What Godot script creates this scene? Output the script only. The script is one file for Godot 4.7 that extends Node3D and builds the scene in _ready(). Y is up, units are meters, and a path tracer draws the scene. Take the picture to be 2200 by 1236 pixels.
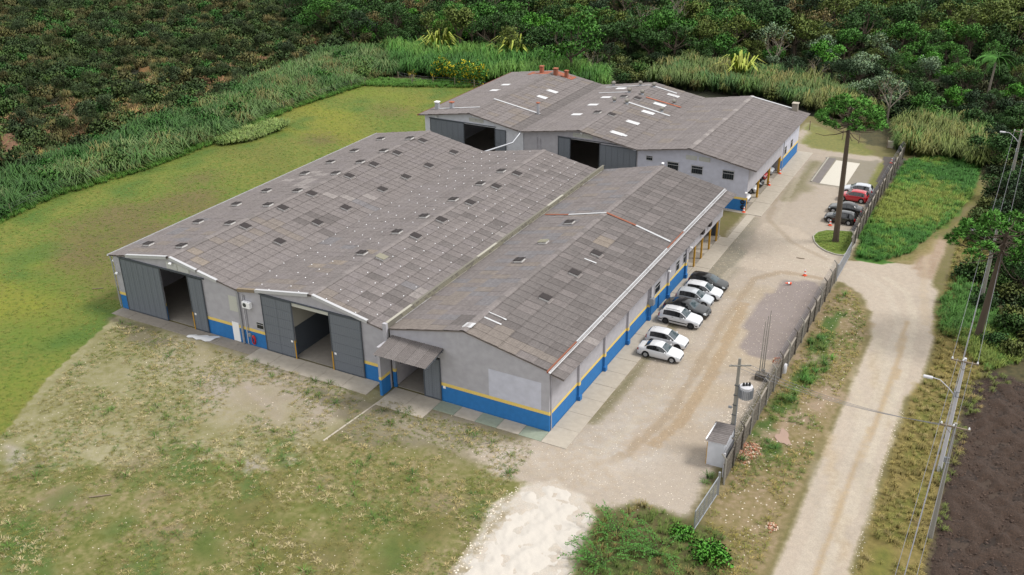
extends Node3D
# Aerial view of two blocks of industrial halls with yard, road and woodland.
# Frame: near corner of the front block at the origin, +X across the yard to the road, -Z along the halls.
const CAM := Vector3(29.5677, 45.995, 60.3249)
const YAW := 0.4995
const PITCH := -0.4521
const ROLL := -0.0131
const FPX := 2079.7
const SUN_DIR := Vector3(0.62, 1.0, -0.30)   # towards the bright part of the cloudy sky
var camera_basis := Basis()
var rng := RandomNumberGenerator.new()
var taken := {}
var mats := {}
var textures := {}

class Builder:
	var v := PackedVector3Array()
	var n := PackedVector3Array()
	var c := PackedColorArray()
	var ix := PackedInt32Array()
	var tint := Color(1, 1, 1)
	func vert(p: Vector3, nn: Vector3) -> int:
		v.append(p); n.append(nn); c.append(tint)
		return v.size() - 1
	func tri(a: Vector3, b: Vector3, d: Vector3) -> void:
		var nn := (b - a).cross(d - a).normalized()
		var i := vert(a, nn); vert(b, nn); vert(d, nn)
		ix.append_array(PackedInt32Array([i, i + 2, i + 1]))
	func quad(a: Vector3, b: Vector3, d: Vector3, e: Vector3) -> void:   # counter-clockwise seen from outside
		var nn := (d - a).cross(e - b).normalized()
		var i := vert(a, nn); vert(b, nn); vert(d, nn); vert(e, nn)
		ix.append_array(PackedInt32Array([i, i + 2, i + 1, i, i + 3, i + 2]))
	func squad(a: int, b: int, d: int, e: int) -> void:
		ix.append_array(PackedInt32Array([a, d, b, a, e, d]))
	func hexa(p: Array) -> void:   # p0..p3 bottom ring (counter-clockwise from above), p4..p7 top ring
		quad(p[3], p[2], p[1], p[0]); quad(p[4], p[5], p[6], p[7])
		for i in 4:
			var j := (i + 1) % 4
			quad(p[i], p[j], p[4 + j], p[4 + i])
	func box(at: Vector3, size: Vector3, b := Basis()) -> void:
		var h := size * 0.5
		var p := []
		for y in [-h.y, h.y]:
			p.append(at + b * Vector3(-h.x, y, h.z)); p.append(at + b * Vector3(h.x, y, h.z))
			p.append(at + b * Vector3(h.x, y, -h.z)); p.append(at + b * Vector3(-h.x, y, -h.z))
		hexa(p)
	func span(lo: Vector3, hi: Vector3) -> void:
		box((lo + hi) * 0.5, (hi - lo).abs())
	func cbox(at: Vector3, size: Vector3, ch: float, b := Basis()) -> void:   # box with a chamfered top rim
		var h := size * 0.5
		var p := []
		for r in [[-h.y, 0.0], [h.y - ch, 0.0], [h.y, ch]]:
			var hx: float = h.x - r[1]
			var hz: float = h.z - r[1]
			p.append([at + b * Vector3(-hx, r[0], hz), at + b * Vector3(hx, r[0], hz), at + b * Vector3(hx, r[0], -hz), at + b * Vector3(-hx, r[0], -hz)])
		for k in 2:
			for i in 4:
				var j := (i + 1) % 4
				quad(p[k][i], p[k][j], p[k + 1][j], p[k + 1][i])
		quad(p[2][0], p[2][1], p[2][2], p[2][3]); quad(p[0][3], p[0][2], p[0][1], p[0][0])
	func tube(path: Array, radii: Array, sides := 6, caps := true) -> void:
		var rings := []
		for i in path.size():
			var t: Vector3 = (path[mini(i + 1, path.size() - 1)] - path[maxi(i - 1, 0)]).normalized()
			var a := t.cross(Vector3.UP if absf(t.y) < 0.9 else Vector3.RIGHT).normalized()
			var b := t.cross(a)
			var ring := []
			for k in sides:
				var w := TAU * k / sides
				var o := a * cos(w) + b * sin(w)
				ring.append(vert(path[i] + o * float(radii[mini(i, radii.size() - 1)]), o))
			rings.append(ring)
		for i in path.size() - 1:
			for k in sides:
				squad(rings[i][k], rings[i][(k + 1) % sides], rings[i + 1][(k + 1) % sides], rings[i + 1][k])
		if caps:
			for e in [0, path.size() - 1]:
				for k in range(1, sides - 1):
					tri(v[rings[e][0]], v[rings[e][k]], v[rings[e][k + 1]])
	func lathe(profile: Array, at: Vector3, sides := 10, b := Basis()) -> void:   # [radius, height] pairs from the bottom up
		var rings := []
		for i in profile.size():
			var d: Vector2 = Vector2(profile[mini(i + 1, profile.size() - 1)][0], profile[mini(i + 1, profile.size() - 1)][1]) - Vector2(profile[maxi(i - 1, 0)][0], profile[maxi(i - 1, 0)][1])
			var m := Vector2(d.y, -d.x).normalized()
			var ring := []
			for k in sides:
				var w := TAU * k / sides
				var o := Vector3(cos(w), 0, -sin(w))
				ring.append(vert(at + b * (o * float(profile[i][0]) + Vector3.UP * float(profile[i][1])), b * (o * m.x + Vector3.UP * m.y)))
			rings.append(ring)
		for i in profile.size() - 1:
			for k in sides:
				squad(rings[i][k], rings[i][(k + 1) % sides], rings[i + 1][(k + 1) % sides], rings[i + 1][k])
	func mesh() -> ArrayMesh:
		var a := []
		a.resize(Mesh.ARRAY_MAX)
		a[Mesh.ARRAY_VERTEX] = v; a[Mesh.ARRAY_NORMAL] = n; a[Mesh.ARRAY_COLOR] = c; a[Mesh.ARRAY_INDEX] = ix
		var m := ArrayMesh.new()
		m.add_surface_from_arrays(Mesh.PRIMITIVE_TRIANGLES, a)
		return m

# ---- names, parts, labels
func numbered(called: String) -> String:
	var k: int = taken.get(called, -1) + 1
	taken[called] = k
	return called if k == 0 else "%s_%03d" % [called, k]
func thing(called: String, label: String, category: String, at := Vector3.ZERO, turn := 0.0, group := "") -> Node3D:
	var o := Node3D.new()
	o.name = numbered(called)
	o.position = at; o.rotation.y = turn
	add_child(o)
	tag(o, label, category, group)
	return o
func tag(o: Node, label: String, category: String, group := "") -> void:
	o.set_meta("label", label); o.set_meta("category", category)
	if group: o.set_meta("group", group)
func part(b, called: String, m: Material, parent: Node, at := Vector3.ZERO) -> MeshInstance3D:
	var o := MeshInstance3D.new()
	o.mesh = b.mesh() if b is Builder else b
	o.material_override = m
	o.name = numbered(called) if parent == self else called
	o.position = at
	parent.add_child(o, true)
	return o
func setting(b, called: String, m: Material) -> MeshInstance3D:
	var o := part(b, called, m, self)
	o.set_meta("kind", "structure")
	return o
func scatter(called: String, mesh: Mesh, m: Material, places: Array, colors: Array, parent: Node = null) -> MultiMeshInstance3D:
	var mm := MultiMesh.new()
	mm.transform_format = MultiMesh.TRANSFORM_3D
	mm.use_colors = colors.size() > 0
	mm.mesh = mesh
	mm.instance_count = places.size()
	for i in places.size():
		mm.set_instance_transform(i, places[i])
		if colors.size(): mm.set_instance_color(i, colors[i])
	var o := MultiMeshInstance3D.new()
	o.multimesh = mm
	o.material_override = m
	o.name = numbered(called) if parent == null else called
	o.set_meta("kind", "stuff")
	(self if parent == null else parent).add_child(o, true)
	return o

# ---- photograph pixels (2200 x 1236) to places on known planes
func ray(u: float, w: float) -> Vector3:
	return camera_basis * Vector3((u - 1100.0) / FPX, -(w - 618.0) / FPX, -1.0)
func gp(u: float, w: float, y := 0.0) -> Vector3:
	var d := ray(u, w)
	return CAM + d * ((y - CAM.y) / d.y)
func zp(u: float, w: float, z: float) -> Vector3:
	var d := ray(u, w)
	return CAM + d * ((z - CAM.z) / d.z)
func xp(u: float, w: float, x: float) -> Vector3:
	var d := ray(u, w)
	return CAM + d * ((x - CAM.x) / d.x)
func to_pixel(p: Vector3) -> Vector2:
	var q := (p - CAM) * camera_basis
	return Vector2(1100.0 + FPX * q.x / -q.z, 618.0 - FPX * q.y / -q.z)

# ---- materials
func srgb(r: float, g: float, b: float) -> Color:
	return Color(r / 255.0, g / 255.0, b / 255.0)
func noise_image(size: int, freq: float, octaves: int, seed_: int, kind := FastNoiseLite.TYPE_SIMPLEX_SMOOTH) -> Image:
	var f := FastNoiseLite.new()
	f.seed = seed_; f.noise_type = kind; f.frequency = freq
	f.fractal_type = FastNoiseLite.FRACTAL_FBM; f.fractal_octaves = octaves
	return f.get_seamless_image(size, size)
func grey_texture(key: String, size: int, freq: float, octaves: int, lo: float, hi: float, gamma := 1.0, kind := FastNoiseLite.TYPE_SIMPLEX_SMOOTH, stretch := 1) -> ImageTexture:
	if textures.has(key): return textures[key]
	var im := noise_image(size, freq, octaves, key.hash() & 0xffff, kind)
	im.convert(Image.FORMAT_L8)
	if stretch > 1:
		im.resize(size, size / stretch, Image.INTERPOLATE_LANCZOS)
		im.resize(size, size, Image.INTERPOLATE_CUBIC)
	var d := im.get_data()
	var lut := PackedByteArray()
	for i in 256: lut.append(clampi(int(255.0 * lerpf(lo, hi, pow(i / 255.0, gamma))), 0, 255))
	for i in d.size(): d[i] = lut[d[i]]
	im = Image.create_from_data(size, size, false, Image.FORMAT_L8, d)
	im.generate_mipmaps()
	textures[key] = ImageTexture.create_from_image(im)
	return textures[key]
func normal_texture(key: String, size: int, freq: float, octaves: int, strength: float, kind := FastNoiseLite.TYPE_SIMPLEX_SMOOTH) -> ImageTexture:
	if textures.has(key): return textures[key]
	var im := noise_image(size, freq, octaves, key.hash() & 0xffff, kind)
	im.convert(Image.FORMAT_RGBA8)
	im.bump_map_to_normal_map(strength)
	textures[key] = ImageTexture.create_from_image(im)
	return textures[key]
func plain(key: String, col: Color, rough := 0.8, metal := 0.0) -> StandardMaterial3D:
	if mats.has(key): return mats[key]
	var m := StandardMaterial3D.new()
	m.albedo_color = col; m.roughness = rough; m.metallic = metal
	mats[key] = m
	return m
func worn(key: String, col: Color, tex: Texture2D, tile: float, rough := 0.85, metal := 0.0, bump: Texture2D = null, depth := 0.5) -> StandardMaterial3D:
	if mats.has(key): return mats[key]
	var m := plain(key, col, rough, metal)
	m.albedo_texture = tex
	m.uv1_triplanar = true; m.uv1_world_triplanar = true
	m.uv1_scale = Vector3.ONE / tile
	if bump:
		m.normal_enabled = true; m.normal_texture = bump; m.normal_scale = depth
	return m
func leaf_material(key: String, col: Color, back := 0.35) -> StandardMaterial3D:
	if mats.has(key): return mats[key]
	var m := plain(key, (col.srgb_to_linear() * (1.0 if col == Color(1, 1, 1) else 2.1)).linear_to_srgb(), 0.75)
	m.vertex_color_use_as_albedo = true
	m.backlight_enabled = true
	m.backlight = Color(back * 0.8, back, back * 0.35)
	return m

func _ready() -> void:
	rng.seed = 20240611
	camera_basis = Basis.from_euler(Vector3(PITCH, YAW, ROLL), EULER_ORDER_YXZ)
	# camera, sky, sun, exposure
	var cam := Camera3D.new()
	cam.name = "camera"
	cam.transform = Transform3D(camera_basis, CAM)
	cam.fov = rad_to_deg(2.0 * atan(618.0 / FPX))
	cam.near = 0.5; cam.far = 2000.0
	add_child(cam)
	var env := Environment.new()
	var sky := Sky.new()
	var sm := ProceduralSkyMaterial.new()
	sm.sky_top_color = Color(0.84, 0.845, 0.85); sm.sky_horizon_color = Color(0.88, 0.88, 0.875); sm.sky_curve = 0.15
	sm.ground_horizon_color = Color(0.5, 0.5, 0.47); sm.ground_bottom_color = Color(0.3, 0.3, 0.28)
	sky.sky_material = sm
	env.background_mode = Environment.BG_SKY
	env.sky = sky
	env.background_energy_multiplier = 0.85
	env.tonemap_mode = Environment.TONE_MAPPER_LINEAR
	env.tonemap_exposure = 2.05
	env.sdfgi_enabled = true; env.ssao_enabled = true; env.ssil_enabled = true
	var we := WorldEnvironment.new()
	we.name = "daylight"
	we.environment = env
	add_child(we)
	var sun := DirectionalLight3D.new()
	sun.name = "veiled_sun"
	sun.light_energy = 0.5
	sun.light_angular_distance = 14.0
	sun.light_color = Color(1.0, 0.985, 0.96)
	sun.shadow_enabled = true
	add_child(sun)
	sun.look_at_from_position(SUN_DIR * 50.0, Vector3.ZERO, Vector3.UP)
	make_materials()
	build_ground()
	build_relief()
	build_paving()
	build_front_block()
	build_rear_block()
	build_boundary()
	build_vegetation()
	build_vehicles()
	build_street_furniture()
	build_small_things()

var asbestos_tones := []
func make_materials() -> void:
	var stain := grey_texture("stain", 512, 0.012, 5, 0.925, 1.0, 1.0)
	var fine := grey_texture("fine", 512, 0.06, 4, 0.84, 1.0, 1.0)
	var streak := grey_texture("streak", 512, 0.035, 5, 0.66, 1.0, 1.0)
	var bump := normal_texture("rough", 512, 0.08, 4, 6.0)
	# fibre cement sheet tones: mid, mid, darker, lighter, tan, bluish, pale
	for t in [[146, 138, 136], [143, 135, 133], [133, 126, 124], [149, 141, 139], [150, 140, 133], [142, 138, 140], [168, 160, 157], [125, 118, 116], [147, 139, 138], [160, 148, 137]]:
		asbestos_tones.append(worn("sheet%d" % asbestos_tones.size(), srgb(t[0], t[1], t[2]), streak, 3.7, 0.93))
		asbestos_tones.back().uv1_scale = Vector3(0.11, 0.11, 0.62)
	var mm := worn("sheet_many", Color(1, 1, 1), streak, 3.7, 0.93)
	mm.vertex_color_use_as_albedo = true
	mm.uv1_scale = Vector3(0.11, 0.11, 0.62)
	worn("wall_grey", srgb(170, 168, 174), stain, 6.0, 0.9, 0.0, bump, 0.15)
	worn("wall_side_grey", srgb(170, 168, 174), stain, 6.0, 0.9, 0.0, bump, 0.15)
	worn("wall_pale", srgb(190, 191, 204), stain, 6.0, 0.9, 0.0, bump, 0.15)
	worn("wall_white", srgb(202, 204, 211), stain, 5.0, 0.9)
	worn("wall_dim", srgb(170, 168, 174), stain, 5.0, 0.9)
	worn("blue", srgb(34, 110, 174), stain, 4.0, 0.75)
	worn("yellow", srgb(234, 204, 112), fine, 3.0, 0.75)
	worn("yellow_post", srgb(196, 148, 40), fine, 2.0, 0.6)
	worn("door_steel", srgb(116, 122, 131), fine, 3.0, 0.6, 0.1)
	worn("door_frame", srgb(78, 84, 92), fine, 3.0, 0.6, 0.1)
	worn("white_metal", srgb(192, 192, 195), fine, 2.0, 0.5, 0.1)
	worn("zinc", srgb(170, 172, 178), stain, 2.0, 0.45, 0.4)
	worn("rust", srgb(140, 84, 62), fine, 1.5, 0.9)
	worn("rust_bright", srgb(156, 92, 68), stain, 2.0, 0.95)
	worn("block", srgb(138, 134, 118), fine, 1.3, 0.95)
	worn("mortar", srgb(118, 114, 104), fine, 1.3, 0.95)
	worn("coping", srgb(172, 168, 156), fine, 1.6, 0.9)
	worn("concrete", srgb(172, 163, 150), stain, 5.0, 0.92, 0.0, bump, 0.2)
	worn("concrete_dark", srgb(140, 132, 122), stain, 4.0, 0.92, 0.0, bump, 0.2)
	worn("concrete_green", srgb(138, 146, 130), stain, 2.5, 0.92)
	worn("pad", srgb(202, 196, 184), fine, 3.0, 0.9)
	worn("old_wall", srgb(126, 118, 108), grey_texture("blotch", 512, 0.02, 5, 0.5, 1.0, 1.1), 3.0, 0.95, 0.0, bump, 0.6)
	worn("pole_grey", srgb(146, 142, 134), fine, 1.5, 0.9)
	worn("pole_white", srgb(202, 201, 206), fine, 1.5, 0.8)
	worn("wood", srgb(150, 134, 112), streak, 1.2, 0.9)
	worn("louvre", srgb(196, 196, 188), fine, 2.0, 0.7)
	worn("inside", srgb(176, 170, 172), stain, 5.0, 0.95)
	worn("inside_floor", srgb(150, 143, 134), stain, 4.0, 0.8)
	plain("deck", srgb(128, 119, 114), 0.95)
	plain("vent_dark", srgb(40, 33, 33), 0.8)
	plain("vent_lip", srgb(190, 188, 186), 0.6)
	plain("translucent", srgb(206, 206, 208), 0.5)
	plain("black", srgb(22, 22, 24), 0.6)
	plain("white", srgb(232, 232, 234), 0.45)
	plain("cap", srgb(235, 235, 238), 0.5)
	plain("window_dark", srgb(28, 34, 38), 0.15)
	plain("bars", srgb(70, 74, 78), 0.5, 0.3)
	plain("cable", srgb(120, 120, 126), 0.6)
	plain("galvanised", srgb(150, 154, 160), 0.45, 0.5)
	plain("red", srgb(190, 40, 36), 0.5)
	plain("orange", srgb(222, 84, 44), 0.55)
	plain("lamp_glass", srgb(225, 228, 232), 0.3)
	plain("sign_yellow", srgb(214, 214, 40), 0.5)
	plain("tyre", srgb(24, 24, 25), 0.85)
	plain("rim_silver", srgb(170, 172, 176), 0.35, 0.6)
	plain("rim_dark", srgb(52, 53, 56), 0.4, 0.4)
	plain("trim_black", srgb(30, 30, 32), 0.6)
	var g := plain("car_glass", srgb(20, 24, 28), 0.06)
	g.metallic_specular = 0.7
	var w := plain("windscreen", srgb(58, 70, 76), 0.05)
	w.metallic_specular = 0.9
	plain("headlight", srgb(200, 206, 212), 0.12)
	plain("taillight", srgb(150, 14, 18), 0.2)
	for c in [["white", 205, 206, 210], ["silver", 176, 180, 186], ["black", 8, 8, 9], ["graphite", 18, 19, 22], ["red", 170, 16, 34]]:
		var p := plain("paint_" + c[0], srgb(c[1], c[2], c[3]), 0.35)
		p.clearcoat_enabled = true; p.clearcoat = 1.0; p.clearcoat_roughness = 0.05

# ---- ground: one painted sheet for the yard and its surroundings, one wide sheet below it
const TX0 := -100.0
const TZ0 := -104.0
const TSIDE := 144.0
const TRES := 2048
const GN := 288
var ground_rgb := PackedByteArray()
var n1 := PackedByteArray()
var n2 := PackedByteArray()
var n3 := PackedByteArray()
var heights := PackedFloat32Array()

func world_poly(px: Array) -> PackedVector2Array:
	var out := PackedVector2Array()
	for i in px.size() / 2:
		var p := gp(px[2 * i], px[2 * i + 1])
		out.append(Vector2(p.x, p.z))
	return out
func blob(u: float, w: float, rx: float, rz: float, turn := 0.0) -> PackedVector2Array:
	var p := gp(u, w)
	var out := PackedVector2Array()
	for k in 18:
		var a := TAU * k / 18.0
		var r := 1.0 + 0.25 * sin(a * 3.0 + u) + 0.15 * sin(a * 5.0 + w)
		out.append(Vector2(p.x, p.z) + Vector2(cos(a) * rx * r, sin(a) * rz * r).rotated(turn))
	return out
func paint(poly: PackedVector2Array, blur: float, amp: float, a: Color, b: Color, opacity := 1.0, mottle := 1.0, lift := 0.0, rough := 0.0) -> void:
	var k := TRES / TSIDE
	var lo := Vector2(1e9, 1e9)
	var hi := -lo
	for p in poly:
		lo = lo.min(p); hi = hi.max(p)
	var x0 := clampi(int((lo.x - TX0 - blur - 1.0) * k), 0, TRES - 8)
	var y0 := clampi(int((lo.y - TZ0 - blur - 1.0) * k), 0, TRES - 8)
	var x1 := clampi(int((hi.x - TX0 + blur + 1.0) * k), x0 + 8, TRES)
	var y1 := clampi(int((hi.y - TZ0 + blur + 1.0) * k), y0 + 8, TRES)
	var bw := x1 - x0
	var bh := y1 - y0
	var sw := maxi(bw / 2, 4)
	var sh := maxi(bh / 2, 4)
	var im := Image.create_empty(sw, sh, false, Image.FORMAT_L8)
	for r in sh:
		var zz := (y0 + (r + 0.5) * bh / sh) / k + TZ0
		var cuts := []
		for i in poly.size():
			var p := poly[i]
			var q := poly[(i + 1) % poly.size()]
			if (p.y > zz) != (q.y > zz):
				cuts.append((((p.x + (zz - p.y) / (q.y - p.y) * (q.x - p.x)) - TX0) * k - x0) * sw / bw)
		cuts.sort()
		for i in cuts.size() / 2:
			var c0 := clampi(int(cuts[2 * i] + 0.5), 0, sw)
			var c1 := clampi(int(cuts[2 * i + 1] + 0.5), 0, sw)
			if c1 > c0: im.fill_rect(Rect2i(c0, r, c1 - c0, 1), Color.WHITE)
	var f := maxf(blur * k * 0.5, 1.0)
	im.resize(maxi(int(sw / f), 2), maxi(int(sh / f), 2), Image.INTERPOLATE_TRILINEAR if false else Image.INTERPOLATE_BILINEAR)
	im.resize(bw, bh, Image.INTERPOLATE_BILINEAR)
	var m := im.get_data()
	var ar := a.r8; var ag := a.g8; var ab := a.b8
	var dr := (b.r8 - ar) / 255.0 * mottle
	var dg := (b.g8 - ag) / 255.0 * mottle
	var db := (b.b8 - ab) / 255.0 * mottle
	var soft := 1.0 / (70.0 + 110.0 * amp)
	for y in bh:
		var mi := y * bw
		var gi := ((y0 + y) * TRES + x0) * 3
		var ni := ((y0 + y) & 1023) << 10
		for x in bw:
			var mv := m[mi + x]
			if mv > 6:
				var xx := (x0 + x) & 1023
				var e := ni | xx
				var f2 := n2[e]
				var wgt := ((mv - 128) + amp * (0.4 * n1[e] + 0.3 * f2 + 0.5 * n3[e] - 153.6)) * soft + 0.5
				if wgt > 0.0:
					wgt = minf(wgt, 1.0) * opacity
					var t := (0.3 * n1[((ni + 341888) & 1047552) | ((xx + 201) & 1023)] + 0.34 * f2 + 0.42 * n3[e] - 136.0) * 2.1 + 128.0
					t = clampf(t, 0.0, 255.0)
					var g := 1.0 + (n3[e] - 128) * 0.0005
					var j := gi + x * 3
					ground_rgb[j] = int(lerpf(ground_rgb[j], minf((ar + dr * t) * g, 255.0), wgt))
					ground_rgb[j + 1] = int(lerpf(ground_rgb[j + 1], minf((ag + dg * t) * g, 255.0), wgt))
					ground_rgb[j + 2] = int(lerpf(ground_rgb[j + 2], minf((ab + db * t) * g, 255.0), wgt))
	if lift != 0.0 or rough != 0.0:
		for iz in GN + 1:
			for ixx in GN + 1:
				var tx := int(ixx * (TSIDE / GN) * k) - x0
				var tz := int(iz * (TSIDE / GN) * k) - y0
				if tx >= 0 and tz >= 0 and tx < bw and tz < bh:
					var mv2 := m[tz * bw + tx] / 255.0
					if mv2 > 0.02:
						var e2 := (((tz + y0) & 1023) << 10) | ((tx + x0) & 1023)
						heights[iz * (GN + 1) + ixx] += mv2 * (lift + rough * (0.5 * n1[e2] + 0.5 * n2[e2] - 128) / 128.0)

func ground_y(x: float, z: float) -> float:
	var fx := (x - TX0) / TSIDE * GN
	var fz := (z - TZ0) / TSIDE * GN
	if fx < 0 or fz < 0 or fx >= GN or fz >= GN: return 0.0
	var i := int(fx); var j := int(fz)
	var u := fx - i; var w := fz - j
	var r := GN + 1
	return lerpf(lerpf(heights[j * r + i], heights[j * r + i + 1], u), lerpf(heights[(j + 1) * r + i], heights[(j + 1) * r + i + 1], u), w)

func build_ground() -> void:
	n1 = noise_image(1024, 0.006, 4, 11).get_data()
	n2 = noise_image(1024, 0.045, 4, 12).get_data()
	n3 = noise_image(1024, 0.11, 4, 13).get_data()
	ground_rgb.resize(TRES * TRES * 3)
	heights.resize((GN + 1) * (GN + 1))
	heights.fill(0.0)
	var c := srgb
	var all := PackedVector2Array([Vector2(TX0, TZ0), Vector2(TX0 + TSIDE, TZ0), Vector2(TX0 + TSIDE, TZ0 + TSIDE), Vector2(TX0, TZ0 + TSIDE)])
	# scrub floor everywhere first
	ground_rgb.fill(70)
	paint(all, 0.3, 0.0, c.call(62, 62, 34), c.call(92, 82, 50))
	# open ground in front of and beside the halls
	paint(world_poly([-600, 1500, -500, 560, 0, 478, 120, 418, 300, 366, 480, 297, 600, 240, 780, 178, 1010, 180, 1400, 300, 1760, 230, 1870, 310, 1960, 330, 2110, 335, 2120, 760, 2400, 1400, 1100, 1700]), 1.5, 0.5, c.call(124, 112, 76), c.call(104, 100, 52))
	# long lawn beside the halls
	var lawn := world_poly([-500, 1200, -700, 600, 0, 474, 120, 414, 300, 363, 480, 294, 600, 238, 780, 176, 1010, 178, 1180, 230, 900, 330, 240, 600, 262, 665, 100, 812, 0, 935])
	paint(lawn, 1.2, 0.35, c.call(90, 114, 28), c.call(126, 122, 50))
	for s in [[40, 640, 11, 4.5, 140, 138, 30], [160, 560, 7, 3, 112, 112, 40], [700, 268, 13, 6, 148, 144, 32], [560, 340, 10, 5, 104, 106, 40], [860, 215, 7, 4, 138, 140, 32], [80, 760, 8, 4, 88, 116, 28], [800, 200, 8, 4, 112, 134, 30], [20, 830, 8, 4, 116, 126, 34], [150, 640, 7, 3, 88, 114, 26]]:
		paint(blob(s[0], s[1], s[2], s[3], 0.4), 5.0, 1.5, c.call(s[4], s[5], s[6]), c.call(116, 116, 44), 0.8)
	for s in [[210, 505, 9, 4], [330, 480, 10, 4], [150, 540, 7, 3.5], [420, 430, 9, 3], [270, 560, 6, 3], [830, 245, 4, 2.5], [680, 320, 8, 2], [360, 520, 8, 3]]:
		paint(blob(s[0], s[1], s[2], s[3], 0.9), 4.5, 1.6, c.call(122, 102, 68), c.call(96, 92, 46), 0.85)
	for s in [[640, 265, 7, 1.2], [780, 225, 5, 1], [560, 290, 5, 1.4], [300, 385, 9, 1.4], [100, 445, 8, 1.5], [430, 335, 8, 1.2], [950, 190, 9, 1.6], [200, 700, 5, 2], [60, 560, 6, 2]]:
		paint(blob(s[0], s[1], s[2], s[3], 1.2), 2.2, 1.5, c.call(64, 100, 26), c.call(84, 110, 32), 0.8)
	# dry, patchy grass before the front doors
	paint(world_poly([255, 672, 600, 770, 840, 850, 690, 948, 620, 990, 300, 1010, 0, 1020, -150, 1040, 0, 940, 100, 815]), 0.5, 0.3, c.call(162, 154, 122), c.call(122, 118, 72))
	paint(world_poly([330, 700, 590, 775, 780, 850, 640, 950, 480, 900, 350, 800]), 3.0, 0.9, c.call(172, 161, 142), c.call(142, 132, 96), 0.8)
	for s in [[620, 800, 5, 2.5], [560, 870, 4, 2], [690, 860, 4, 2], [480, 820, 4, 2], [700, 900, 3, 1.5]]:
		paint(blob(s[0], s[1], s[2], s[3], 0.2), 2.0, 1.1, c.call(172, 158, 146), c.call(150, 138, 116), 0.8)
	for s in [[740, 870, 3.5, 1.5], [660, 760, 4, 1.2], [300, 715, 5, 1.2]]:
		paint(blob(s[0], s[1], s[2], s[3], 0.2), 1.0, 0.9, c.call(112, 102, 86), c.call(98, 92, 68), 0.7)
	# rougher grass at the bottom
	paint(world_poly([-300, 1060, 0, 1015, 300, 1005, 620, 985, 700, 950, 900, 960, 1150, 1015, 1050, 1130, 950, 1236, 850, 1600, -300, 1600]), 1.0, 0.5, c.call(98, 104, 40), c.call(146, 132, 98))
	for k in 46:
		var u := rng.randf_range(0, 1050)
		var w := rng.randf_range(985, 1236)
		paint(blob(u, w, rng.randf_range(0.7, 2.6), rng.randf_range(0.5, 1.6), rng.randf() * 3.0), 1.1, 2.2, [c.call(62, 92, 28), c.call(86, 98, 36), c.call(146, 128, 108), c.call(96, 94, 46)][k % 4], [c.call(84, 100, 38), c.call(104, 102, 46), c.call(126, 112, 84), c.call(110, 104, 54)][k % 4], 0.7)
	for s in [[400, 1005, 3, 1.2], [545, 1045, 2, 1], [620, 980, 2.5, 1], [330, 1225, 3, 1.2], [60, 1190, 3, 1.5]]:
		paint(blob(s[0], s[1], s[2], s[3], 0.5), 0.9, 1.8, c.call(58, 94, 28), c.call(82, 102, 40), 0.75)
	for s in [[550, 995, 1.2, 0.7], [30, 980, 2.0, 0.8], [620, 985, 1.0, 0.4]]:
		paint(blob(s[0], s[1], s[2], s[3], 0.5), 0.6, 2.0, c.call(182, 174, 166), c.call(150, 140, 122), 0.9)
	# worn concrete before the small door
	paint(world_poly([700, 945, 800, 850, 840, 835, 950, 862, 1170, 945, 1100, 960, 960, 950, 830, 960]), 1.5, 0.9, c.call(140, 130, 114), c.call(122, 114, 84), 0.8)
	paint(world_poly([820, 870, 960, 880, 1050, 930, 1150, 990, 1000, 985, 850, 930]), 2.5, 1.3, c.call(160, 150, 140), c.call(130, 122, 92), 0.6)
	# gravel yard
	paint(world_poly([1181, 932, 1300, 800, 1560, 520, 1600, 462, 1735, 262, 1850, 320, 1905, 345, 1850, 480, 1800, 612, 1700, 760, 1560, 990, 1500, 1040, 1480, 1120, 1300, 1100, 1180, 1045, 1060, 1020, 1010, 965]), 1.2, 0.7, c.call(180, 167, 152), c.call(164, 149, 130), 1.0, 0.55)
	paint(world_poly([1240, 900, 1400, 790, 1500, 780, 1560, 860, 1480, 980, 1300, 1040, 1180, 1000]), 3.0, 1.3, c.call(192, 183, 173), c.call(168, 154, 136), 0.8)
	for s in [[1560, 760, 3.2, 5, 176, 156, 126], [1600, 690, 2.4, 4, 178, 160, 132], [1480, 870, 2, 4, 176, 154, 126], [1440, 920, 1.2, 4, 164, 138, 108], [1640, 640, 3, 3, 166, 148, 120], [1540, 840, 3, 2, 174, 154, 124], [1480, 940, 3, 2, 168, 150, 128]]:
		paint(blob(s[0], s[1], s[2], s[3], 0.15), 2.0, 1.0, c.call(s[4], s[5], s[6]), c.call(176, 161, 142), 0.6)
	paint(world_poly([1590, 750, 1605, 700, 1640, 640, 1690, 604, 1765, 604, 1752, 650, 1700, 740, 1672, 772, 1620, 765]), 0.8, 0.7, c.call(148, 136, 132), c.call(136, 124, 118), 0.9)
	paint(world_poly([1235, 905, 1310, 835, 1400, 735, 1430, 690, 1455, 690, 1400, 760, 1340, 850, 1275, 910]), 1.0, 1.0, c.call(112, 108, 72), c.call(134, 124, 98), 0.8)
	paint(world_poly([1500, 600, 1575, 515, 1615, 465, 1665, 440, 1640, 480, 1580, 560, 1545, 610]), 1.5, 0.9, c.call(132, 128, 112), c.call(148, 138, 118), 0.8)
	paint(world_poly([1670, 420, 1735, 340, 1770, 345, 1740, 400, 1700, 450]), 1.5, 1.1, c.call(114, 110, 72), c.call(140, 130, 104), 0.8)
	paint(world_poly([1730, 260, 1860, 310, 1880, 340, 1850, 330, 1730, 320]), 1.5, 1.0, c.call(104, 112, 50), c.call(124, 120, 58), 0.9)
	paint(world_poly([1742, 392, 1780, 335, 1862, 345, 1895, 345, 1870, 420, 1820, 410]), 1.0, 0.7, c.call(146, 138, 124), c.call(132, 124, 104), 0.9)
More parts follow.
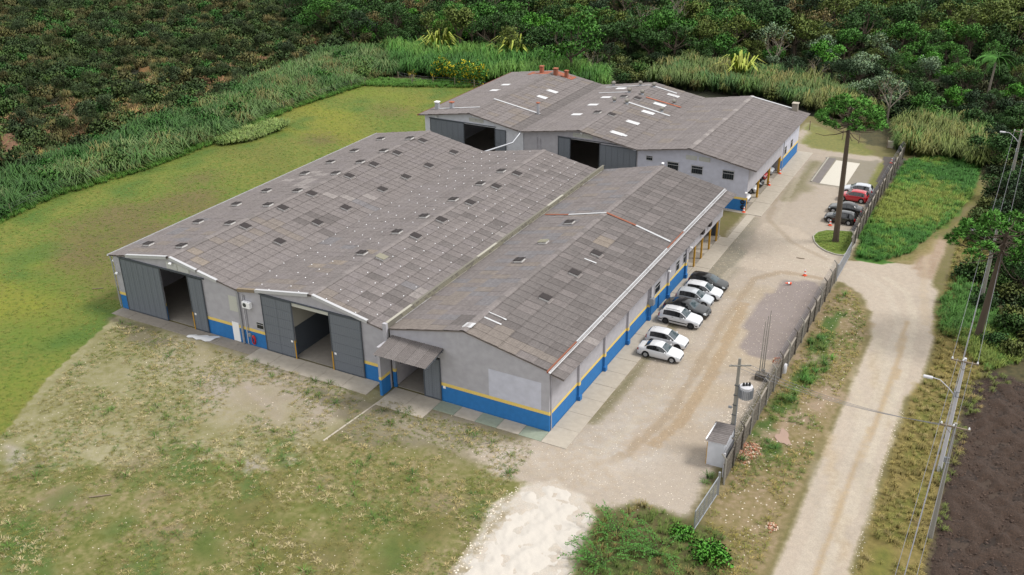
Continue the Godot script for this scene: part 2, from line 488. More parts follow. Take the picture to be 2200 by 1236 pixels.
	paint(world_poly([1850, 420, 1895, 345, 1905, 365, 1870, 440]), 0.8, 0.9, c.call(106, 112, 50), c.call(126, 124, 60), 0.9)
	paint(world_poly([1742, 390, 1776, 338, 1796, 340, 1762, 394]), 0.3, 0.4, c.call(132, 124, 122), c.call(118, 112, 108), 0.95)
	paint(world_poly([1897, 336, 1948, 340, 1925, 380, 1880, 440, 1840, 515, 1815, 505, 1850, 470, 1880, 400, 1899, 358]), 0.4, 0.5, c.call(98, 90, 84), c.call(82, 76, 72))
	# road, entrance and track
	paint(world_poly([1600, 1400, 1700, 1110, 1760, 980, 1820, 850, 1865, 740, 1870, 680, 1850, 635, 1800, 606, 1700, 596, 1590, 570, 1640, 480, 1720, 490, 1770, 545, 1815, 560, 1880, 560, 1960, 572, 1998, 525, 2018, 505, 2035, 540, 2010, 600, 2014, 700, 1990, 790, 1942, 880, 1902, 990, 1862, 1130, 1790, 1400]), 0.9, 0.5, c.call(188, 174, 157), c.call(172, 156, 138), 1.0, 0.45, 0.03, 0.0)
	for s in [[1000 + 800, 1100, 0.5, 14, 180, 156, 122], [1895, 860, 0.5, 10, 178, 160, 132], [1850, 900, 0.45, 16, 196, 184, 166], [1900, 790, 0.45, 9, 194, 182, 162]]:
		paint(blob(s[0], s[1], s[2], s[3], -0.28), 0.7, 1.0, c.call(s[4], s[5], s[6]), c.call(185, 171, 150), 0.6)
	for s in [[1750, 1040, 0.5, 12], [1870, 1100, 0.45, 12], [1935, 900, 0.4, 8]]:
		paint(blob(s[0], s[1], s[2], s[3], -0.3), 0.5, 1.3, c.call(180, 170, 156), c.call(168, 154, 134), 0.45)
	paint(world_poly([1960, 575, 1985, 525, 2020, 500, 2030, 520, 2012, 590, 1990, 610]), 0.8, 1.2, c.call(170, 146, 122), c.call(146, 122, 98), 0.8)
	# wheel tracks: packed pale lanes and damp brown ones
	for t in [[[1780, 590, 1700, 560, 1640, 540, 1590, 560, 1540, 620, 1480, 740, 1420, 850, 1330, 940, 1230, 1010], 0.35, 190, 178, 160, 0.5], [[1790, 575, 1710, 540, 1660, 500, 1690, 430, 1720, 370], 0.35, 190, 178, 160, 0.5], [[1770, 600, 1680, 585, 1620, 600, 1560, 680, 1500, 790, 1440, 890, 1340, 980, 1200, 1030], 0.4, 158, 138, 112, 0.5], [[1780, 560, 1700, 520, 1650, 470, 1680, 400], 0.35, 160, 144, 122, 0.45], [[1600, 650, 1570, 720, 1530, 800, 1470, 900, 1400, 960], 0.5, 164, 138, 104, 0.5],
		[[1715, 1250, 1790, 1060, 1850, 930, 1905, 800, 1930, 690, 1905, 620, 1840, 585, 1780, 570], 0.4, 197, 185, 168, 0.5], [[1770, 1250, 1840, 1060, 1890, 930, 1945, 800, 1965, 690, 1950, 630, 1900, 595], 0.4, 202, 190, 171, 0.5], [[1745, 1250, 1818, 1050, 1872, 930, 1925, 800, 1948, 690], 0.25, 176, 152, 116, 0.55], [[1990, 700, 1985, 620, 1990, 560, 2005, 515], 0.4, 190, 172, 148, 0.5],
		[[640, 800, 760, 860, 900, 930, 1040, 990, 1180, 1020], 0.6, 170, 158, 138, 0.45], [[420, 740, 520, 850, 640, 960, 760, 1080], 0.5, 156, 146, 112, 0.35], [[1040, 1236, 1100, 1130, 1160, 1050, 1230, 990], 0.4, 178, 164, 146, 0.5]]:
		var line: Array = t[0]
		var lft := PackedVector2Array(); var rgt := PackedVector2Array()
		var wpts := world_poly(line)
		for i in wpts.size():
			var dd: Vector2 = (wpts[mini(i + 1, wpts.size() - 1)] - wpts[maxi(i - 1, 0)]).normalized().orthogonal() * t[1]
			lft.append(wpts[i] + dd); rgt.append(wpts[i] - dd)
		rgt.reverse()
		lft.append_array(rgt)
		paint(lft, 0.35, 1.1, c.call(t[2], t[3], t[4]), c.call(t[2] - 12, t[3] - 12, t[4] - 12), t[5])
	# verge between wall and road
	paint(world_poly([1500, 1125, 1548, 1045, 1640, 872, 1700, 782, 1790, 622, 1815, 606, 1848, 640, 1868, 690, 1858, 750, 1812, 852, 1752, 985, 1680, 1120, 1610, 1300, 1540, 1300]), 1.0, 0.8, c.call(124, 112, 66), c.call(150, 130, 104), 1.0, 1.0, -0.02, 0.06)
	for s in [[1640, 920, 0.9, 2], [1690, 860, 0.9, 3], [1735, 800, 1, 3], [1765, 740, 1, 3], [1790, 690, 0.8, 2.5], [1660, 970, 0.8, 1.5]]:
		paint(blob(s[0], s[1], s[2], s[3], 0.1), 0.6, 1.1, c.call(52, 88, 26), c.call(78, 100, 34), 0.9)
	for s in [[1610, 970, 1.4, 1.4], [1650, 935, 1, 1.5], [1700, 900, 1, 2], [1780, 850, 1, 3], [1740, 770, 1, 1.5]]:
		paint(blob(s[0], s[1], s[2], s[3], 0.2), 0.7, 1.4, c.call(176, 156, 136), c.call(150, 128, 104), 0.8)
	# ditch and meadow beyond the entrance
	paint(world_poly([1838, 556, 1852, 500, 1945, 348, 2000, 330, 2110, 338, 2090, 420, 2050, 470, 2000, 515, 1950, 560, 1890, 566]), 0.8, 0.6, c.call(50, 100, 24), c.call(78, 120, 30), 1.0, 1.0, -0.15, 0.1)
	paint(world_poly([1960, 470, 2000, 400, 2080, 360, 2100, 400, 2060, 470, 2010, 510]), 2.5, 1.0, c.call(104, 112, 40), c.call(128, 118, 60), 0.85)
	paint(world_poly([1900, 560, 1950, 520, 2010, 490, 2010, 530, 1960, 570]), 1.0, 0.9, c.call(128, 116, 62), c.call(150, 132, 96), 0.9)
	# verge on the far side of the road
	paint(world_poly([2014, 690, 2060, 480, 2120, 430, 2150, 760, 2110, 800, 2060, 890, 2030, 1000, 1995, 1130, 1950, 1400, 1790, 1400, 1866, 1130, 1906, 990, 1946, 880, 1994, 790]), 0.8, 0.7, c.call(112, 102, 46), c.call(140, 122, 74), 1.0, 1.0, -0.05, 0.12)
	paint(world_poly([2020, 640, 2070, 600, 2130, 660, 2150, 780, 2060, 730, 2016, 700]), 1.5, 0.9, c.call(62, 92, 26), c.call(84, 104, 36), 0.9)
	for s in [[1990, 900, 1, 3], [1965, 990, 0.8, 3], [1930, 1110, 0.9, 3], [1975, 1060, 0.8, 2], [1900, 1210, 1, 3]]:
		paint(blob(s[0], s[1], s[2], s[3], -0.2), 1.2, 1.0, c.call(92, 102, 34), c.call(112, 110, 44), 0.8)
	# bare dark soil
	paint(world_poly([2085, 830, 2125, 800, 2200, 820, 2500, 860, 2700, 1500, 1960, 1500, 1990, 1180, 2020, 1050, 2045, 960]), 1.2, 0.9, c.call(44, 34, 29), c.call(66, 52, 43), 1.0, 1.3, 0.10, 0.32)
	for s in [[2120, 950, 2, 1], [2080, 1010, 2.5, 0.5], [2060, 1130, 3, 0.4], [2140, 1090, 0.5, 5], [2100, 1180, 2.4, 0.5]]:
		paint(blob(s[0], s[1], s[2], s[3], -0.3), 0.5, 1.2, c.call(92, 76, 62), c.call(72, 58, 48), 0.7)
	# white sand
	paint(world_poly([880, 1400, 1000, 1185, 1060, 1090, 1120, 1040, 1185, 1030, 1255, 1062, 1290, 1110, 1260, 1180, 1210, 1260, 1180, 1400]), 0.8, 0.7, c.call(206, 198, 186), c.call(188, 174, 158), 1.0, 1.0, 0.06, 0.16)
	paint(world_poly([860, 1400, 960, 1236, 1040, 1130, 1090, 1055, 1115, 1060, 1070, 1130, 1000, 1236, 930, 1400]), 0.6, 1.5, c.call(206, 200, 192), c.call(130, 116, 84), 0.8)
	paint(world_poly([1000, 950, 1130, 960, 1260, 950, 1340, 1000, 1290, 1060, 1180, 1040, 1060, 1010]), 2.0, 1.3, c.call(194, 182, 168), c.call(168, 152, 132), 0.9)
	# weedy corner
	paint(world_poly([1215, 1400, 1250, 1160, 1290, 1110, 1380, 1075, 1480, 1125, 1560, 1150, 1565, 1300, 1540, 1400]), 1.2, 1.0, c.call(104, 90, 58), c.call(74, 90, 36), 0.95)
	# grass island round the tall pine
	var im := Image.create_from_data(TRES, TRES, false, Image.FORMAT_RGB8, ground_rgb)
	im.generate_mipmaps()
	var m := plain("ground_paint", Color(0.925, 0.93, 0.94), 0.97)
	m.albedo_texture = ImageTexture.create_from_image(im)
	m.normal_enabled = true
	m.normal_texture = normal_texture("ground_bump", 1024, 0.02, 5, 9.0)
	m.normal_scale = 0.0
	m.detail_enabled = true
	m.detail_blend_mode = BaseMaterial3D.BLEND_MODE_MUL
	m.detail_albedo = grey_texture("grain", 1024, 0.07, 6, 0.87, 1.0, 0.9)
	m.detail_uv_layer = BaseMaterial3D.DETAIL_UV_2
	var v := PackedVector3Array(); var uv := PackedVector2Array(); var uv2 := PackedVector2Array(); var ix := PackedInt32Array()
	for j in GN + 1:
		for i in GN + 1:
			var x := TX0 + TSIDE * i / GN
			var z := TZ0 + TSIDE * j / GN
			if x > -51.0 and x < 3.0 and z > -85.0 and z < 2.0: heights[j * (GN + 1) + i] = 0.0
			v.append(Vector3(x, heights[j * (GN + 1) + i], z))
			uv.append(Vector2(float(i) / GN, float(j) / GN))
			uv2.append(Vector2(x, z) / 11.0)
	for j in GN:
		for i in GN:
			var a := j * (GN + 1) + i
			ix.append_array(PackedInt32Array([a, a + 1, a + GN + 2, a, a + GN + 2, a + GN + 1]))
	var st := SurfaceTool.new()
	var arr := []
	arr.resize(Mesh.ARRAY_MAX)
	arr[Mesh.ARRAY_VERTEX] = v; arr[Mesh.ARRAY_TEX_UV] = uv; arr[Mesh.ARRAY_TEX_UV2] = uv2; arr[Mesh.ARRAY_INDEX] = ix
	st.create_from_arrays(arr)
	st.generate_normals()
	setting(st.commit(), "ground", m)
	# forest floor out to the horizon, lower than the yard sheet
	var far := Builder.new()
	far.quad(Vector3(-900, -0.35, 300), Vector3(700, -0.35, 300), Vector3(700, -0.35, -1300), Vector3(-900, -0.35, -1300))
	setting(far, "terrain", worn("forest_floor", srgb(54, 56, 30), grey_texture("blotch", 512, 0.02, 5, 0.5, 1.0, 1.1), 14.0, 0.97))
	ground_rgb = PackedByteArray()

func slab_row(parent: Node, x0: float, x1: float, z0: float, z1: float, nx: int, nz: int, mats_: Array, y := 0.05, skew := 0.0) -> void:
	for i in nx:
		for k in nz:
			var b := Builder.new()
			var a0 := lerpf(x0, x1, float(i) / nx) + 0.012
			var a1 := lerpf(x0, x1, float(i + 1) / nx) - 0.012
			var c0 := lerpf(z0, z1, float(k) / nz)
			var c1 := lerpf(z0, z1, float(k + 1) / nz) + 0.024 * signf(z0 - z1)
			var yy := y + rng.randf_range(-0.012, 0.012)
			b.cbox(Vector3((a0 + a1) * 0.5, yy * 0.5 - 0.1, (c0 + c1) * 0.5), Vector3(a1 - a0, yy + 0.2, absf(c1 - c0)), 0.012)
			part(b, "concrete_slab", mats[mats_[(i * 3 + k * 7) % mats_.size()]], parent)
func build_paving() -> void:
	var base := func(called: String) -> Node3D:
		var o := Node3D.new()
		o.name = numbered(called)
		o.set_meta("kind", "structure")
		add_child(o)
		return o
	var front = base.call("pavement")
	slab_row(front, -50.1, -31.2, 1.55, 0.02, 8, 1, ["concrete_dark"])
	slab_row(front, -31.2, -17.0, 2.3, 0.02, 5, 1, ["concrete"])
	slab_row(front, -15.4, -10.5, 3.2, 0.02, 2, 2, ["concrete"])
	slab_row(front, -10.5, 0.0, 1.55, 0.02, 5, 1, ["concrete_green", "concrete_green", "concrete_green", "concrete", "concrete"])
	var side = base.call("pavement")
	slab_row(side, 0.02, 2.3, 1.6, -34.6, 1, 14, ["concrete"])
	slab_row(side, -6.0, 0.0, -34.7, -47.0, 2, 4, ["concrete_dark", "concrete"], 0.04)
	slab_row(side, 0.02, 1.9, -34.62, -46.6, 1, 5, ["concrete", "concrete"])
	var link = base.call("path")
	slab_row(link, 0.9, 1.95, -46.65, -55.2, 1, 4, ["concrete"])
	var rear = base.call("pavement")
	slab_row(rear, 0.42, 2.7, -55.3, -84.2, 1, 12, ["concrete"])
	slab_row(rear, -9.0, 0.38, -56.4, -73.5, 3, 5, ["concrete_dark", "concrete"], 0.04)
	slab_row(rear, -3.0, 0.4, -55.3, -56.05, 1, 1, ["concrete"])
	var yard = base.call("path")
	slab_row(yard, 6.5, 9.9, -71.05, -82.2, 1, 1, ["pad"], 0.03)
	# timber kerb beside the pale slab
	var k := Builder.new()
	var a := gp(1743, 391); var b := gp(1780, 340)
	k.box((a + b) * 0.5 + Vector3(0, 0.08, 0), Vector3(0.14, 0.18, a.distance_to(b)), Basis.looking_at((b - a).normalized()))
	setting(k, "kerb", mats["coping"])
	# grass island with a kerb ring
	var ring := []
	for q in [[1750, 521], [1747, 509], [1757, 500], [1775, 496], [1800, 497], [1835, 499], [1841, 512], [1836, 528], [1826, 541], [1812, 550], [1795, 548], [1775, 541], [1760, 532]]:
		ring.append(gp(q[0], q[1]))
	var isle := Builder.new()
	var mid := Vector3.ZERO
	for p in ring: mid += p / ring.size()
	for i in ring.size():
		var p0: Vector3 = ring[i]; var p1: Vector3 = ring[(i + 1) % ring.size()]
		isle.tri(mid + Vector3(0, 0.18, 0), p1 + Vector3(0, 0.10, 0), p0 + Vector3(0, 0.10, 0))
	var lawn := setting(isle, "lawn", worn("isle_grass", srgb(92, 108, 36), grey_texture("stain", 512, 0.012, 5, 0.86, 1.0), 3.0, 0.97))
	var kerb := Node3D.new()
	kerb.name = numbered("kerb"); kerb.set_meta("kind", "structure"); add_child(kerb)
	for i in ring.size():
		var p0: Vector3 = ring[i]; var p1: Vector3 = ring[(i + 1) % ring.size()]
		var st := Builder.new()
		st.cbox((p0 + p1) * 0.5 + Vector3(0, 0.05, 0), Vector3(0.14, 0.2, p0.distance_to(p1) - 0.02), 0.02, Basis.looking_at((p1 - p0).normalized()))
		part(st, "kerb_stone", mats["coping"], kerb)
	# pale kerb line between yard and verge behind the boundary wall

func relief_patch(poly: PackedVector2Array, step: float, called: String, m: Material, fn: Callable, fade: float, ragged := 0.3) -> void:
	var edge := FastNoiseLite.new()
	edge.seed = 3; edge.frequency = 0.35
	var lo := Vector2(1e9, 1e9); var hi := -lo
	for p in poly:
		lo = lo.min(p); hi = hi.max(p)
	var nx := int((hi.x - lo.x) / step) + 1
	var nz := int((hi.y - lo.y) / step) + 1
	var pts := PackedVector3Array()
	var ok := PackedByteArray()
	for j in nz + 1:
		for i in nx + 1:
			var q := lo + Vector2(i, j) * step
			var inside := Geometry2D.is_point_in_polygon(q, poly)
			var d := 1e9
			if inside:
				for k in poly.size():
					d = minf(d, q.distance_to(Geometry2D.get_closest_point_to_segment(q, poly[k], poly[(k + 1) % poly.size()])))
			var e := clampf(d / fade + ragged * edge.get_noise_2d(q.x, q.y) * minf(d, 1.0), 0.0, 1.0) if inside else 0.0
			var base := ground_y(q.x, q.y)
			pts.append(Vector3(q.x, base - 0.06 + e * (0.06 + fn.call(q)), q.y))
			ok.append(1 if inside else 0)
	var st := SurfaceTool.new()
	st.begin(Mesh.PRIMITIVE_TRIANGLES)
	st.set_smooth_group(0)
	for p in pts: st.add_vertex(p)
	for j in nz:
		for i in nx:
			var a := j * (nx + 1) + i
			if ok[a] + ok[a + 1] + ok[a + nx + 1] + ok[a + nx + 2] == 0: continue
			for k in [a, a + 1, a + nx + 2, a, a + nx + 2, a + nx + 1]: st.add_index(k)
	st.generate_normals()
	setting(st.commit(), called, m)
func build_relief() -> void:
	var f := FastNoiseLite.new()
	f.seed = 8; f.frequency = 0.55; f.fractal_octaves = 3
	var g := FastNoiseLite.new()
	g.seed = 9; g.frequency = 0.16
	var blot := grey_texture("blotch", 512, 0.02, 5, 0.5, 1.0, 1.1)
	# turned soil: clods and wheel ruts running down the field
	var soil := func(q: Vector2) -> float:
		var along := q.x * 0.92 + q.y * 0.38 + 0.8 * g.get_noise_2d(q.x, q.y)
		return 0.12 + 0.30 * f.get_noise_2d(q.x, q.y) + 0.22 * g.get_noise_2d(q.x * 1.3, q.y) + 0.14 * sin(along * 5.2) * clampf(g.get_noise_2d(q.x + 30.0, q.y) * 3.0 + 0.4, 0.0, 1.0)
	relief_patch(world_poly([2090, 832, 2125, 805, 2200, 822, 2420, 860, 2560, 1400, 1985, 1400, 1996, 1180, 2024, 1050, 2048, 960]), 0.22, "field", worn("soil", srgb(80, 61, 49), blot, 1.6, 0.97, 0.0, normal_texture("rough", 512, 0.08, 4, 6.0), 1.0), soil, 1.0)
	# white sand spread in the corner, trodden and driven over
	var sand := func(q: Vector2) -> float:
		return 0.03 + 0.22 * absf(g.get_noise_2d(q.x * 2.2, q.y * 2.2)) + 0.13 * f.get_noise_2d(q.x * 1.4, q.y * 1.4) + 0.045 * sin((q.x * 0.8 + q.y * 0.25) * 5.0 + 2.0 * g.get_noise_2d(q.x, q.y))
	relief_patch(world_poly([895, 1400, 1008, 1190, 1064, 1098, 1122, 1046, 1185, 1034, 1250, 1064, 1284, 1108, 1256, 1180, 1206, 1260, 1178, 1400]), 0.14, "sand", worn("sand", srgb(198, 191, 182), grey_texture("fine", 512, 0.06, 4, 0.84, 1.0), 1.4, 0.95), sand, 2.2, 1.6)
	# heaps of reddish earth on the scrub slope
	for q in [[20, 300, 11.0, 6.0, 1.6, 142, 104, 76], [120, 262, 7.0, 3.5, 1.2, 150, 128, 102], [690, 78, 9.0, 6.0, 1.8, 138, 92, 66], [575, 125, 8.0, 4.0, 1.0, 132, 98, 62], [235, 208, 6.0, 3.0, 1.0, 120, 104, 66], [340, 150, 5.0, 3.0, 0.9, 150, 110, 60]]:
		var heap := func(p: Vector2) -> float:
			return q[4] * (0.7 + 0.5 * g.get_noise_2d(p.x, p.y)) + 0.2 * f.get_noise_2d(p.x, p.y)
		relief_patch(blob(q[0], q[1], q[2], q[3], 0.5), 0.6, "terrain", worn("earth%d" % q[0], srgb(q[5], q[6], q[7]), blot, 3.0, 0.97), heap, 2.5)

# ---- halls
var sheet_meshes := {}
func sheet_mesh(length: float, width := 1.043, waves := 5.9) -> ArrayMesh:
	var key := "%.3f_%.2f" % [length, width]
	if sheet_meshes.has(key): return sheet_meshes[key]
	var b := Builder.new()
	var seg := 24
	var rows := []
	for r in 2:
		var row := []
		for i in seg + 1:
			var x := width * i / seg
			var ph := TAU * waves * i / seg
			var y := 0.032 * cos(ph) + (0.010 if r == 0 else 0.055)
			var sl := -0.032 * sin(ph) * TAU * waves / width
			row.append(b.vert(Vector3(x, y, -0.02 if r == 0 else length), Vector3(-sl, 1, -0.02).normalized()))
		rows.append(row)
	for i in seg: b.squad(rows[0][i], rows[1][i], rows[1][i + 1], rows[0][i + 1])
	sheet_meshes[key] = b.mesh()
	return sheet_meshes[key]

class Slope:
	var r: Vector3
	var e: Vector3
	var zf: float
	var zb: float
	var rows: int
	var d: Vector3
	var n: Vector3
	var length: float
	var side: float
	func _init(rx: float, ry: float, ex: float, ey: float, zf_: float, zb_: float, rows_: int) -> void:
		r = Vector3(rx, ry, 0); e = Vector3(ex, ey, 0); zf = zf_; zb = zb_; rows = rows_
		d = (e - r).normalized(); length = r.distance_to(e); side = signf(ex - rx)
		n = Vector3(-d.y, d.x, 0) * side
	func hit(from: Vector3, dir: Vector3) -> Vector3:
		return from + dir * ((r - from).dot(n) / dir.dot(n))
	func cell(p: Vector3) -> Vector2i:
		return Vector2i(int((p - Vector3(r.x, r.y, p.z)).dot(d) / (length / rows)), int((zf - p.z) / 1.05))
	func frame() -> Basis:
		return Basis(Vector3(0, 0, -side), n, d)

func sheets_on(s: Slope, out: Array, fixed: Dictionary, weights: Array) -> void:
	var cols := int(ceil((s.zf - s.zb) / 1.05))
	var step := (s.zf - s.zb) / cols
	var rl := s.length / s.rows
	for k in cols:
		for j in s.rows:
			var tone: int = weights[rng.randi() % weights.size()]
			if fixed.has(Vector2i(j, k)): tone = fixed[Vector2i(j, k)]
			var z := s.zf - k * step + (0.0 if s.side > 0 else -step + 0.02)
			var p := Vector3(s.r.x, s.r.y, z) + s.d * (rl * j) + s.n * rng.randf_range(0.0, 0.012)
			var f := s.frame()
			f = f.rotated(s.n, rng.randf_range(-0.003, 0.003))
			out.append({"t": Transform3D(f, p), "tone": tone, "len": rl + 0.06, "d": p.distance_to(CAM)})
func lay_sheets(roof: Node, sheets: Array, most := 300) -> void:
	sheets.sort_custom(func(a, b): return a.d < b.d)
	var rest := {}
	for i in sheets.size():
		var s: Dictionary = sheets[i]
		if i < most:
			var o := part(sheet_mesh(s.len), "roof_sheet", asbestos_tones[s.tone], roof)
			o.transform = s.t
		else:
			if not rest.has(s.len): rest[s.len] = [[], []]
			rest[s.len][0].append(s.t)
			rest[s.len][1].append(asbestos_tones[s.tone].albedo_color.srgb_to_linear())
	for l in rest:
		scatter("far_roof_sheets", sheet_mesh(l), mats["sheet_many"], rest[l][0], rest[l][1], roof)
func roof_deck(hall: Node, slopes: Array) -> MeshInstance3D:
	var b := Builder.new()
	for s: Slope in slopes:
		var off: Vector3 = s.n * -0.05
		var a: Vector3 = s.r + off; var c: Vector3 = s.e + off
		var th: Vector3 = s.n * -0.06
		var p := []
		for o in [th, Vector3.ZERO]:
			if s.side > 0:
				p.append(Vector3(a.x, a.y, s.zf - 0.03) + o); p.append(Vector3(c.x, c.y, s.zf - 0.03) + o); p.append(Vector3(c.x, c.y, s.zb + 0.03) + o); p.append(Vector3(a.x, a.y, s.zb + 0.03) + o)
			else:
				p.append(Vector3(c.x, c.y, s.zf - 0.03) + o); p.append(Vector3(a.x, a.y, s.zf - 0.03) + o); p.append(Vector3(a.x, a.y, s.zb + 0.03) + o); p.append(Vector3(c.x, c.y, s.zb + 0.03) + o)
		b.hexa(p)
	return part(b, "roof", mats["deck"], hall)
func ridge_caps(roof: Node, l: Slope, r: Slope, tones := [0, 2, 3, 1]) -> void:
	var key := "ridge%.3f%.3f" % [l.d.y, r.d.y]
	if not sheet_meshes.has(key):
		var b := Builder.new()
		var seg := 24
		var rows := []
		for q in [[l, 0.34, 0.075], [l, 0.07, 0.10], [r, 0.07, 0.10], [r, 0.34, 0.075]]:
			var s: Slope = q[0]
			var row := []
			for i in seg + 1:
				var ph := TAU * 6.2 * i / seg
				var p: Vector3 = s.d * q[1] + s.n * (q[2] + 0.022 * cos(ph))
				row.append(b.vert(Vector3(p.x, p.y, -1.08 * i / seg), (s.n + Vector3(0, 0, -0.7 * sin(ph))).normalized()))
			rows.append(row)
		for k in 3:
			for i in seg: b.squad(rows[k][i], rows[k + 1][i], rows[k + 1][i + 1], rows[k][i + 1])
		sheet_meshes[key] = b.mesh()
	var cols := int(ceil((l.zf - l.zb) / 1.05))
	for k in cols:
		var o := part(sheet_meshes[key], "ridge_tile", asbestos_tones[tones[rng.randi() % tones.size()]], roof)
		o.position = Vector3(l.r.x, l.r.y, l.zf - k * (l.zf - l.zb) / cols)
var vent_mesh := {}
func roof_vents(hall: Node, s: Slope, px: Array, mossy := -1) -> void:
	if vent_mesh.is_empty():
		var f := Builder.new()
		f.box(Vector3(0, 0.075, 0.05), Vector3(1.05, 0.02, 1.25))
		vent_mesh.flange = f.mesh()
		var b := Builder.new()
		b.cbox(Vector3(0, 0.17, 0), Vector3(0.74, 0.2, 0.88), 0.02)
		vent_mesh.body = b.mesh()
		var l := Builder.new()
		for i in 4:
			l.box(Vector3(0, 0.32 + 0.015 * (i % 2), -0.39 + 0.26 * i), Vector3(0.86, 0.03, 0.27), Basis(Vector3.RIGHT, 0.06))
		for x in [-0.36, 0.36]: l.box(Vector3(x, 0.285, 0), Vector3(0.05, 0.05, 0.9))
		vent_mesh.lid = l.mesh()
	for i in px.size() / 2:
		var p := s.hit(CAM, ray(px[2 * i], px[2 * i + 1] + 2))
		var o := part(vent_mesh.body, "roof_vent", mats["vent_lip"], hall)
		o.transform = Transform3D(s.frame(), p)
		part(vent_mesh.flange, "vent_flange", asbestos_tones[3], o)
		part(vent_mesh.lid, "vent_lid", mats["vent_dark"] if i != mossy else mats["block"], o)
func strip_on(hall: Node, s: Slope, called: String, a: Vector2, b: Vector2, width: float, m: Material, lift := 0.11, thick := 0.04) -> void:
	var p := s.hit(CAM, ray(a.x, a.y)) + s.n * lift
	var q := s.hit(CAM, ray(b.x, b.y)) + s.n * lift
	var bb := Builder.new()
	bb.cbox((p + q) * 0.5, Vector3(width, thick, p.distance_to(q)), 0.01, Basis.looking_at((q - p).normalized(), s.n))
	part(bb, called, m, hall)
func sheet_patch(hall: Node, s: Slope, px: Array, called: String, m: Material, wide := 1.05, long := 1.5) -> void:
	for i in px.size() / 2:
		var p := s.hit(CAM, ray(px[2 * i], px[2 * i + 1]))
		var o := part(sheet_mesh(long, wide, 6.2 * wide / 1.1), called, m, hall)
		o.transform = Transform3D(s.frame(), p + s.n * 0.03 - s.frame() * Vector3(wide * 0.5, 0, long * 0.5))

func wall_strips(hall: Node, z: float, thick: float, pts: Array, openings: Array, banded: bool, m: Material, band := [1.6, 1.92]) -> void:
	# pts: [x, top] along the wall from low x to high x; openings: [x0, x1, bottom, top]
	var xs := []
	for p in pts: xs.append(p[0])
	for o in openings: xs.append(o[0]); xs.append(o[1])
	xs.sort()
	var lo: float = pts[0][0]; var hi: float = pts[pts.size() - 1][0]
	var top := func(x: float) -> float:
		for i in pts.size() - 1:
			if x <= pts[i + 1][0] + 1e-6: return lerpf(pts[i][1], pts[i + 1][1], (x - pts[i][0]) / (pts[i + 1][0] - pts[i][0]))
		return pts[pts.size() - 1][1]
	var grey := Builder.new(); var blue := Builder.new(); var yel := Builder.new()
	var put := func(b: Builder, a: float, c: float, y0: float, ya: float, yc: float, dz: float) -> void:
		b.hexa([Vector3(a, y0, z + dz), Vector3(c, y0, z + dz), Vector3(c, y0, z - thick), Vector3(a, y0, z - thick), Vector3(a, ya, z + dz), Vector3(c, yc, z + dz), Vector3(c, yc, z - thick), Vector3(a, ya, z - thick)])
	for i in xs.size() - 1:
		var a: float = xs[i]; var c: float = xs[i + 1]
		if c - a < 0.01 or a < lo - 0.01 or c > hi + 0.01: continue
		var mid := (a + c) * 0.5
		var gaps := []
		for o in openings:
			if mid > o[0] and mid < o[1]: gaps = [o[2], o[3]]
		var ta: float = top.call(a); var tc: float = top.call(c)
		if not gaps.is_empty() and gaps[0] <= 0.0 and blue.v.size():   # a doorway ends this run of painted dado
			part(blue, "blue_dado", mats["blue"], hall)
			part(yel, "yellow_stripe", mats["yellow"], hall)
			blue = Builder.new(); yel = Builder.new()
		if gaps.is_empty():
			if banded:
				put.call(blue, a, c, -0.1, band[0], band[0], 0.0)
				put.call(yel, a, c, band[0], band[1], band[1], 0.012)
				put.call(grey, a, c, band[1], ta, tc, 0.0)
			else: put.call(grey, a, c, -0.1, ta, tc, 0.0)
		else:
			if gaps[0] > 0.0:
				if banded:
					put.call(blue, a, c, -0.1, minf(band[0], gaps[0]), minf(band[0], gaps[0]), 0.0)
					if gaps[0] > band[1]:
						put.call(yel, a, c, band[0], band[1], band[1], 0.012)
						put.call(grey, a, c, band[1], gaps[0], gaps[0], 0.0)
				else: put.call(grey, a, c, -0.1, gaps[0], gaps[0], 0.0)
			if minf(ta, tc) > gaps[1]: put.call(grey, a, c, gaps[1], ta, tc, 0.0)
	part(grey, "front_wall", m, hall)
	if blue.v.size(): part(blue, "blue_dado", mats["blue"], hall)
	if yel.v.size(): part(yel, "yellow_stripe", mats["yellow"], hall)
func block_wall(hall: Node, called: String, lo: Vector3, hi: Vector3, m: Material) -> MeshInstance3D:
	var b := Builder.new()
	b.span(lo, hi)
	return part(b, called, m, hall)
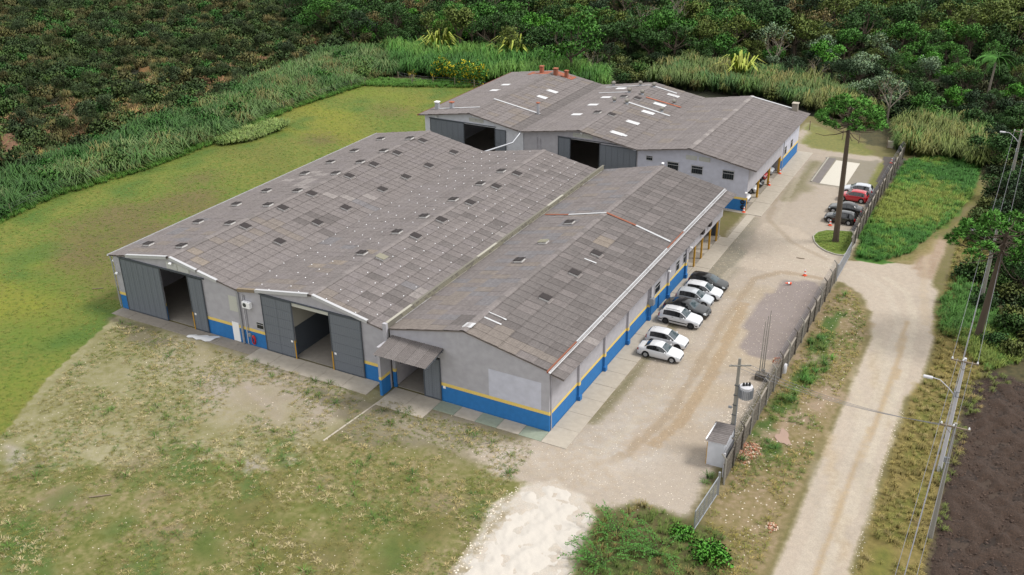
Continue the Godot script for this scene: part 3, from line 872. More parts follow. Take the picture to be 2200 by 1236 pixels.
func sliding_door(hall: Node, x0: float, x1: float, y1: float, z: float, rows: int, cols: int, edge_yellow := 0) -> void:
	var f := Builder.new()
	f.span(Vector3(x0, 0.06, z - 0.03), Vector3(x1, y1, z))
	for e in [x0, x1]: f.span(Vector3(e - 0.05, 0.06, z), Vector3(e + 0.05, y1, z + 0.06))
	f.span(Vector3(x0 + 0.05, y1 - 0.09, z), Vector3(x1 - 0.05, y1, z + 0.06))
	f.span(Vector3(x0 + 0.05, 0.06, z), Vector3(x1 - 0.05, 0.16, z + 0.06))
	var door := part(f, "sliding_door", mats["door_frame"], hall)
	var w := (x1 - x0 - 0.1) / cols
	var h := (y1 - 0.25) / rows
	for i in cols:
		for j in rows:
			var b := Builder.new()
			var gap := 0.014
			b.span(Vector3(x0 + 0.05 + w * i + gap, 0.16 + h * j + gap, z - 0.001), Vector3(x0 + 0.05 + w * (i + 1) - gap, 0.16 + h * (j + 1) - gap, z + 0.03))
			var ribs := int(w / 0.22)
			for k in ribs:
				b.span(Vector3(x0 + 0.08 + w * (i + (k + 0.4) / ribs), 0.2 + h * j, z + 0.03), Vector3(x0 + 0.11 + w * (i + (k + 0.4) / ribs), 0.12 + h * (j + 1), z + 0.042))
			part(b, "door_panel", mats["door_steel"], door)
	if edge_yellow != 0:
		var e := Builder.new()
		var ex := x0 if edge_yellow < 0 else x1
		e.span(Vector3(ex - 0.06, 0.06, z + 0.061), Vector3(ex + 0.06, 2.0, z + 0.09))
		part(e, "yellow_edge", mats["yellow_post"], door)
		var l := Builder.new()
		l.span(Vector3(ex + 0.35 * -edge_yellow - 0.12, 1.75, z + 0.05), Vector3(ex + 0.35 * -edge_yellow + 0.12, 1.95, z + 0.062))
		part(l, "notice", mats["white"], door)
func louvre(hall: Node, x0: float, x1: float, y0: float, y1: float, z: float, halves := 2) -> void:
	var f := Builder.new()
	f.span(Vector3(x0, y0, z + 0.002), Vector3(x1, y1, z + 0.03))
	var o := part(f, "louvre_vent", mats["louvre"], hall)
	for hlf in halves:
		var a := lerpf(x0, x1, float(hlf) / halves) + 0.07
		var c := lerpf(x0, x1, float(hlf + 1) / halves) - 0.07
		var n := 6
		for k in n:
			var b := Builder.new()
			b.box(Vector3((a + c) * 0.5, lerpf(y0 + 0.1, y1 - 0.1, (k + 0.5) / n), z + 0.06), Vector3(c - a, 0.02, (y1 - y0) / n * 0.9), Basis(Vector3.RIGHT, 0.9))
			part(b, "slat", mats["louvre"], o)
func barred_window(hall: Node, at: Vector3, w: float, h: float, turn := 0.0, bars := 4, hood := true) -> void:
	var b := Builder.new()
	var bs := Basis(Vector3.UP, turn)
	b.box(at + bs * Vector3(0, 0, 0.005), Vector3(w, h, 0.03), bs)
	var o := part(b, "window", mats["window_dark"], hall)
	var f := Builder.new()
	for s in [-1, 1]:
		f.box(at + bs * Vector3(s * (w * 0.5), 0, 0.03), Vector3(0.06, h + 0.06, 0.05), bs)
		f.box(at + bs * Vector3(0, s * (h * 0.5), 0.03), Vector3(w - 0.06, 0.06, 0.05), bs)
	part(f, "window_frame", mats["white_metal"], o)
	for k in bars:
		var q := Builder.new()
		q.box(at + bs * Vector3(lerpf(-w * 0.5, w * 0.5, (k + 1.0) / (bars + 1)), 0, 0.045), Vector3(0.035, h - 0.07, 0.03), bs)
		part(q, "bar", mats["bars"], o)
	var t := Builder.new()
	t.box(at + bs * Vector3(0, h * 0.18, 0.047), Vector3(w - 0.07, 0.05, 0.028), bs)
	part(t, "transom", mats["white_metal"], o)
	if hood:
		var q := Builder.new()
		q.box(at + bs * Vector3(0, h * 0.5 + 0.09, 0.06), Vector3(w + 0.1, 0.05, 0.14), bs)
		part(q, "window_head", mats["white_metal"], o)
func floodlight(hall: Node, at: Vector3, aim: Vector3) -> void:
	var b := Builder.new()
	b.tube([at, at + aim * 0.3], [0.03], 5)
	var o := part(b, "floodlight", mats["galvanised"], hall)
	var q := Builder.new()
	q.cbox(at + aim * 0.36, Vector3(0.3, 0.12, 0.24), 0.02, Basis(Vector3.RIGHT, 0.6))
	part(q, "lamp_head", mats["white"], o)
func gutter_run(hall: Node, a: Vector3, b: Vector3, m: Material, size := Vector2(0.16, 0.14), called := "gutter") -> void:
	var q := Builder.new()
	var l := a.distance_to(b)
	var bs := Basis.looking_at((b - a).normalized())
	var mid := (a + b) * 0.5
	q.box(mid, Vector3(size.x, 0.02, l), bs)
	q.box(mid + bs * Vector3(size.x * 0.5 + 0.01, size.y * 0.5, 0), Vector3(0.02, size.y, l), bs)
	q.box(mid + bs * Vector3(-size.x * 0.5 - 0.01, size.y * 0.5, 0), Vector3(0.02, size.y, l), bs)
	part(q, called, m, hall)
func downpipe(hall: Node, path: Array, r: float, m: Material, called := "downpipe") -> void:
	var q := Builder.new()
	q.tube(path, [r], 7)
	part(q, called, m, hall)

func cells_of(s: Slope, list: Array) -> Dictionary:   # [tone, u, v, ...] pixels of odd sheets
	var d := {}
	for q in list:
		for i in (q.size() - 1) / 2:
			d[s.cell(s.hit(CAM, ray(q[1 + 2 * i], q[2 + 2 * i])))] = q[0]
	return d

func build_front_block() -> void:
	# hall beside the lawn
	var h1 := thing("warehouse_hall", "grey gabled hall with two dark grey sliding doors standing beside the long lawn", "building", Vector3.ZERO, 0.0, "halls of the front block")
	var l1 := Slope.new(-41.75, 7.53, -50.45, 6.02, 0.15, -47.27, 5)
	var r1 := Slope.new(-41.75, 7.53, -33.28, 5.83, 0.15, -47.27, 5)
	var deck := roof_deck(h1, [l1, r1])
	var sh := []
	var f := cells_of(l1, [[6, 630, 384, 650, 391, 697, 376, 660, 392, 647, 403, 690, 368, 668, 384, 640, 396, 676, 378], [4, 390, 505, 350, 520, 330, 535, 430, 490, 300, 535, 460, 500], [5, 310, 520, 370, 500, 410, 490, 400, 520, 440, 475]])
	sheets_on(l1, sh, f, [0, 1, 0, 8, 0, 0, 8])
	f = cells_of(r1, [[9, 436, 543, 423, 554, 441, 565], [6, 812, 424, 740, 418, 700, 412], [4, 560, 468, 580, 475, 600, 487, 620, 497, 640, 507, 590, 470, 612, 480, 545, 500, 525, 520, 560, 520, 500, 520, 480, 520], [3, 470, 560, 500, 560, 540, 540, 580, 520], [7, 640, 470, 660, 480, 690, 470, 700, 500, 680, 460, 720, 470], [5, 790, 435, 800, 440, 960, 370, 975, 362, 950, 380, 935, 388]])
	sheets_on(r1, sh, f, [0, 1, 0, 3, 8, 0, 0, 1])
	lay_sheets(deck, sh)
	ridge_caps(deck, l1, r1)
	roof_vents(h1, l1, [320, 526, 391, 530, 427, 478, 495, 481, 509, 440, 577, 441.5, 573.5, 411, 640, 411, 656, 373.5, 722, 373.5, 711, 349, 775, 349, 762, 325, 825, 325, 819, 299, 881, 298])
	roof_vents(h1, r1, [527, 488, 608, 448.6, 670, 418, 750.6, 379.5, 803.6, 354.4, 853, 330, 908, 303.5, 601, 521, 682, 480, 743, 448, 821.5, 408.5, 872, 381.6, 921, 357, 974.7, 328.3])
	wall_strips(h1, 0.0, 0.2, [[-50.1, 5.9], [-41.75, 7.36], [-33.3, 5.68]], [[-43.6, -39.5, 0.0, 5.95]], true, mats["wall_grey"])
	block_wall(h1, "side_wall", Vector3(-50.1, -0.1, -46.8), Vector3(-49.9, 5.9, -0.2), mats["wall_side_grey"])
	block_wall(h1, "side_dado", Vector3(-50.12, -0.1, -46.8), Vector3(-50.102, 1.92, -0.2), mats["blue"])
	block_wall(h1, "back_wall", Vector3(-50.1, -0.1, -47.0), Vector3(-33.3, 5.7, -46.8), mats["wall_dim"])
	block_wall(h1, "partition", Vector3(-33.4, -0.1, -46.8), Vector3(-33.2, 5.66, -0.2), mats["inside"])
	block_wall(h1, "inside_floor", Vector3(-49.9, -0.1, -46.8), Vector3(-33.4, 0.045, -0.2), mats["inside_floor"])
	sliding_door(h1, -49.0, -43.4, 6.0, 0.08, 1, 7)
	sliding_door(h1, -39.6, -37.75, 5.95, 0.08, 1, 2, -1)
	louvre(h1, -42.3, -39.2, 6.2, 6.95, 0.0)
	block_wall(h1, "door_rail", Vector3(-49.3, 6.02, 0.005), Vector3(-37.4, 6.14, 0.14), mats["door_frame"])
	gutter_run(h1, Vector3(-50.58, 5.95, 0.2), Vector3(-50.58, 5.95, -47.3), mats["white_metal"])
	downpipe(h1, [Vector3(-50.35, 5.9, 0.12), Vector3(-50.25, 5.4, 0.1), Vector3(-50.2, 0.1, 0.1)], 0.07, mats["zinc"])
	downpipe(h1, [Vector3(-33.15, 5.7, 0.16), Vector3(-33.15, 0.1, 0.12)], 0.12, mats["zinc"])
	block_wall(h1, "white_door", zp(498, 688, 0.0) * Vector3(1, 0, 0) + Vector3(0, 0.06, 0.005), zp(512, 690, 0.0) * Vector3(1, 0, 0) + Vector3(0, 2.12, 0.06), mats["white"])
	block_wall(h1, "wall_hatch", Vector3(-34.5, 3.35, 0.004), Vector3(-33.35, 5.0, 0.03), mats["louvre"])
	floodlight(h1, Vector3(-41.4, 6.95, 0.0), Vector3(0, 0.2, 0.9))
	floodlight(h1, Vector3(-50.1, 5.2, -0.3), Vector3(-0.9, 0.1, 0.1))
	floodlight(h1, Vector3(-49.6, 4.2, 0.0), Vector3(0, 0.1, 0.9))
	# white verge flashings on the gable
	for q in [[Vector3(-47.9, 6.42, 0.2), Vector3(-42.0, 7.42, 0.2), "white_metal"], [Vector3(-41.6, 7.44, 0.2), Vector3(-38.2, 6.76, 0.2), "white_metal"], [Vector3(-38.0, 6.7, 0.22), Vector3(-35.6, 6.22, 0.22), "white_metal"]]:
		verge(h1, q[0], q[1], mats[q[2]])
	# middle hall
	var h2 := thing("warehouse_hall", "grey gabled hall with white bolt caps dotting its roof beside the block parapet", "building", Vector3.ZERO, 0.0, "halls of the front block")
	var l2 := Slope.new(-24.14, 7.29, -33.2, 5.80, 0.15, -47.27, 5)
	var r2 := Slope.new(-24.14, 7.29, -16.2, 5.70, 0.15, -47.27, 5)
	deck = roof_deck(h2, [l2, r2])
	sh = []
	f = cells_of(l2, [[9, 720, 565, 735, 560, 700, 570, 800, 540], [4, 580, 605, 620, 610, 650, 620, 560, 610, 690, 585], [5, 700, 520, 720, 515, 740, 530], [2, 990, 360, 1050, 350]])
	sheets_on(l2, sh, f, [0, 1, 0, 8, 1, 8, 3])
	f = cells_of(r2, [[4, 690, 640, 720, 655, 740, 665, 770, 680, 700, 625], [7, 800, 640, 820, 600, 840, 640, 790, 690, 860, 650], [6, 895, 630, 905, 625], [7, 1010, 460, 1020, 465, 1075, 480], [5, 880, 610, 870, 615], [3, 1000, 450, 1060, 440], [6, 1085, 500]])
	sheets_on(r2, sh, f, [0, 1, 0, 0, 8, 1, 0, 3, 8, 2])
	lay_sheets(deck, sh)
	ridge_caps(deck, l2, r2)
	roof_vents(h2, l2, [779, 545.5, 854, 500, 912, 466, 975, 430, 1033, 396, 1078, 368.5])
	roof_vents(h2, r2, [820, 555, 893, 509, 948, 474, 1010, 437, 1066, 402, 1110.7, 374.5], 0)
	var cap := Builder.new()
	cap.lathe([[0.055, 0.0], [0.055, 0.03], [0.03, 0.06], [0.0, 0.065]], Vector3.ZERO, 6)
	var cp := []
	for s: Slope in [l2, r2]:
		for k in 45:
			for j in range(1, 6):
				if (k + j) % 2 == 0 or rng.randf() < 0.12: continue
				var p: Vector3 = s.r + s.d * (s.length / 5.0 * j - 0.12) + s.n * 0.085
				cp.append(Transform3D(s.frame(), Vector3(p.x, p.y, s.zf - 0.5 - k * 1.05)))
	scatter("bolt_caps", cap.mesh(), mats["cap"], cp, [], h2)
	wall_strips(h2, 0.0, 0.2, [[-33.3, 5.66], [-24.14, 7.12], [-16.1, 5.52]], [[-26.75, -22.2, 0.0, 5.6]], true, mats["wall_grey"])
	block_wall(h2, "back_wall", Vector3(-33.1, -0.1, -47.0), Vector3(-16.1, 5.6, -46.8), mats["wall_dim"])
	block_wall(h2, "inside_floor", Vector3(-33.2, -0.1, -46.8), Vector3(-16.3, 0.045, -0.2), mats["inside_floor"])
	block_wall(h2, "inner_partition", Vector3(-27.2, 0.05, -14.0), Vector3(-27.0, 3.1, -0.25), mats["door_frame"])
	block_wall(h2, "inner_partition", Vector3(-27.25, 3.1, -14.0), Vector3(-26.95, 6.3, -0.25), mats["coping"])
	block_wall(h2, "partition", Vector3(-16.3, -0.1, -46.8), Vector3(-16.1, 5.5, -0.2), mats["inside"])
	sliding_door(h2, -30.2, -26.6, 6.0, 0.08, 6, 2, 1)
	sliding_door(h2, -22.2, -18.7, 6.0, 0.08, 6, 1, -1)
	block_wall(h2, "door_rail", Vector3(-30.4, 6.02, 0.005), Vector3(-18.3, 6.12, 0.14), mats["door_frame"])
	block_wall(h2, "lintel_panel", Vector3(-26.7, 5.62, -0.02), Vector3(-22.2, 6.0, 0.03), mats["louvre"])
	barred_window(h2, Vector3(-30.85, 2.5, 0.0), 0.9, 0.7, 0.0, 1, false)
	var ac := Builder.new()
	ac.cbox(Vector3(-32.0, 4.6, 0.22), Vector3(0.95, 0.65, 0.36), 0.04)
	var aco := part(ac, "air_conditioner", mats["white"], h2)
	var fan := Builder.new()
	fan.lathe([[0.22, 0.0], [0.22, 0.015], [0.0, 0.02]], Vector3(-32.15, 4.6, 0.402), 14, Basis(Vector3.RIGHT, PI / 2))
	part(fan, "fan_grille", mats["bars"], aco)
	downpipe(h2, [Vector3(-32.4, 5.5, 0.05), Vector3(-32.4, 1.3, 0.05), Vector3(-32.0, 1.15, 0.05)], 0.03, mats["cable"], "conduit")
	downpipe(h2, [Vector3(-32.7, 5.5, 0.05), Vector3(-32.65, 0.1, 0.05)], 0.05, mats["pole_white"])
	var mb := Builder.new()
	mb.cbox(Vector3(-32.3, 1.2, 0.1), Vector3(0.3, 0.35, 0.16), 0.02)
	mb.box(Vector3(-31.95, 1.1, 0.08), Vector3(0.18, 0.2, 0.12))
	part(mb, "meter_box", mats["galvanised"], h2)
	for q in [[Vector3(-30.8, 6.25, 0.2), Vector3(-24.4, 7.25, 0.2), "white_metal"], [Vector3(-23.9, 7.28, 0.2), Vector3(-17.9, 6.08, 0.2), "white_metal"], [Vector3(-33.1, 5.85, 0.17), Vector3(-30.9, 6.2, 0.17), "wood"]]:
		verge(h2, q[0], q[1], mats[q[2]])
	# hall on the yard side
	var h3 := thing("warehouse_hall", "grey gabled hall with blue pilastered wall and open carport along the parked cars", "building", Vector3.ZERO, 0.0, "halls of the front block")
	var l3 := Slope.new(-8.02, 7.62, -15.55, 5.97, 0.15, -47.27, 4)
	var r3 := Slope.new(-8.02, 7.62, 0.1, 5.88, 0.15, -47.27, 5)
	var o3 := Slope.new(0.12, 5.72, 1.33, 5.42, 0.15, -47.27, 1)
	deck = roof_deck(h3, [l3, r3, o3])
	sh = []
	f = cells_of(l3, [[4, 860, 700, 900, 700, 940, 705, 880, 690, 930, 690, 1000, 640, 1050, 600, 1080, 590, 1100, 570, 1040, 620, 970, 650], [5, 1010, 600, 1060, 580, 1090, 600, 1130, 550, 1020, 620, 1150, 540, 1100, 540, 1070, 560, 1160, 500], [7, 1000, 680, 985, 690]])
	sheets_on(l3, sh, f, [0, 1, 5, 1, 8, 4, 0])
	f = cells_of(r3, [[4, 1040, 720, 1060, 720, 1090, 735, 1110, 750, 1130, 750, 1150, 765, 1080, 715, 1040, 700, 1020, 705, 1060, 740, 1180, 770], [3, 1330, 540, 1400, 480, 1300, 500], [9, 1285, 510, 1300, 517]])
	sheets_on(r3, sh, f, [2, 2, 1, 2, 2, 7])
	f = cells_of(o3, [[6, 1262, 734, 1270, 738]])
	sheets_on(o3, sh, f, [1, 2, 0, 1])
	lay_sheets(deck, sh)
	ridge_caps(deck, l3, r3, [0, 3, 8, 2])
	roof_vents(h3, l3, [1117, 561, 1168.5, 521.6, 1225, 479], 1)
	roof_vents(h3, r3, [1171, 642, 1234, 588.5, 1281, 546.5])
	sheet_patch(h3, r3, [1056, 690, 1067, 680], "clear_strip", mats["translucent"], 0.2, 1.9)
	sheet_patch(h3, r3, [1268, 562], "clear_strip", mats["translucent"], 0.2, 1.3)
	sheet_patch(h3, l3, [1008, 700], "white_cap", mats["translucent"], 0.8, 0.9)
	# long flashing gutter on the eave, some sections rusted through
	var z := 0.35
	var k := 0
	for l in [5.6, 5.4, 5.6, 5.5, 5.6, 5.0, 6.2, 8.6]:
		block_wall(h3, "eave_gutter", Vector3(-0.10, 5.84, z - l + 0.06), Vector3(0.03, 6.02, z), mats["rust"] if k == 0 or k == 5 else mats["white_metal"])
		var gf := Builder.new()
		gf.box(Vector3(0.14, 5.90, z - l * 0.5 + 0.03), Vector3(0.2, 0.03, l - 0.06), Basis(Vector3(0, 0, 1), -0.55))
		part(gf, "flashing", mats["white_metal"], h3)
		z -= l; k += 1
	# cross flashing where the roof steps
	strip_on(h3, l3, "cross_flashing", Vector2(1172, 463), Vector2(1222, 463), 0.3, mats["rust"])
	strip_on(h3, l3, "cross_flashing", Vector2(1222, 463), Vector2(1303, 459), 0.3, mats["white_metal"])
	strip_on(h3, r3, "cross_flashing", Vector2(1303, 459), Vector2(1366, 486), 0.3, mats["rust"])
	strip_on(h3, r3, "cross_flashing", Vector2(1366, 486), Vector2(1440, 521), 0.3, mats["white_metal"])
	# front gable with the small entrance
	wall_strips(h3, 0.0, 0.2, [[-15.6, 5.85], [-8.02, 7.44], [0.0, 5.7]], [[-15.3, -10.5, 0.0, 4.3]], true, mats["wall_grey"])
	sliding_door(h3, -12.2, -10.5, 4.2, 0.06, 1, 2)
	block_wall(h3, "painted_panel", Vector3(-5.7, 1.93, 0.002), Vector3(-0.75, 4.55, 0.012), mats["wall_pale"])
	block_wall(h3, "notice", Vector3(-10.3, 1.35, 0.003), Vector3(-10.05, 1.6, 0.02), mats["white"])
	block_wall(h3, "inside_floor", Vector3(-15.4, -0.1, -34.6), Vector3(-0.2, 0.045, -0.2), mats["inside_floor"])
	block_wall(h3, "inner_wall", Vector3(-12.6, 0.05, -6.0), Vector3(-12.4, 1.9, -0.9), mats["blue"])
	block_wall(h3, "inner_wall", Vector3(-15.3, 0.05, -12.2), Vector3(-0.3, 5.6, -12.0), mats["inside"])
	block_wall(h3, "back_wall", Vector3(-15.6, -0.1, -47.0), Vector3(-0.25, 5.7, -46.8), mats["wall_dim"])
	block_wall(h3, "carport_wall", Vector3(-15.5, -0.1, -34.75), Vector3(0.0, 5.6, -34.6), mats["wall_dim"])
	block_wall(h3, "carport_wall", Vector3(-6.3, -0.05, -46.8), Vector3(-6.1, 5.7, -34.8), mats["wall_dim"])
	block_wall(h3, "partition", Vector3(-15.6, -0.1, -46.8), Vector3(-15.45, 5.8, -0.2), mats["inside"])
	# blue side wall towards the yard
	for seg in [[-0.1, 1.55, "blue_dado", "blue", 0.0], [1.55, 1.82, "yellow_stripe", "yellow", 0.012], [1.82, 5.62, "side_wall", "wall_side_grey", 0.0]]:
		block_wall(h3, seg[2], Vector3(-0.2, seg[0], -34.58), Vector3(seg[4], seg[1], -0.2 if seg[2] != "yellow_stripe" else -0.01), mats[seg[3]])
	for q in 6:
		var zz := -5.6 * (q + 1)
		var b := Builder.new()
		b.span(Vector3(0.002, 1.86, zz - 0.14), Vector3(0.2, 5.45, zz + 0.14))
		var po := part(b, "pilaster", mats["wall_side_grey"], h3)
		block_wall(po, "pilaster_foot", Vector3(0.002, 0.0, zz - 0.14), Vector3(0.2, 1.53, zz + 0.14), mats["blue"])
		block_wall(po, "pilaster_block", Vector3(0.003, 0.0, zz - 0.22), Vector3(0.34, 0.5, zz + 0.22), mats["blue"])
		block_wall(po, "pilaster_band", Vector3(0.013, 1.53, zz - 0.155), Vector3(0.215, 1.86, zz + 0.155), mats["yellow"])
	var zi := -25.4
	block_wall(h3, "slim_pilaster", Vector3(0.002, 0.0, zi - 0.08), Vector3(0.12, 1.54, zi + 0.08), mats["blue"])
	# carport fascia and posts
	block_wall(h3, "carport_fascia", Vector3(-0.12, 2.6, -46.9), Vector3(0.05, 5.6, -34.62), mats["wall_side_grey"])
	for zz in [-36.86, -39.4, -42.3, -45.1]:
		block_wall(h3, "carport_post", Vector3(-0.1, 0.04, zz - 0.09), Vector3(0.08, 2.6, zz + 0.09), mats["yellow_post"])
	block_wall(h3, "carport_end", Vector3(-6.1, 0.04, -46.75), Vector3(-0.3, 1.7, -46.6), mats["door_frame"])
	for q in [[-31.0, 1.0, 1.1], [-33.2, 0.8, 1.1], [-24.9, 1.5, 1.1]]:
		barred_window(h3, Vector3(0.0, 2.55, q[0]), q[1], q[2], PI / 2, 3, false)
	for q in [-38.6, -41.2]:
		var b := Builder.new()
		b.cbox(Vector3(0.22, 3.7, q), Vector3(0.34, 0.5, 0.7), 0.03)
		part(b, "air_conditioner", mats["vent_dark"], h3)
	var rw := Builder.new()
	rw.cbox(Vector3(0.42, 2.2, -22.4), Vector3(0.45, 0.75, 0.55), 0.04)
	part(rw, "meter_cabinet", mats["galvanised"], h3)
	downpipe(h3, [Vector3(0.32, 5.3, -22.4), Vector3(0.32, 2.5, -22.4)], 0.1, mats["pole_white"])
	downpipe(h3, [Vector3(0.32, 1.85, -22.4), Vector3(0.32, 0.1, -22.4)], 0.06, mats["blue"])
	downpipe(h3, [Vector3(0.06, 5.4, -0.25), Vector3(0.06, 0.1, -0.25)], 0.05, mats["wall_side_grey"])
	for q in [-27.4, -34.3]:
		floodlight(h3, Vector3(0.0, 3.4, q), Vector3(0.95, 0.15, 0.0))
	floodlight(h3, Vector3(-8.02, 7.62, -47.2), Vector3(0.1, 0.9, -0.1))
	# block parapet between the halls
	var pw := thing("parapet_wall", "long low concrete block parapet with pale coping rising between two front roofs", "wall")
	var core := Builder.new()
	core.span(Vector3(-15.90, 5.3, -47.2), Vector3(-15.70, 6.50, 0.1))
	part(core, "core", mats["mortar"], pw)
	var blk := Builder.new()
	blk.cbox(Vector3.ZERO, Vector3(0.03, 0.17, 0.37), 0.006)
	var bm := blk.mesh()
	for j in 3:
		for i in 100:
			var o := part(bm, "block", mats["block"] if rng.randf() < 0.75 else mats["mortar"], pw)
			o.position = Vector3(-15.685 + rng.randf() * 0.006, 6.39 - 0.2 * j, -2.2 - 0.4 * i - 0.2 * (j % 2))
			if -o.position.z > 46.9: o.queue_free()
	var rest := Builder.new()
	for j in 3:
		for i in 12:
			rest.box(Vector3(-15.685, 6.39 - 0.2 * j, -42.4 - 0.4 * i), Vector3(0.03, 0.17, 0.37))
	var ro := part(rest, "far_blocks", mats["block"], pw)
	ro.set_meta("kind", "stuff")
	for i in 12:
		block_wall(pw, "coping_stone", Vector3(-15.92, 6.5, 0.12 - 3.95 * (i + 1) + 0.02), Vector3(-15.66, 6.54, 0.12 - 3.95 * i), mats["mortar"] if i % 4 else mats["coping"])
	block_wall(pw, "end_pier", Vector3(-16.06, 0.0, 0.1), Vector3(-15.68, 6.52, 0.4), mats["wall_dim"])
	for i in 7:
		block_wall(pw, "flashing", Vector3(-15.67, 5.92, -1.0 - 6.6 * i - 5.8), Vector3(-15.5, 6.02, -1.0 - 6.6 * i), mats["coping"] if i % 3 else mats["white_metal"])
	# wing wall and canopy at the small entrance
	var wing := thing("wing_wall", "short wall fin painted blue and yellow beside the canopied entrance", "wall")
	block_wall(wing, "blue_dado", Vector3(-15.85, 0.0, 0.42), Vector3(-15.6, 1.6, 1.75), mats["blue"])
	block_wall(wing, "yellow_stripe", Vector3(-15.86, 1.6, 0.42), Vector3(-15.59, 1.9, 1.76), mats["yellow"])
	block_wall(wing, "upper_wall", Vector3(-15.85, 1.9, 0.42), Vector3(-15.6, 4.9, 1.75), mats["wall_dim"])
	var cn := thing("canopy", "small dark corrugated canopy sloping over the entrance with blue wing wall", "canopy")
	var fr := Builder.new()
	for x in [-15.2, -12.6, -10.1]: fr.tube([Vector3(x, 5.25, 0.05), Vector3(x, 4.72, 2.85)], [0.05], 5)
	for zz2 in [0.4, 1.6, 2.7]: fr.tube([Vector3(-15.3, 5.28 - 0.19 * zz2, zz2), Vector3(-9.9, 5.28 - 0.19 * zz2, zz2)], [0.04], 5)
	part(fr, "frame", mats["door_frame"], cn)
	var cs := Vector3(0, -0.52, 2.85).normalized()
	for i in 5:
		var o := part(sheet_mesh(2.95), "canopy_sheet", asbestos_tones[[7, 2, 7, 2, 7][i]], cn)
		o.transform = Transform3D(Basis(Vector3.RIGHT, cs.cross(Vector3.RIGHT), cs), Vector3(-15.35 + 1.07 * i, 5.36, 0.04))

func verge(hall: Node, a: Vector3, b: Vector3, m: Material) -> void:
	var q := Builder.new()
	var bs := Basis.looking_at((b - a).normalized())
	q.box((a + b) * 0.5, Vector3(0.03, 0.26, a.distance_to(b)), bs)
	q.box((a + b) * 0.5 + Vector3(0, 0.16, -0.14), Vector3(0.3, 0.03, a.distance_to(b)), bs)
	part(q, "verge_flashing", m, hall)

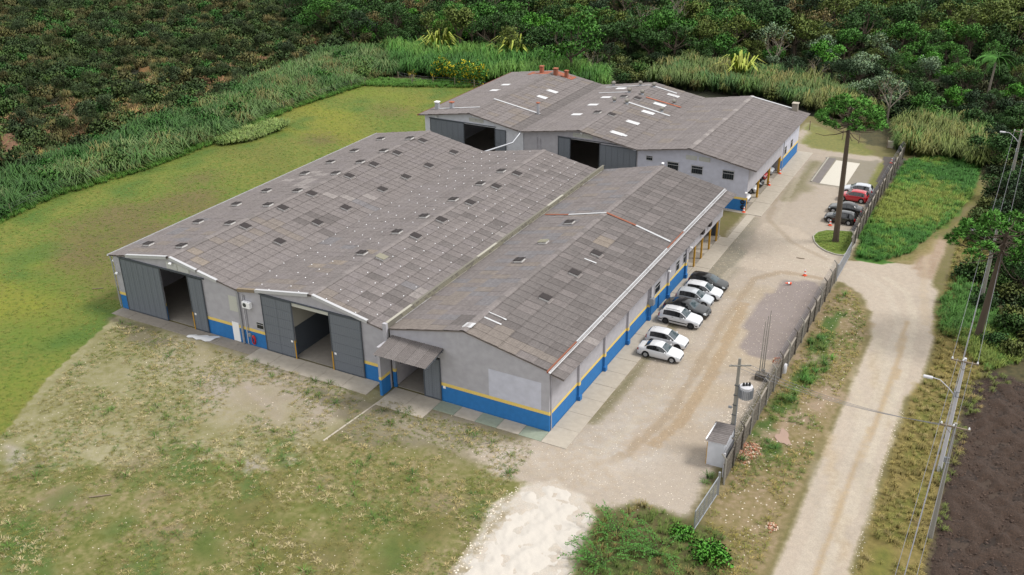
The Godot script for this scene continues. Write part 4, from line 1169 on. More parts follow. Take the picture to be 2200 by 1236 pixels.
func build_rear_block() -> void:
	var zf := -54.92; var zb := -83.9; var zw := -56.05
	var b1 := thing("warehouse_hall", "white walled hall with rusty chimneys along its ridge behind the front block", "building", Vector3.ZERO, 0.0, "halls of the rear block")
	var l1 := Slope.new(-39.93, 8.24, -48.55, 7.0, zf, zb, 5)
	var r1 := Slope.new(-39.93, 8.24, -31.8, 6.68, zf, zb, 5)
	var deck := roof_deck(b1, [l1, r1])
	var sh := []
	sheets_on(l1, sh, {}, [0, 8, 3, 0, 8])
	var low := {}
	for kk in 28: low[Vector2i(4, kk)] = 2
	sheets_on(r1, sh, low, [4, 3, 3, 3, 0])
	lay_sheets(deck, sh)
	ridge_caps(deck, l1, r1, [2, 7, 2])
	sheet_patch(b1, l1, [1063, 195, 1087, 183], "skylight", mats["translucent"])
	sheet_patch(b1, r1, [1163, 209, 1186, 197], "skylight", mats["translucent"], 1.05, 1.8)
	strip_on(b1, l1, "flashing", Vector2(934, 235), Vector2(1031, 231.5), 0.35, mats["white_metal"])
	strip_on(b1, r1, "flashing", Vector2(1061, 213.5), Vector2(1160, 246), 0.35, mats["white_metal"])
	for q in [[l1, 940, 235, 0.55, 1.0, "zinc", "white"], [l1, 971, 233.5, 0.5, 0.85, "zinc", "rust_bright"], [r1, 1156, 246, 0.32, 1.6, "zinc", "rust_bright"], [l1, 1164, 157, 0.55, 1.0, "rust_bright", "rust_bright"], [r1, 1194, 162, 0.6, 1.0, "rust", "rust_bright"], [r1, 1217, 167, 0.5, 1.0, "rust", "rust_bright"]]:
		chimney(b1, q[0].hit(CAM, ray(q[1], q[2])), q[3], q[4], mats[q[5]], mats[q[6]])
	for q in [[l1, 1175, 157], [l1, 1150, 158], [r1, 1205, 160], [r1, 1222, 166]]:
		sheet_patch(b1, q[0], [q[1], q[2]], "rusty_sheet", mats["rust_bright"], 2.0, 2.0)
	wall_strips(b1, zw, 0.2, [[-48.2, 6.8], [-39.93, 8.05], [-31.8, 6.5]], [[-41.6, -36.3, 0.0, 6.3]], false, mats["wall_white"])
	sliding_door(b1, -47.2, -41.5, 6.4, zw + 0.07, 1, 6)
	sliding_door(b1, -36.3, -34.6, 6.2, zw + 0.07, 3, 2)
	block_wall(b1, "door_rail", Vector3(-47.4, 6.42, zw + 0.004), Vector3(-36.2, 6.52, zw + 0.12), mats["door_frame"])
	louvre(b1, -40.6, -38.2, 6.75, 7.35, zw)
	block_wall(b1, "side_wall", Vector3(-48.2, -0.1, zb + 0.3), Vector3(-48.0, 6.8, zw - 0.2), mats["wall_white"])
	block_wall(b1, "back_wall", Vector3(-48.2, -0.1, zb + 0.1), Vector3(-31.8, 6.6, zb + 0.3), mats["wall_dim"])
	block_wall(b1, "partition", Vector3(-31.9, -0.1, zb + 0.3), Vector3(-31.7, 6.5, zw - 0.2), mats["inside"])
	block_wall(b1, "inside_floor", Vector3(-48.0, -0.1, zb + 0.3), Vector3(-31.9, 0.05, zw - 0.2), mats["inside_floor"])
	floodlight(b1, Vector3(-39.7, 7.7, zw), Vector3(0, 0.1, 0.9))
	floodlight(b1, Vector3(-46.0, 6.8, zw), Vector3(0, 0.1, 0.9))
	gutter_run(b1, Vector3(-48.68, 6.92, zf), Vector3(-48.68, 6.92, zb), mats["rust"])
	var b2 := thing("warehouse_hall", "grey hall with round turbine ventilators and white skylight sheets on its roof", "building", Vector3.ZERO, 0.0, "halls of the rear block")
	var l2 := Slope.new(-22.82, 8.0, -31.72, 6.66, zf, zb, 5)
	var r2 := Slope.new(-22.82, 8.0, -14.6, 6.5, zf, zb, 5)
	deck = roof_deck(b2, [l2, r2])
	sh = []
	sheets_on(l2, sh, {}, [0, 8, 3, 0, 1])
	sheets_on(r2, sh, {}, [4, 0, 3, 3, 0, 1])
	lay_sheets(deck, sh)
	ridge_caps(deck, l2, r2, [0, 3, 8])
	sheet_patch(b2, l2, [1240, 247, 1275, 226, 1303, 210, 1335, 191], "skylight", mats["translucent"], 1.05, 1.7)
	sheet_patch(b2, r2, [1325, 287, 1359, 264, 1392, 242.5, 1417, 225.5, 1446, 206], "skylight", mats["translucent"], 1.05, 1.9)
	sheet_patch(b2, r2, [1341, 292], "skylight", mats["translucent"], 0.7, 0.7)
	strip_on(b2, l2, "flashing", Vector2(1302, 189), Vector2(1398, 184), 0.3, mats["white_metal"])
	strip_on(b2, l2, "flashing", Vector2(1287, 201), Vector2(1348, 199), 0.3, mats["white_metal"])
	strip_on(b2, r2, "flashing", Vector2(1408, 187), Vector2(1454, 202), 0.4, mats["white_metal"])
	strip_on(b2, r2, "flashing", Vector2(1388, 210), Vector2(1463, 232), 0.4, mats["rust_bright"])
	strip_on(b2, r2, "flashing", Vector2(1347, 220), Vector2(1439, 250.5), 0.45, mats["white_metal"])
	roof_vents(b2, l2, [1284.6, 242, 1341, 208])
	roof_vents(b2, r2, [1314.6, 247, 1370, 212])
	for q in [[l2, 1318.6, 185], [l2, 1376, 185], [r2, 1405, 188], [l2, 1352, 200], [r2, 1380, 204], [l2, 1320, 220], [r2, 1347, 224], [r2, 1448, 225], [r2, 1422, 241]]:
		turbine(b2, q[0].hit(CAM, ray(q[1], q[2])))
	wall_strips(b2, zw, 0.2, [[-31.7, 6.48], [-22.82, 7.8], [-14.6, 6.35]], [[-24.6, -20.0, 0.0, 6.3]], false, mats["wall_grey"])
	sliding_door(b2, -26.3, -24.5, 6.4, zw + 0.07, 1, 2)
	sliding_door(b2, -20.1, -14.8, 6.2, zw + 0.07, 1, 6)
	block_wall(b2, "door_rail", Vector3(-26.4, 6.42, zw + 0.004), Vector3(-15.0, 6.5, zw + 0.12), mats["door_frame"])
	louvre(b2, -24.1, -21.2, 6.7, 7.3, zw)
	block_wall(b2, "back_wall", Vector3(-31.7, -0.1, zb + 0.1), Vector3(-14.6, 6.5, zb + 0.3), mats["wall_dim"])
	block_wall(b2, "partition", Vector3(-14.75, -0.1, zb + 0.3), Vector3(-14.55, 6.35, zw - 0.2), mats["inside"])
	block_wall(b2, "inside_floor", Vector3(-31.7, -0.1, zb + 0.3), Vector3(-14.75, 0.05, zw - 0.2), mats["inside_floor"])
	floodlight(b2, Vector3(-22.7, 7.4, zw), Vector3(0, 0.1, 0.9))
	gutter_run(b2, Vector3(-31.76, 6.62, zf + 0.1), Vector3(-31.76, 6.62, zb), mats["zinc"], Vector2(0.3, 0.1), "valley_gutter")
	downpipe(b2, [Vector3(-31.7, 6.5, zf), Vector3(-31.9, 5.6, -53.0), Vector3(-33.4, 5.65, -47.4)], 0.12, mats["zinc"])
	for q in [[-29.6, 5.9], [-29.1, 5.6]]:
		downpipe(b2, [Vector3(q[0], q[1], zw + 0.06), Vector3(q[0] + 0.1, 3.0, zw + 0.06)], 0.05, mats["wall_dim"], "conduit")
	var b3 := thing("warehouse_hall", "pale bluish hall with barred gable windows and a carport on yellow posts", "building", Vector3.ZERO, 0.0, "halls of the rear block")
	var l3 := Slope.new(-7.23, 7.64, -14.55, 6.46, zf, zb, 4)
	var r3 := Slope.new(-7.23, 7.64, 1.58, 5.94, zf, zb, 5)
	deck = roof_deck(b3, [l3, r3])
	sh = []
	var streaky := {}
	for kk in 28:
		if kk % 5 < 2:
			for j in 4: streaky[Vector2i(j, kk)] = 3
	sheets_on(l3, sh, streaky, [0, 1, 8, 4])
	sheets_on(r3, sh, {}, [0, 0, 8, 0, 1, 0])
	lay_sheets(deck, sh)
	ridge_caps(deck, l3, r3, [3, 6, 3])
	gutter_run(b3, Vector3(-14.6, 6.42, zf + 0.1), Vector3(-14.6, 6.42, zb), mats["zinc"], Vector2(0.3, 0.1), "valley_gutter")
	strip_on(b3, r3, "flashing", Vector2(1614, 208), Vector2(1712, 237), 0.4, mats["white_metal"])
	chimney(b3, r3.hit(CAM, ray(1708, 238)), 0.8, 1.0, mats["concrete_dark"], mats["concrete"])
	wall_strips(b3, zw, 0.2, [[-14.6, 6.35], [-7.23, 7.45], [0.38, 5.95]], [], true, mats["wall_pale"], [1.55, 1.85])
	for q in [[-12.58, 5.64, 0.9, 0.6, 2], [-9.3, 5.0, 1.5, 1.1, 4], [-6.05, 4.98, 1.5, 1.05, 4], [-1.94, 4.93, 1.5, 1.15, 4]]:
		var p := zp(to_pixel(Vector3(q[0], q[1], -55.0)).x, to_pixel(Vector3(q[0], q[1], -55.0)).y, zw)
		barred_window(b3, p, q[2], q[3], 0.0, q[4], q[4] > 2)
	for q in [-6.9, -5.15]:
		var p := zp(to_pixel(Vector3(q, 6.52, -55.0)).x, to_pixel(Vector3(q, 6.52, -55.0)).y, zw)
		louvre(b3, p.x - 0.75, p.x + 0.75, p.y - 0.3, p.y + 0.3, zw, 1)
	block_wall(b3, "back_wall", Vector3(-14.5, -0.1, zb + 0.1), Vector3(0.2, 6.0, zb + 0.3), mats["wall_dim"])
	block_wall(b3, "carport_wall", Vector3(-9.2, -0.1, -73.5), Vector3(-9.0, 6.2, -56.3), mats["wall_dim"])
	block_wall(b3, "carport_wall", Vector3(-9.0, -0.1, -73.7), Vector3(0.18, 6.0, -73.5), mats["wall_dim"])
	for seg in [[-0.1, 1.55, "blue_dado", "blue", 0.0], [1.55, 1.85, "yellow_stripe", "yellow", 0.012], [1.85, 5.9, "side_wall", "wall_pale", 0.0]]:
		block_wall(b3, seg[2], Vector3(0.18, seg[0], zb + 0.3), Vector3(0.38 + seg[4], seg[1], -73.5), mats[seg[3]])
	block_wall(b3, "carport_fascia", Vector3(0.22, 2.5, -73.48), Vector3(0.4, 5.9, -56.06), mats["wall_side_grey"])
	for zz in [-56.2, -61.8, -67.3, -72.9]:
		block_wall(b3, "carport_post", Vector3(0.18, 0.04, zz - 0.12), Vector3(0.43, 2.5 if zz < -57 else 1.86, zz + 0.12), mats["yellow_post"])
	for q in [-75.6, -79.2]:
		barred_window(b3, Vector3(0.38, 2.6, q), 1.1, 1.2, PI / 2, 3, false)
	downpipe(b3, [Vector3(0.5, 5.8, -74.0), Vector3(0.5, 0.1, -74.0)], 0.06, mats["zinc"])
	floodlight(b3, Vector3(0.3, 2.6, zw), Vector3(0.2, 0.2, 0.9))

func chimney(hall: Node, at: Vector3, w: float, h: float, m: Material, cm: Material) -> void:
	var b := Builder.new()
	b.span(Vector3(at.x - w * 0.5, at.y - 0.3, at.z - w * 0.5), Vector3(at.x + w * 0.5, at.y + h, at.z + w * 0.5))
	var o := part(b, "chimney", m, hall)
	var c := Builder.new()
	c.cbox(at + Vector3(0, h + 0.16, 0), Vector3(w + 0.16, 0.12, w + 0.16), 0.04)
	for s in [Vector2(-1, -1), Vector2(1, -1), Vector2(1, 1), Vector2(-1, 1)]:
		c.box(at + Vector3(s.x * w * 0.4, h + 0.05, s.y * w * 0.4), Vector3(0.06, 0.1, 0.06))
	part(c, "chimney_cap", cm, o)
func turbine(hall: Node, at: Vector3) -> void:
	var b := Builder.new()
	b.lathe([[0.34, -0.2], [0.24, 0.05], [0.22, 0.3]], at, 12)
	var o := part(b, "turbine_ventilator", mats["galvanised"], hall)
	var d := Builder.new()
	for k in 14:
		var a0 := TAU * k / 14.0
		for j in 4:
			var p := []
			for q in [[a0, j], [a0 + 0.40, j], [a0 + 0.40, j + 1], [a0, j + 1]]:
				var lat: float = lerpf(-1.2, 1.25, q[1] / 4.0)
				var r: float = 0.36 * cos(lat) * (1.0 if q[0] == a0 else 0.93)
				p.append(at + Vector3(cos(q[0]) * r, 0.56 + 0.27 * sin(lat), -sin(q[0]) * r))
			d.quad(p[0], p[1], p[2], p[3])
	d.lathe([[0.0, 0.84], [0.12, 0.82], [0.14, 0.79]], at, 10)
	part(d, "turbine_head", mats["pole_grey"], o)

# ---- boundary wall, gates, field fence
func build_boundary() -> void:
	for run in [[0.2, -39.6, "mottled concrete panel wall with bent wire posts between gravel yard and dirt road"], [-48.9, -87.0, "dark weathered panel wall between parked cars and the green ditch"]]:
		var o := thing("boundary_wall", run[2], "wall")
		var n := int(round((run[0] - run[1]) / 2.5))
		var st: float = (run[0] - run[1]) / n
		var lines := [[], [], []]
		for i in n + 1:
			var z: float = run[0] - st * i
			var x := 14.85 + 0.1 * sin(z * 0.13)
			var lean := rng.randf_range(-0.05, 0.05)
			var y0 := ground_y(x, z) - 0.3
			if i < n:
				var z2 := z - st
				var x2 := 14.85 + 0.1 * sin(z2 * 0.13)
				for j in 4:
					var b := Builder.new()
					var h0 := -0.2 + 0.5 * j + (0.008 if j else 0.0)
					var h1 := 0.3 + 0.5 * j - 0.008
					b.cbox(Vector3((x + x2) * 0.5 + rng.randf_range(-0.015, 0.015), (h0 + h1) * 0.5, (z + z2) * 0.5), Vector3(0.07, h1 - h0, st - 0.16), 0.015, Basis(Vector3.UP, atan2(x - x2, z - z2)))
					part(b, "panel", mats["old_wall"], o)
				var cb := Builder.new()
				cb.cbox(Vector3((x + x2) * 0.5, 1.83, (z + z2) * 0.5), Vector3(0.16, 0.07, st - 0.02), 0.02, Basis(Vector3.UP, atan2(x - x2, z - z2)))
				part(cb, "coping", mats["concrete_dark"] if rng.randf() < 0.6 else mats["old_wall"], o)
			var pb := Builder.new()
			var top := Vector3(x + 0.1 + lean, 2.35, z)
			pb.tube([Vector3(x + 0.1, y0, z), top, top + Vector3(-0.34, 0.36, lean)], [0.075, 0.07, 0.055], 6)
			part(pb, "post", mats["pole_grey"] if rng.randf() < 0.5 else mats["old_wall"], o)
			for k in 3: lines[k].append(top + Vector3(-0.12 - 0.1 * k, 0.12 + 0.11 * k, 0))
		for k in 3:
			var wb := Builder.new()
			wb.tube(lines[k], [0.012], 3, false)
			part(wb, "barbed_wire", mats["cable"], o)
	gate(gp(1540, 1066), gp(1491, 1141), 1.75, "grey mesh gate leaf standing open by the meter hut", 5)
	gate(gp(1797, 603), gp(1826, 551), 1.75, "long grey mesh sliding gate at the dirt road entrance", 8)
	var near := Builder.new()
	var np := gp(1553, 1025)
	near.tube([np, np + Vector3(0, 2.2, 0)], [0.08], 7)
	tag(part(near, "gate_post", mats["pole_white"], self), "pale concrete gate post beside the meter hut", "post")
	# wooden post-and-wire fence along the reeds
	var pm := Builder.new()
	pm.tube([Vector3.ZERO, Vector3(0.02, 0.8, 0.01), Vector3(0, 1.6, 0.03)], [0.08, 0.075, 0.07], 6)
	var pmesh := pm.mesh()
	var f := thing("field_fence", "weathered post and wire fence along the tall reeds beside the lawn", "fence")
	var way := [[-60, 500], [25, 462], [133, 410], [213, 388], [243, 375], [272, 364], [302, 348], [330, 343], [384, 318], [408, 312], [435, 304], [528, 265], [587, 245], [610, 237], [630, 230], [650, 222], [690, 210], [720, 200], [755, 190], [784, 184]]
	var prev := Vector3.ZERO
	for i in way.size():
		var p := gp(way[i][0], way[i][1])
		var o := part(pmesh, "fence_post", mats["wood"], f)
		o.position = p
		o.rotation = Vector3(rng.randf_range(-0.06, 0.06), rng.randf() * 6.0, rng.randf_range(-0.06, 0.06))
		if i:
			for h in [0.5, 1.0, 1.45]:
				var w := Builder.new()
				w.tube([prev + Vector3(0, h, 0), p + Vector3(0, h, 0)], [0.01], 3, false)
				part(w, "wire", mats["cable"], f)
		prev = p
	var f2 := thing("field_fence", "light wire fence across the far end of the lawn behind the halls", "fence")
	prev = Vector3.ZERO
	for i in 9:
		var p := Vector3(-80.0 + 4.2 * i, 0, -95.0 + 0.9 * sin(i * 1.3))
		var o := part(pmesh, "fence_post", mats["wood"], f2)
		o.position = p
		if i:
			for h in [0.5, 1.0, 1.45]:
				var w := Builder.new()
				w.tube([prev + Vector3(0, h, 0), p + Vector3(0, h, 0)], [0.01], 3, false)
				part(w, "wire", mats["cable"], f2)
		prev = p
	var f3 := thing("field_fence", "wooden rail fence behind the gravel parking strip beyond the pale slab", "fence")
	for q in [[1739, 280], [1810, 300], [1845, 308], [1905, 318]]:
		var o := part(pmesh, "fence_post", mats["wood"], f3)
		o.position = gp(q[0], q[1])
	var rail := Builder.new()
	rail.tube([gp(1810, 300) + Vector3(0, 1.3, 0), gp(1845, 308) + Vector3(0, 1.35, 0)], [0.05], 5)
	part(rail, "rail", mats["wood"], f3)

func gate(a: Vector3, b: Vector3, h: float, label: String, bays: int) -> void:
	var o := thing("gate", label, "gate")
	var f := Builder.new()
	for y in [0.12, h]: f.tube([a + Vector3(0, y, 0), b + Vector3(0, y, 0)], [0.045], 6)
	for e in [a, b]: f.tube([e + Vector3(0, 0.1, 0), e + Vector3(0, h, 0)], [0.045], 6)
	part(f, "frame", mats["galvanised"], o)
	var post := Builder.new()
	post.tube([a + (a - b).normalized() * 0.2, a + (a - b).normalized() * 0.2 + Vector3(0, h + 0.3, 0)], [0.09], 8)
	part(post, "post", mats["galvanised"], o)
	for i in range(1, bays):
		var q := Builder.new()
		var p := a.lerp(b, float(i) / bays)
		q.tube([p + Vector3(0, 0.12, 0), p + Vector3(0, h, 0)], [0.03], 5)
		part(q, "upright", mats["galvanised"], o)
	var mesh := Builder.new()
	var l := a.distance_to(b)
	var d := (b - a) / l
	var n := int(l / 0.16)
	for i in range(-int(h / 0.16), n):
		for s in [0, 1]:
			var x0 := 0.16 * i; var x1 := x0 + h - 0.12
			var t0 := clampf(x0, 0, l); var t1 := clampf(x1, 0, l)
			if t1 - t0 < 0.05: continue
			var y0 := 0.12 + (t0 - x0); var y1 := 0.12 + (t1 - x0)
			if s: y0 = h + 0.12 - y0; y1 = h + 0.12 - y1
			mesh.tube([a + d * t0 + Vector3(0, y0, 0), a + d * t1 + Vector3(0, y1, 0)], [0.007], 3, false)
	part(mesh, "wire_mesh", mats["galvanised"], o)

# ---- plants
func leaf(b: Builder, p: Vector3, dir: Vector3, side: Vector3, l: float, w: float, nn: Vector3) -> void:
	var a := b.vert(p, nn)
	b.vert(p + dir * l * 0.45 + side * w * 0.5, nn)
	b.vert(p + dir * l - Vector3(0, l * 0.12, 0), nn)
	b.vert(p + dir * l * 0.45 - side * w * 0.5, nn)
	b.ix.append_array(PackedInt32Array([a, a + 2, a + 1, a, a + 3, a + 2]))
func unit(r: RandomNumberGenerator) -> Vector3:
	var z := r.randf_range(-1, 1)
	var a := r.randf() * TAU
	return Vector3(sqrt(1 - z * z) * cos(a), z, sqrt(1 - z * z) * sin(a))
func leaf_ball(b: Builder, c: Vector3, rad: Vector3, n: int, size: float, r: RandomNumberGenerator, hue := Color(1, 1, 1)) -> void:
	for i in n:
		var u := unit(r)
		if u.y < -0.5 and r.randf() < 0.6: u.y = -u.y
		var p := c + u * rad * pow(r.randf(), 0.4)
		var t := unit(r)
		var d := (t + u * 0.7).normalized()
		var s := d.cross(unit(r)).normalized()
		var k := r.randf_range(0.65, 1.35)
		b.tint = Color(hue.r * k * r.randf_range(0.85, 1.2), hue.g * k, hue.b * k * r.randf_range(0.7, 1.1))
		leaf(b, p, d, s, size * r.randf_range(0.6, 1.4), size * r.randf_range(0.45, 0.8), (u * 0.8 + Vector3(0, 0.35, 0) + t * 0.5).normalized())
func limb(b: Builder, p: Vector3, d: Vector3, l: float, rad: float, depth: int, r: RandomNumberGenerator, tips: Array, spread := 0.7, kids := 3) -> void:
	var path := [p]
	var q := p
	var dd := d
	for i in 3:
		dd = (dd + unit(r) * 0.16 + Vector3(0, 0.06, 0)).normalized()
		q += dd * l / 3.0
		path.append(q)
	b.tube(path, [rad, rad * 0.88, rad * 0.75, rad * 0.6], 6 if rad > 0.06 else 4, false)
	if depth == 0:
		tips.append(q)
		return
	for k in kids:
		var a := (dd + (unit(r) * Vector3(1, 0.5, 1)).normalized() * spread + Vector3(0, 0.12, 0)).normalized()
		limb(b, path[3] if k < kids - 1 else path[2], a, l * r.randf_range(0.6, 0.8), rad * 0.55, depth - 1, r, tips, spread, kids)

var tree_kinds := []
func make_tree_kinds() -> void:
	var specs := [
		# trunk height, limb length, depth, kids, spread, lobe radius, leaves per lobe, leaf size, squash
		["round", 2.4, 2.2, 2, 4, 0.95, 1.25, 190, 0.34, 0.85],
		["round", 2.0, 2.4, 2, 4, 1.1, 1.15, 190, 0.30, 0.8],
		["tall", 3.8, 2.3, 2, 4, 0.65, 1.1, 180, 0.32, 1.0],
		["umbrella", 3.2, 2.9, 2, 5, 1.5, 1.25, 170, 0.30, 0.5],
		["airy", 3.6, 2.4, 2, 4, 0.8, 1.0, 70, 0.30, 0.9],
		["bare", 2.8, 2.6, 3, 3, 0.9, 0.7, 5, 0.24, 0.8],
		["bush", 0.4, 0.9, 1, 5, 1.3, 0.85, 190, 0.26, 0.85],
		["bush", 0.3, 0.8, 1, 6, 1.2, 0.75, 170, 0.22, 0.9],
	]
	for i in specs.size():
		var s: Array = specs[i]
		var r := RandomNumberGenerator.new()
		r.seed = 900 + i * 17
		var tb := Builder.new()
		var tips := []
		var lean := Vector3(r.randf_range(-0.2, 0.2), 0, r.randf_range(-0.2, 0.2))
		tb.tube([Vector3(0, -0.4, 0), lean * 0.4 + Vector3(0, s[1] * 0.5, 0), lean + Vector3(0, s[1], 0)], [0.24 if s[1] > 1 else 0.09, 0.19 if s[1] > 1 else 0.08, 0.16 if s[1] > 1 else 0.07], 8, false)
		for k in s[4]:
			var a: float = TAU * (k + r.randf() * 0.5) / s[4]
			limb(tb, lean + Vector3(0, s[1] * r.randf_range(0.75, 1.0), 0), Vector3(cos(a) * s[5], 0.8, sin(a) * s[5]).normalized(), s[2] * r.randf_range(0.8, 1.1), 0.12 if s[1] > 1 else 0.05, s[3] - 1, r, tips, s[5] * 0.8, 3)
		limb(tb, lean + Vector3(0, s[1], 0), Vector3(0, 1, 0), s[2] * 0.9, 0.13 if s[1] > 1 else 0.05, s[3] - 1, r, tips, s[5] * 0.8, 3)
		var cb := Builder.new()
		for t: Vector3 in tips:
			var rr: float = s[6] * r.randf_range(0.75, 1.25)
			var hue := Color(1, 1, 1).lerp([Color(1.25, 1.1, 0.7), Color(0.75, 0.85, 0.9), Color(1.1, 1.2, 0.9)][r.randi() % 3], r.randf())
			leaf_ball(cb, t, Vector3(rr, rr * s[9], rr), s[7], s[8], r, hue)
		tree_kinds.append({"shape": s[0], "crown": cb.mesh(), "trunk": tb.mesh()})

func grid_points(poly: PackedVector2Array, step: float, jitter := 0.45) -> Array:
	var lo := Vector2(1e9, 1e9); var hi := -lo
	for p in poly:
		lo = lo.min(p); hi = hi.max(p)
	var out := []
	var z := lo.y
	while z < hi.y:
		var x := lo.x
		while x < hi.x:
			var q := Vector2(x, z) + Vector2(rng.randf_range(-jitter, jitter), rng.randf_range(-jitter, jitter)) * step
			if Geometry2D.is_point_in_polygon(q, poly): out.append(Vector3(q.x, 0, q.y))
			x += step
		z += step
	return out
func in_view(p: Vector3, h: float, margin := 120.0) -> bool:
	var a := to_pixel(p); var b := to_pixel(p + Vector3(0, h, 0))
	return a.x > -margin and a.x < 2200 + margin and a.y > 0 - 60 and b.y < 1236 + margin
func tree(called: String, label: String, kind: int, at: Vector3, scale_: Vector3, leafm: Material, group := "") -> Node3D:
	var o := thing(called, label, "tree" if called.ends_with("tree") else "shrub", at, rng.randf() * TAU, group)
	part(tree_kinds[kind].trunk, "trunk", mats["bark"] if kind != 5 else mats["bark_pale"], o)
	part(tree_kinds[kind].crown, "crown", leafm, o)
	o.scale = scale_
	return o
var blade_mesh := {}
func tuft_mesh(key: String, blades: int, h: float, spread: float, w: float, seed_: int, droop := 0.5) -> ArrayMesh:
	if blade_mesh.has(key): return blade_mesh[key]
	var b := Builder.new()
	var r := RandomNumberGenerator.new()
	r.seed = seed_
	for i in blades:
		var a := r.randf() * TAU
		var o := Vector3(cos(a), 0, sin(a))
		var s := Vector3(-sin(a + r.randf_range(-0.8, 0.8)), 0, cos(a))
		var base := o * spread * 0.35 * r.randf()
		var hh := h * r.randf_range(0.55, 1.1)
		var out := spread * r.randf_range(0.2, 1.0)
		var k := r.randf_range(0.7, 1.3)
		b.tint = Color(k * r.randf_range(0.9, 1.15), k, k * r.randf_range(0.75, 1.05))
		var nn := (o * 0.3 + Vector3(0, 0.9, 0)).normalized()
		var pts := [base, base + o * out * 0.35 + Vector3(0, hh * 0.62, 0), base + o * out * (0.7 + droop * 0.3) + Vector3(0, hh, 0), base + o * out * (1.0 + droop) + Vector3(0, hh * (1.0 - droop * 0.45), 0)]
		var ww := [0.5, 1.0, 0.7]
		var ids := []
		for j in 3:
			ids.append(b.vert(pts[j] - s * w * ww[j] * 0.5, nn)); ids.append(b.vert(pts[j] + s * w * ww[j] * 0.5, nn))
		var tip := b.vert(pts[3], nn)
		for j in 2: b.squad(ids[2 * j], ids[2 * j + 1], ids[2 * j + 3], ids[2 * j + 2])
		b.ix.append_array(PackedInt32Array([ids[4], tip, ids[5]]))
	blade_mesh[key] = b.mesh()
	return blade_mesh[key]
func lin(r: float, g: float, b: float) -> Color:
	return srgb(r, g, b).srgb_to_linear() * 1.6
func sow(called: String, label: String, meshes: Array, poly: PackedVector2Array, step: float, smin: float, smax: float, cols: Array, y_off := 0.0, keep := 1.0, patchy := 0.0, category := "grass") -> void:
	var pl := []
	var cl := []
	for m in meshes:
		pl.append([]); cl.append([])
	var f := FastNoiseLite.new()
	f.seed = 77; f.frequency = 0.11
	var f2 := FastNoiseLite.new()
	f2.seed = 5; f2.frequency = 0.05
	for p: Vector3 in grid_points(poly, step, 0.6):
		if rng.randf() > keep: continue
		if patchy > 0.0 and f.get_noise_2d(p.x, p.z) < patchy - 0.5: continue
		if not in_view(p, 3.0, 60): continue
		if p.x > -50.4 and p.x < 2.7 and p.z > -84.5 and p.z < 2.0: continue
		var k := rng.randi() % meshes.size()
		var sc := rng.randf_range(smin, smax)
		p.y = ground_y(p.x, p.z) + y_off
		pl[k].append(Transform3D(Basis(Vector3.UP, rng.randf() * TAU).scaled(Vector3(sc, sc * rng.randf_range(0.8, 1.2), sc)), p))
		var t := clampf(f2.get_noise_2d(p.x + 40.0, p.z) * 1.6 + 0.5 + rng.randf_range(-0.3, 0.3), 0.0, 0.999) * cols.size()
		var c: Color = cols[int(t)]
		cl[k].append(c * rng.randf_range(0.8, 1.2))
	for k in meshes.size():
		if pl[k].size():
			var o := scatter(called, meshes[k], mats["plant"], pl[k], cl[k])
			tag(o, label, category)

func build_vegetation() -> void:
	worn("bark", srgb(86, 74, 62), grey_texture("fine", 512, 0.06, 4, 0.84, 1.0), 0.9, 0.95)
	worn("bark_pale", srgb(140, 130, 118), grey_texture("fine", 512, 0.06, 4, 0.84, 1.0), 0.9, 0.95)
	leaf_material("plant", Color(1, 1, 1), 0.3)
	leaf_material("leaf_dark", srgb(40, 68, 26))
	leaf_material("leaf_mid", srgb(52, 92, 30))
	leaf_material("leaf_olive", srgb(72, 84, 34))
	leaf_material("leaf_silver", srgb(90, 108, 86))
	leaf_material("leaf_bright", srgb(62, 110, 32))
	leaf_material("leaf_brown", srgb(92, 82, 52))
	leaf_material("leaf_deep", srgb(30, 50, 26))
	leaf_material("leaf_yellow", srgb(190, 170, 30))
	leaf_material("needle", srgb(64, 108, 36), 0.25)
	make_tree_kinds()
	woods()
	reeds()
	grasses()
	special_plants()

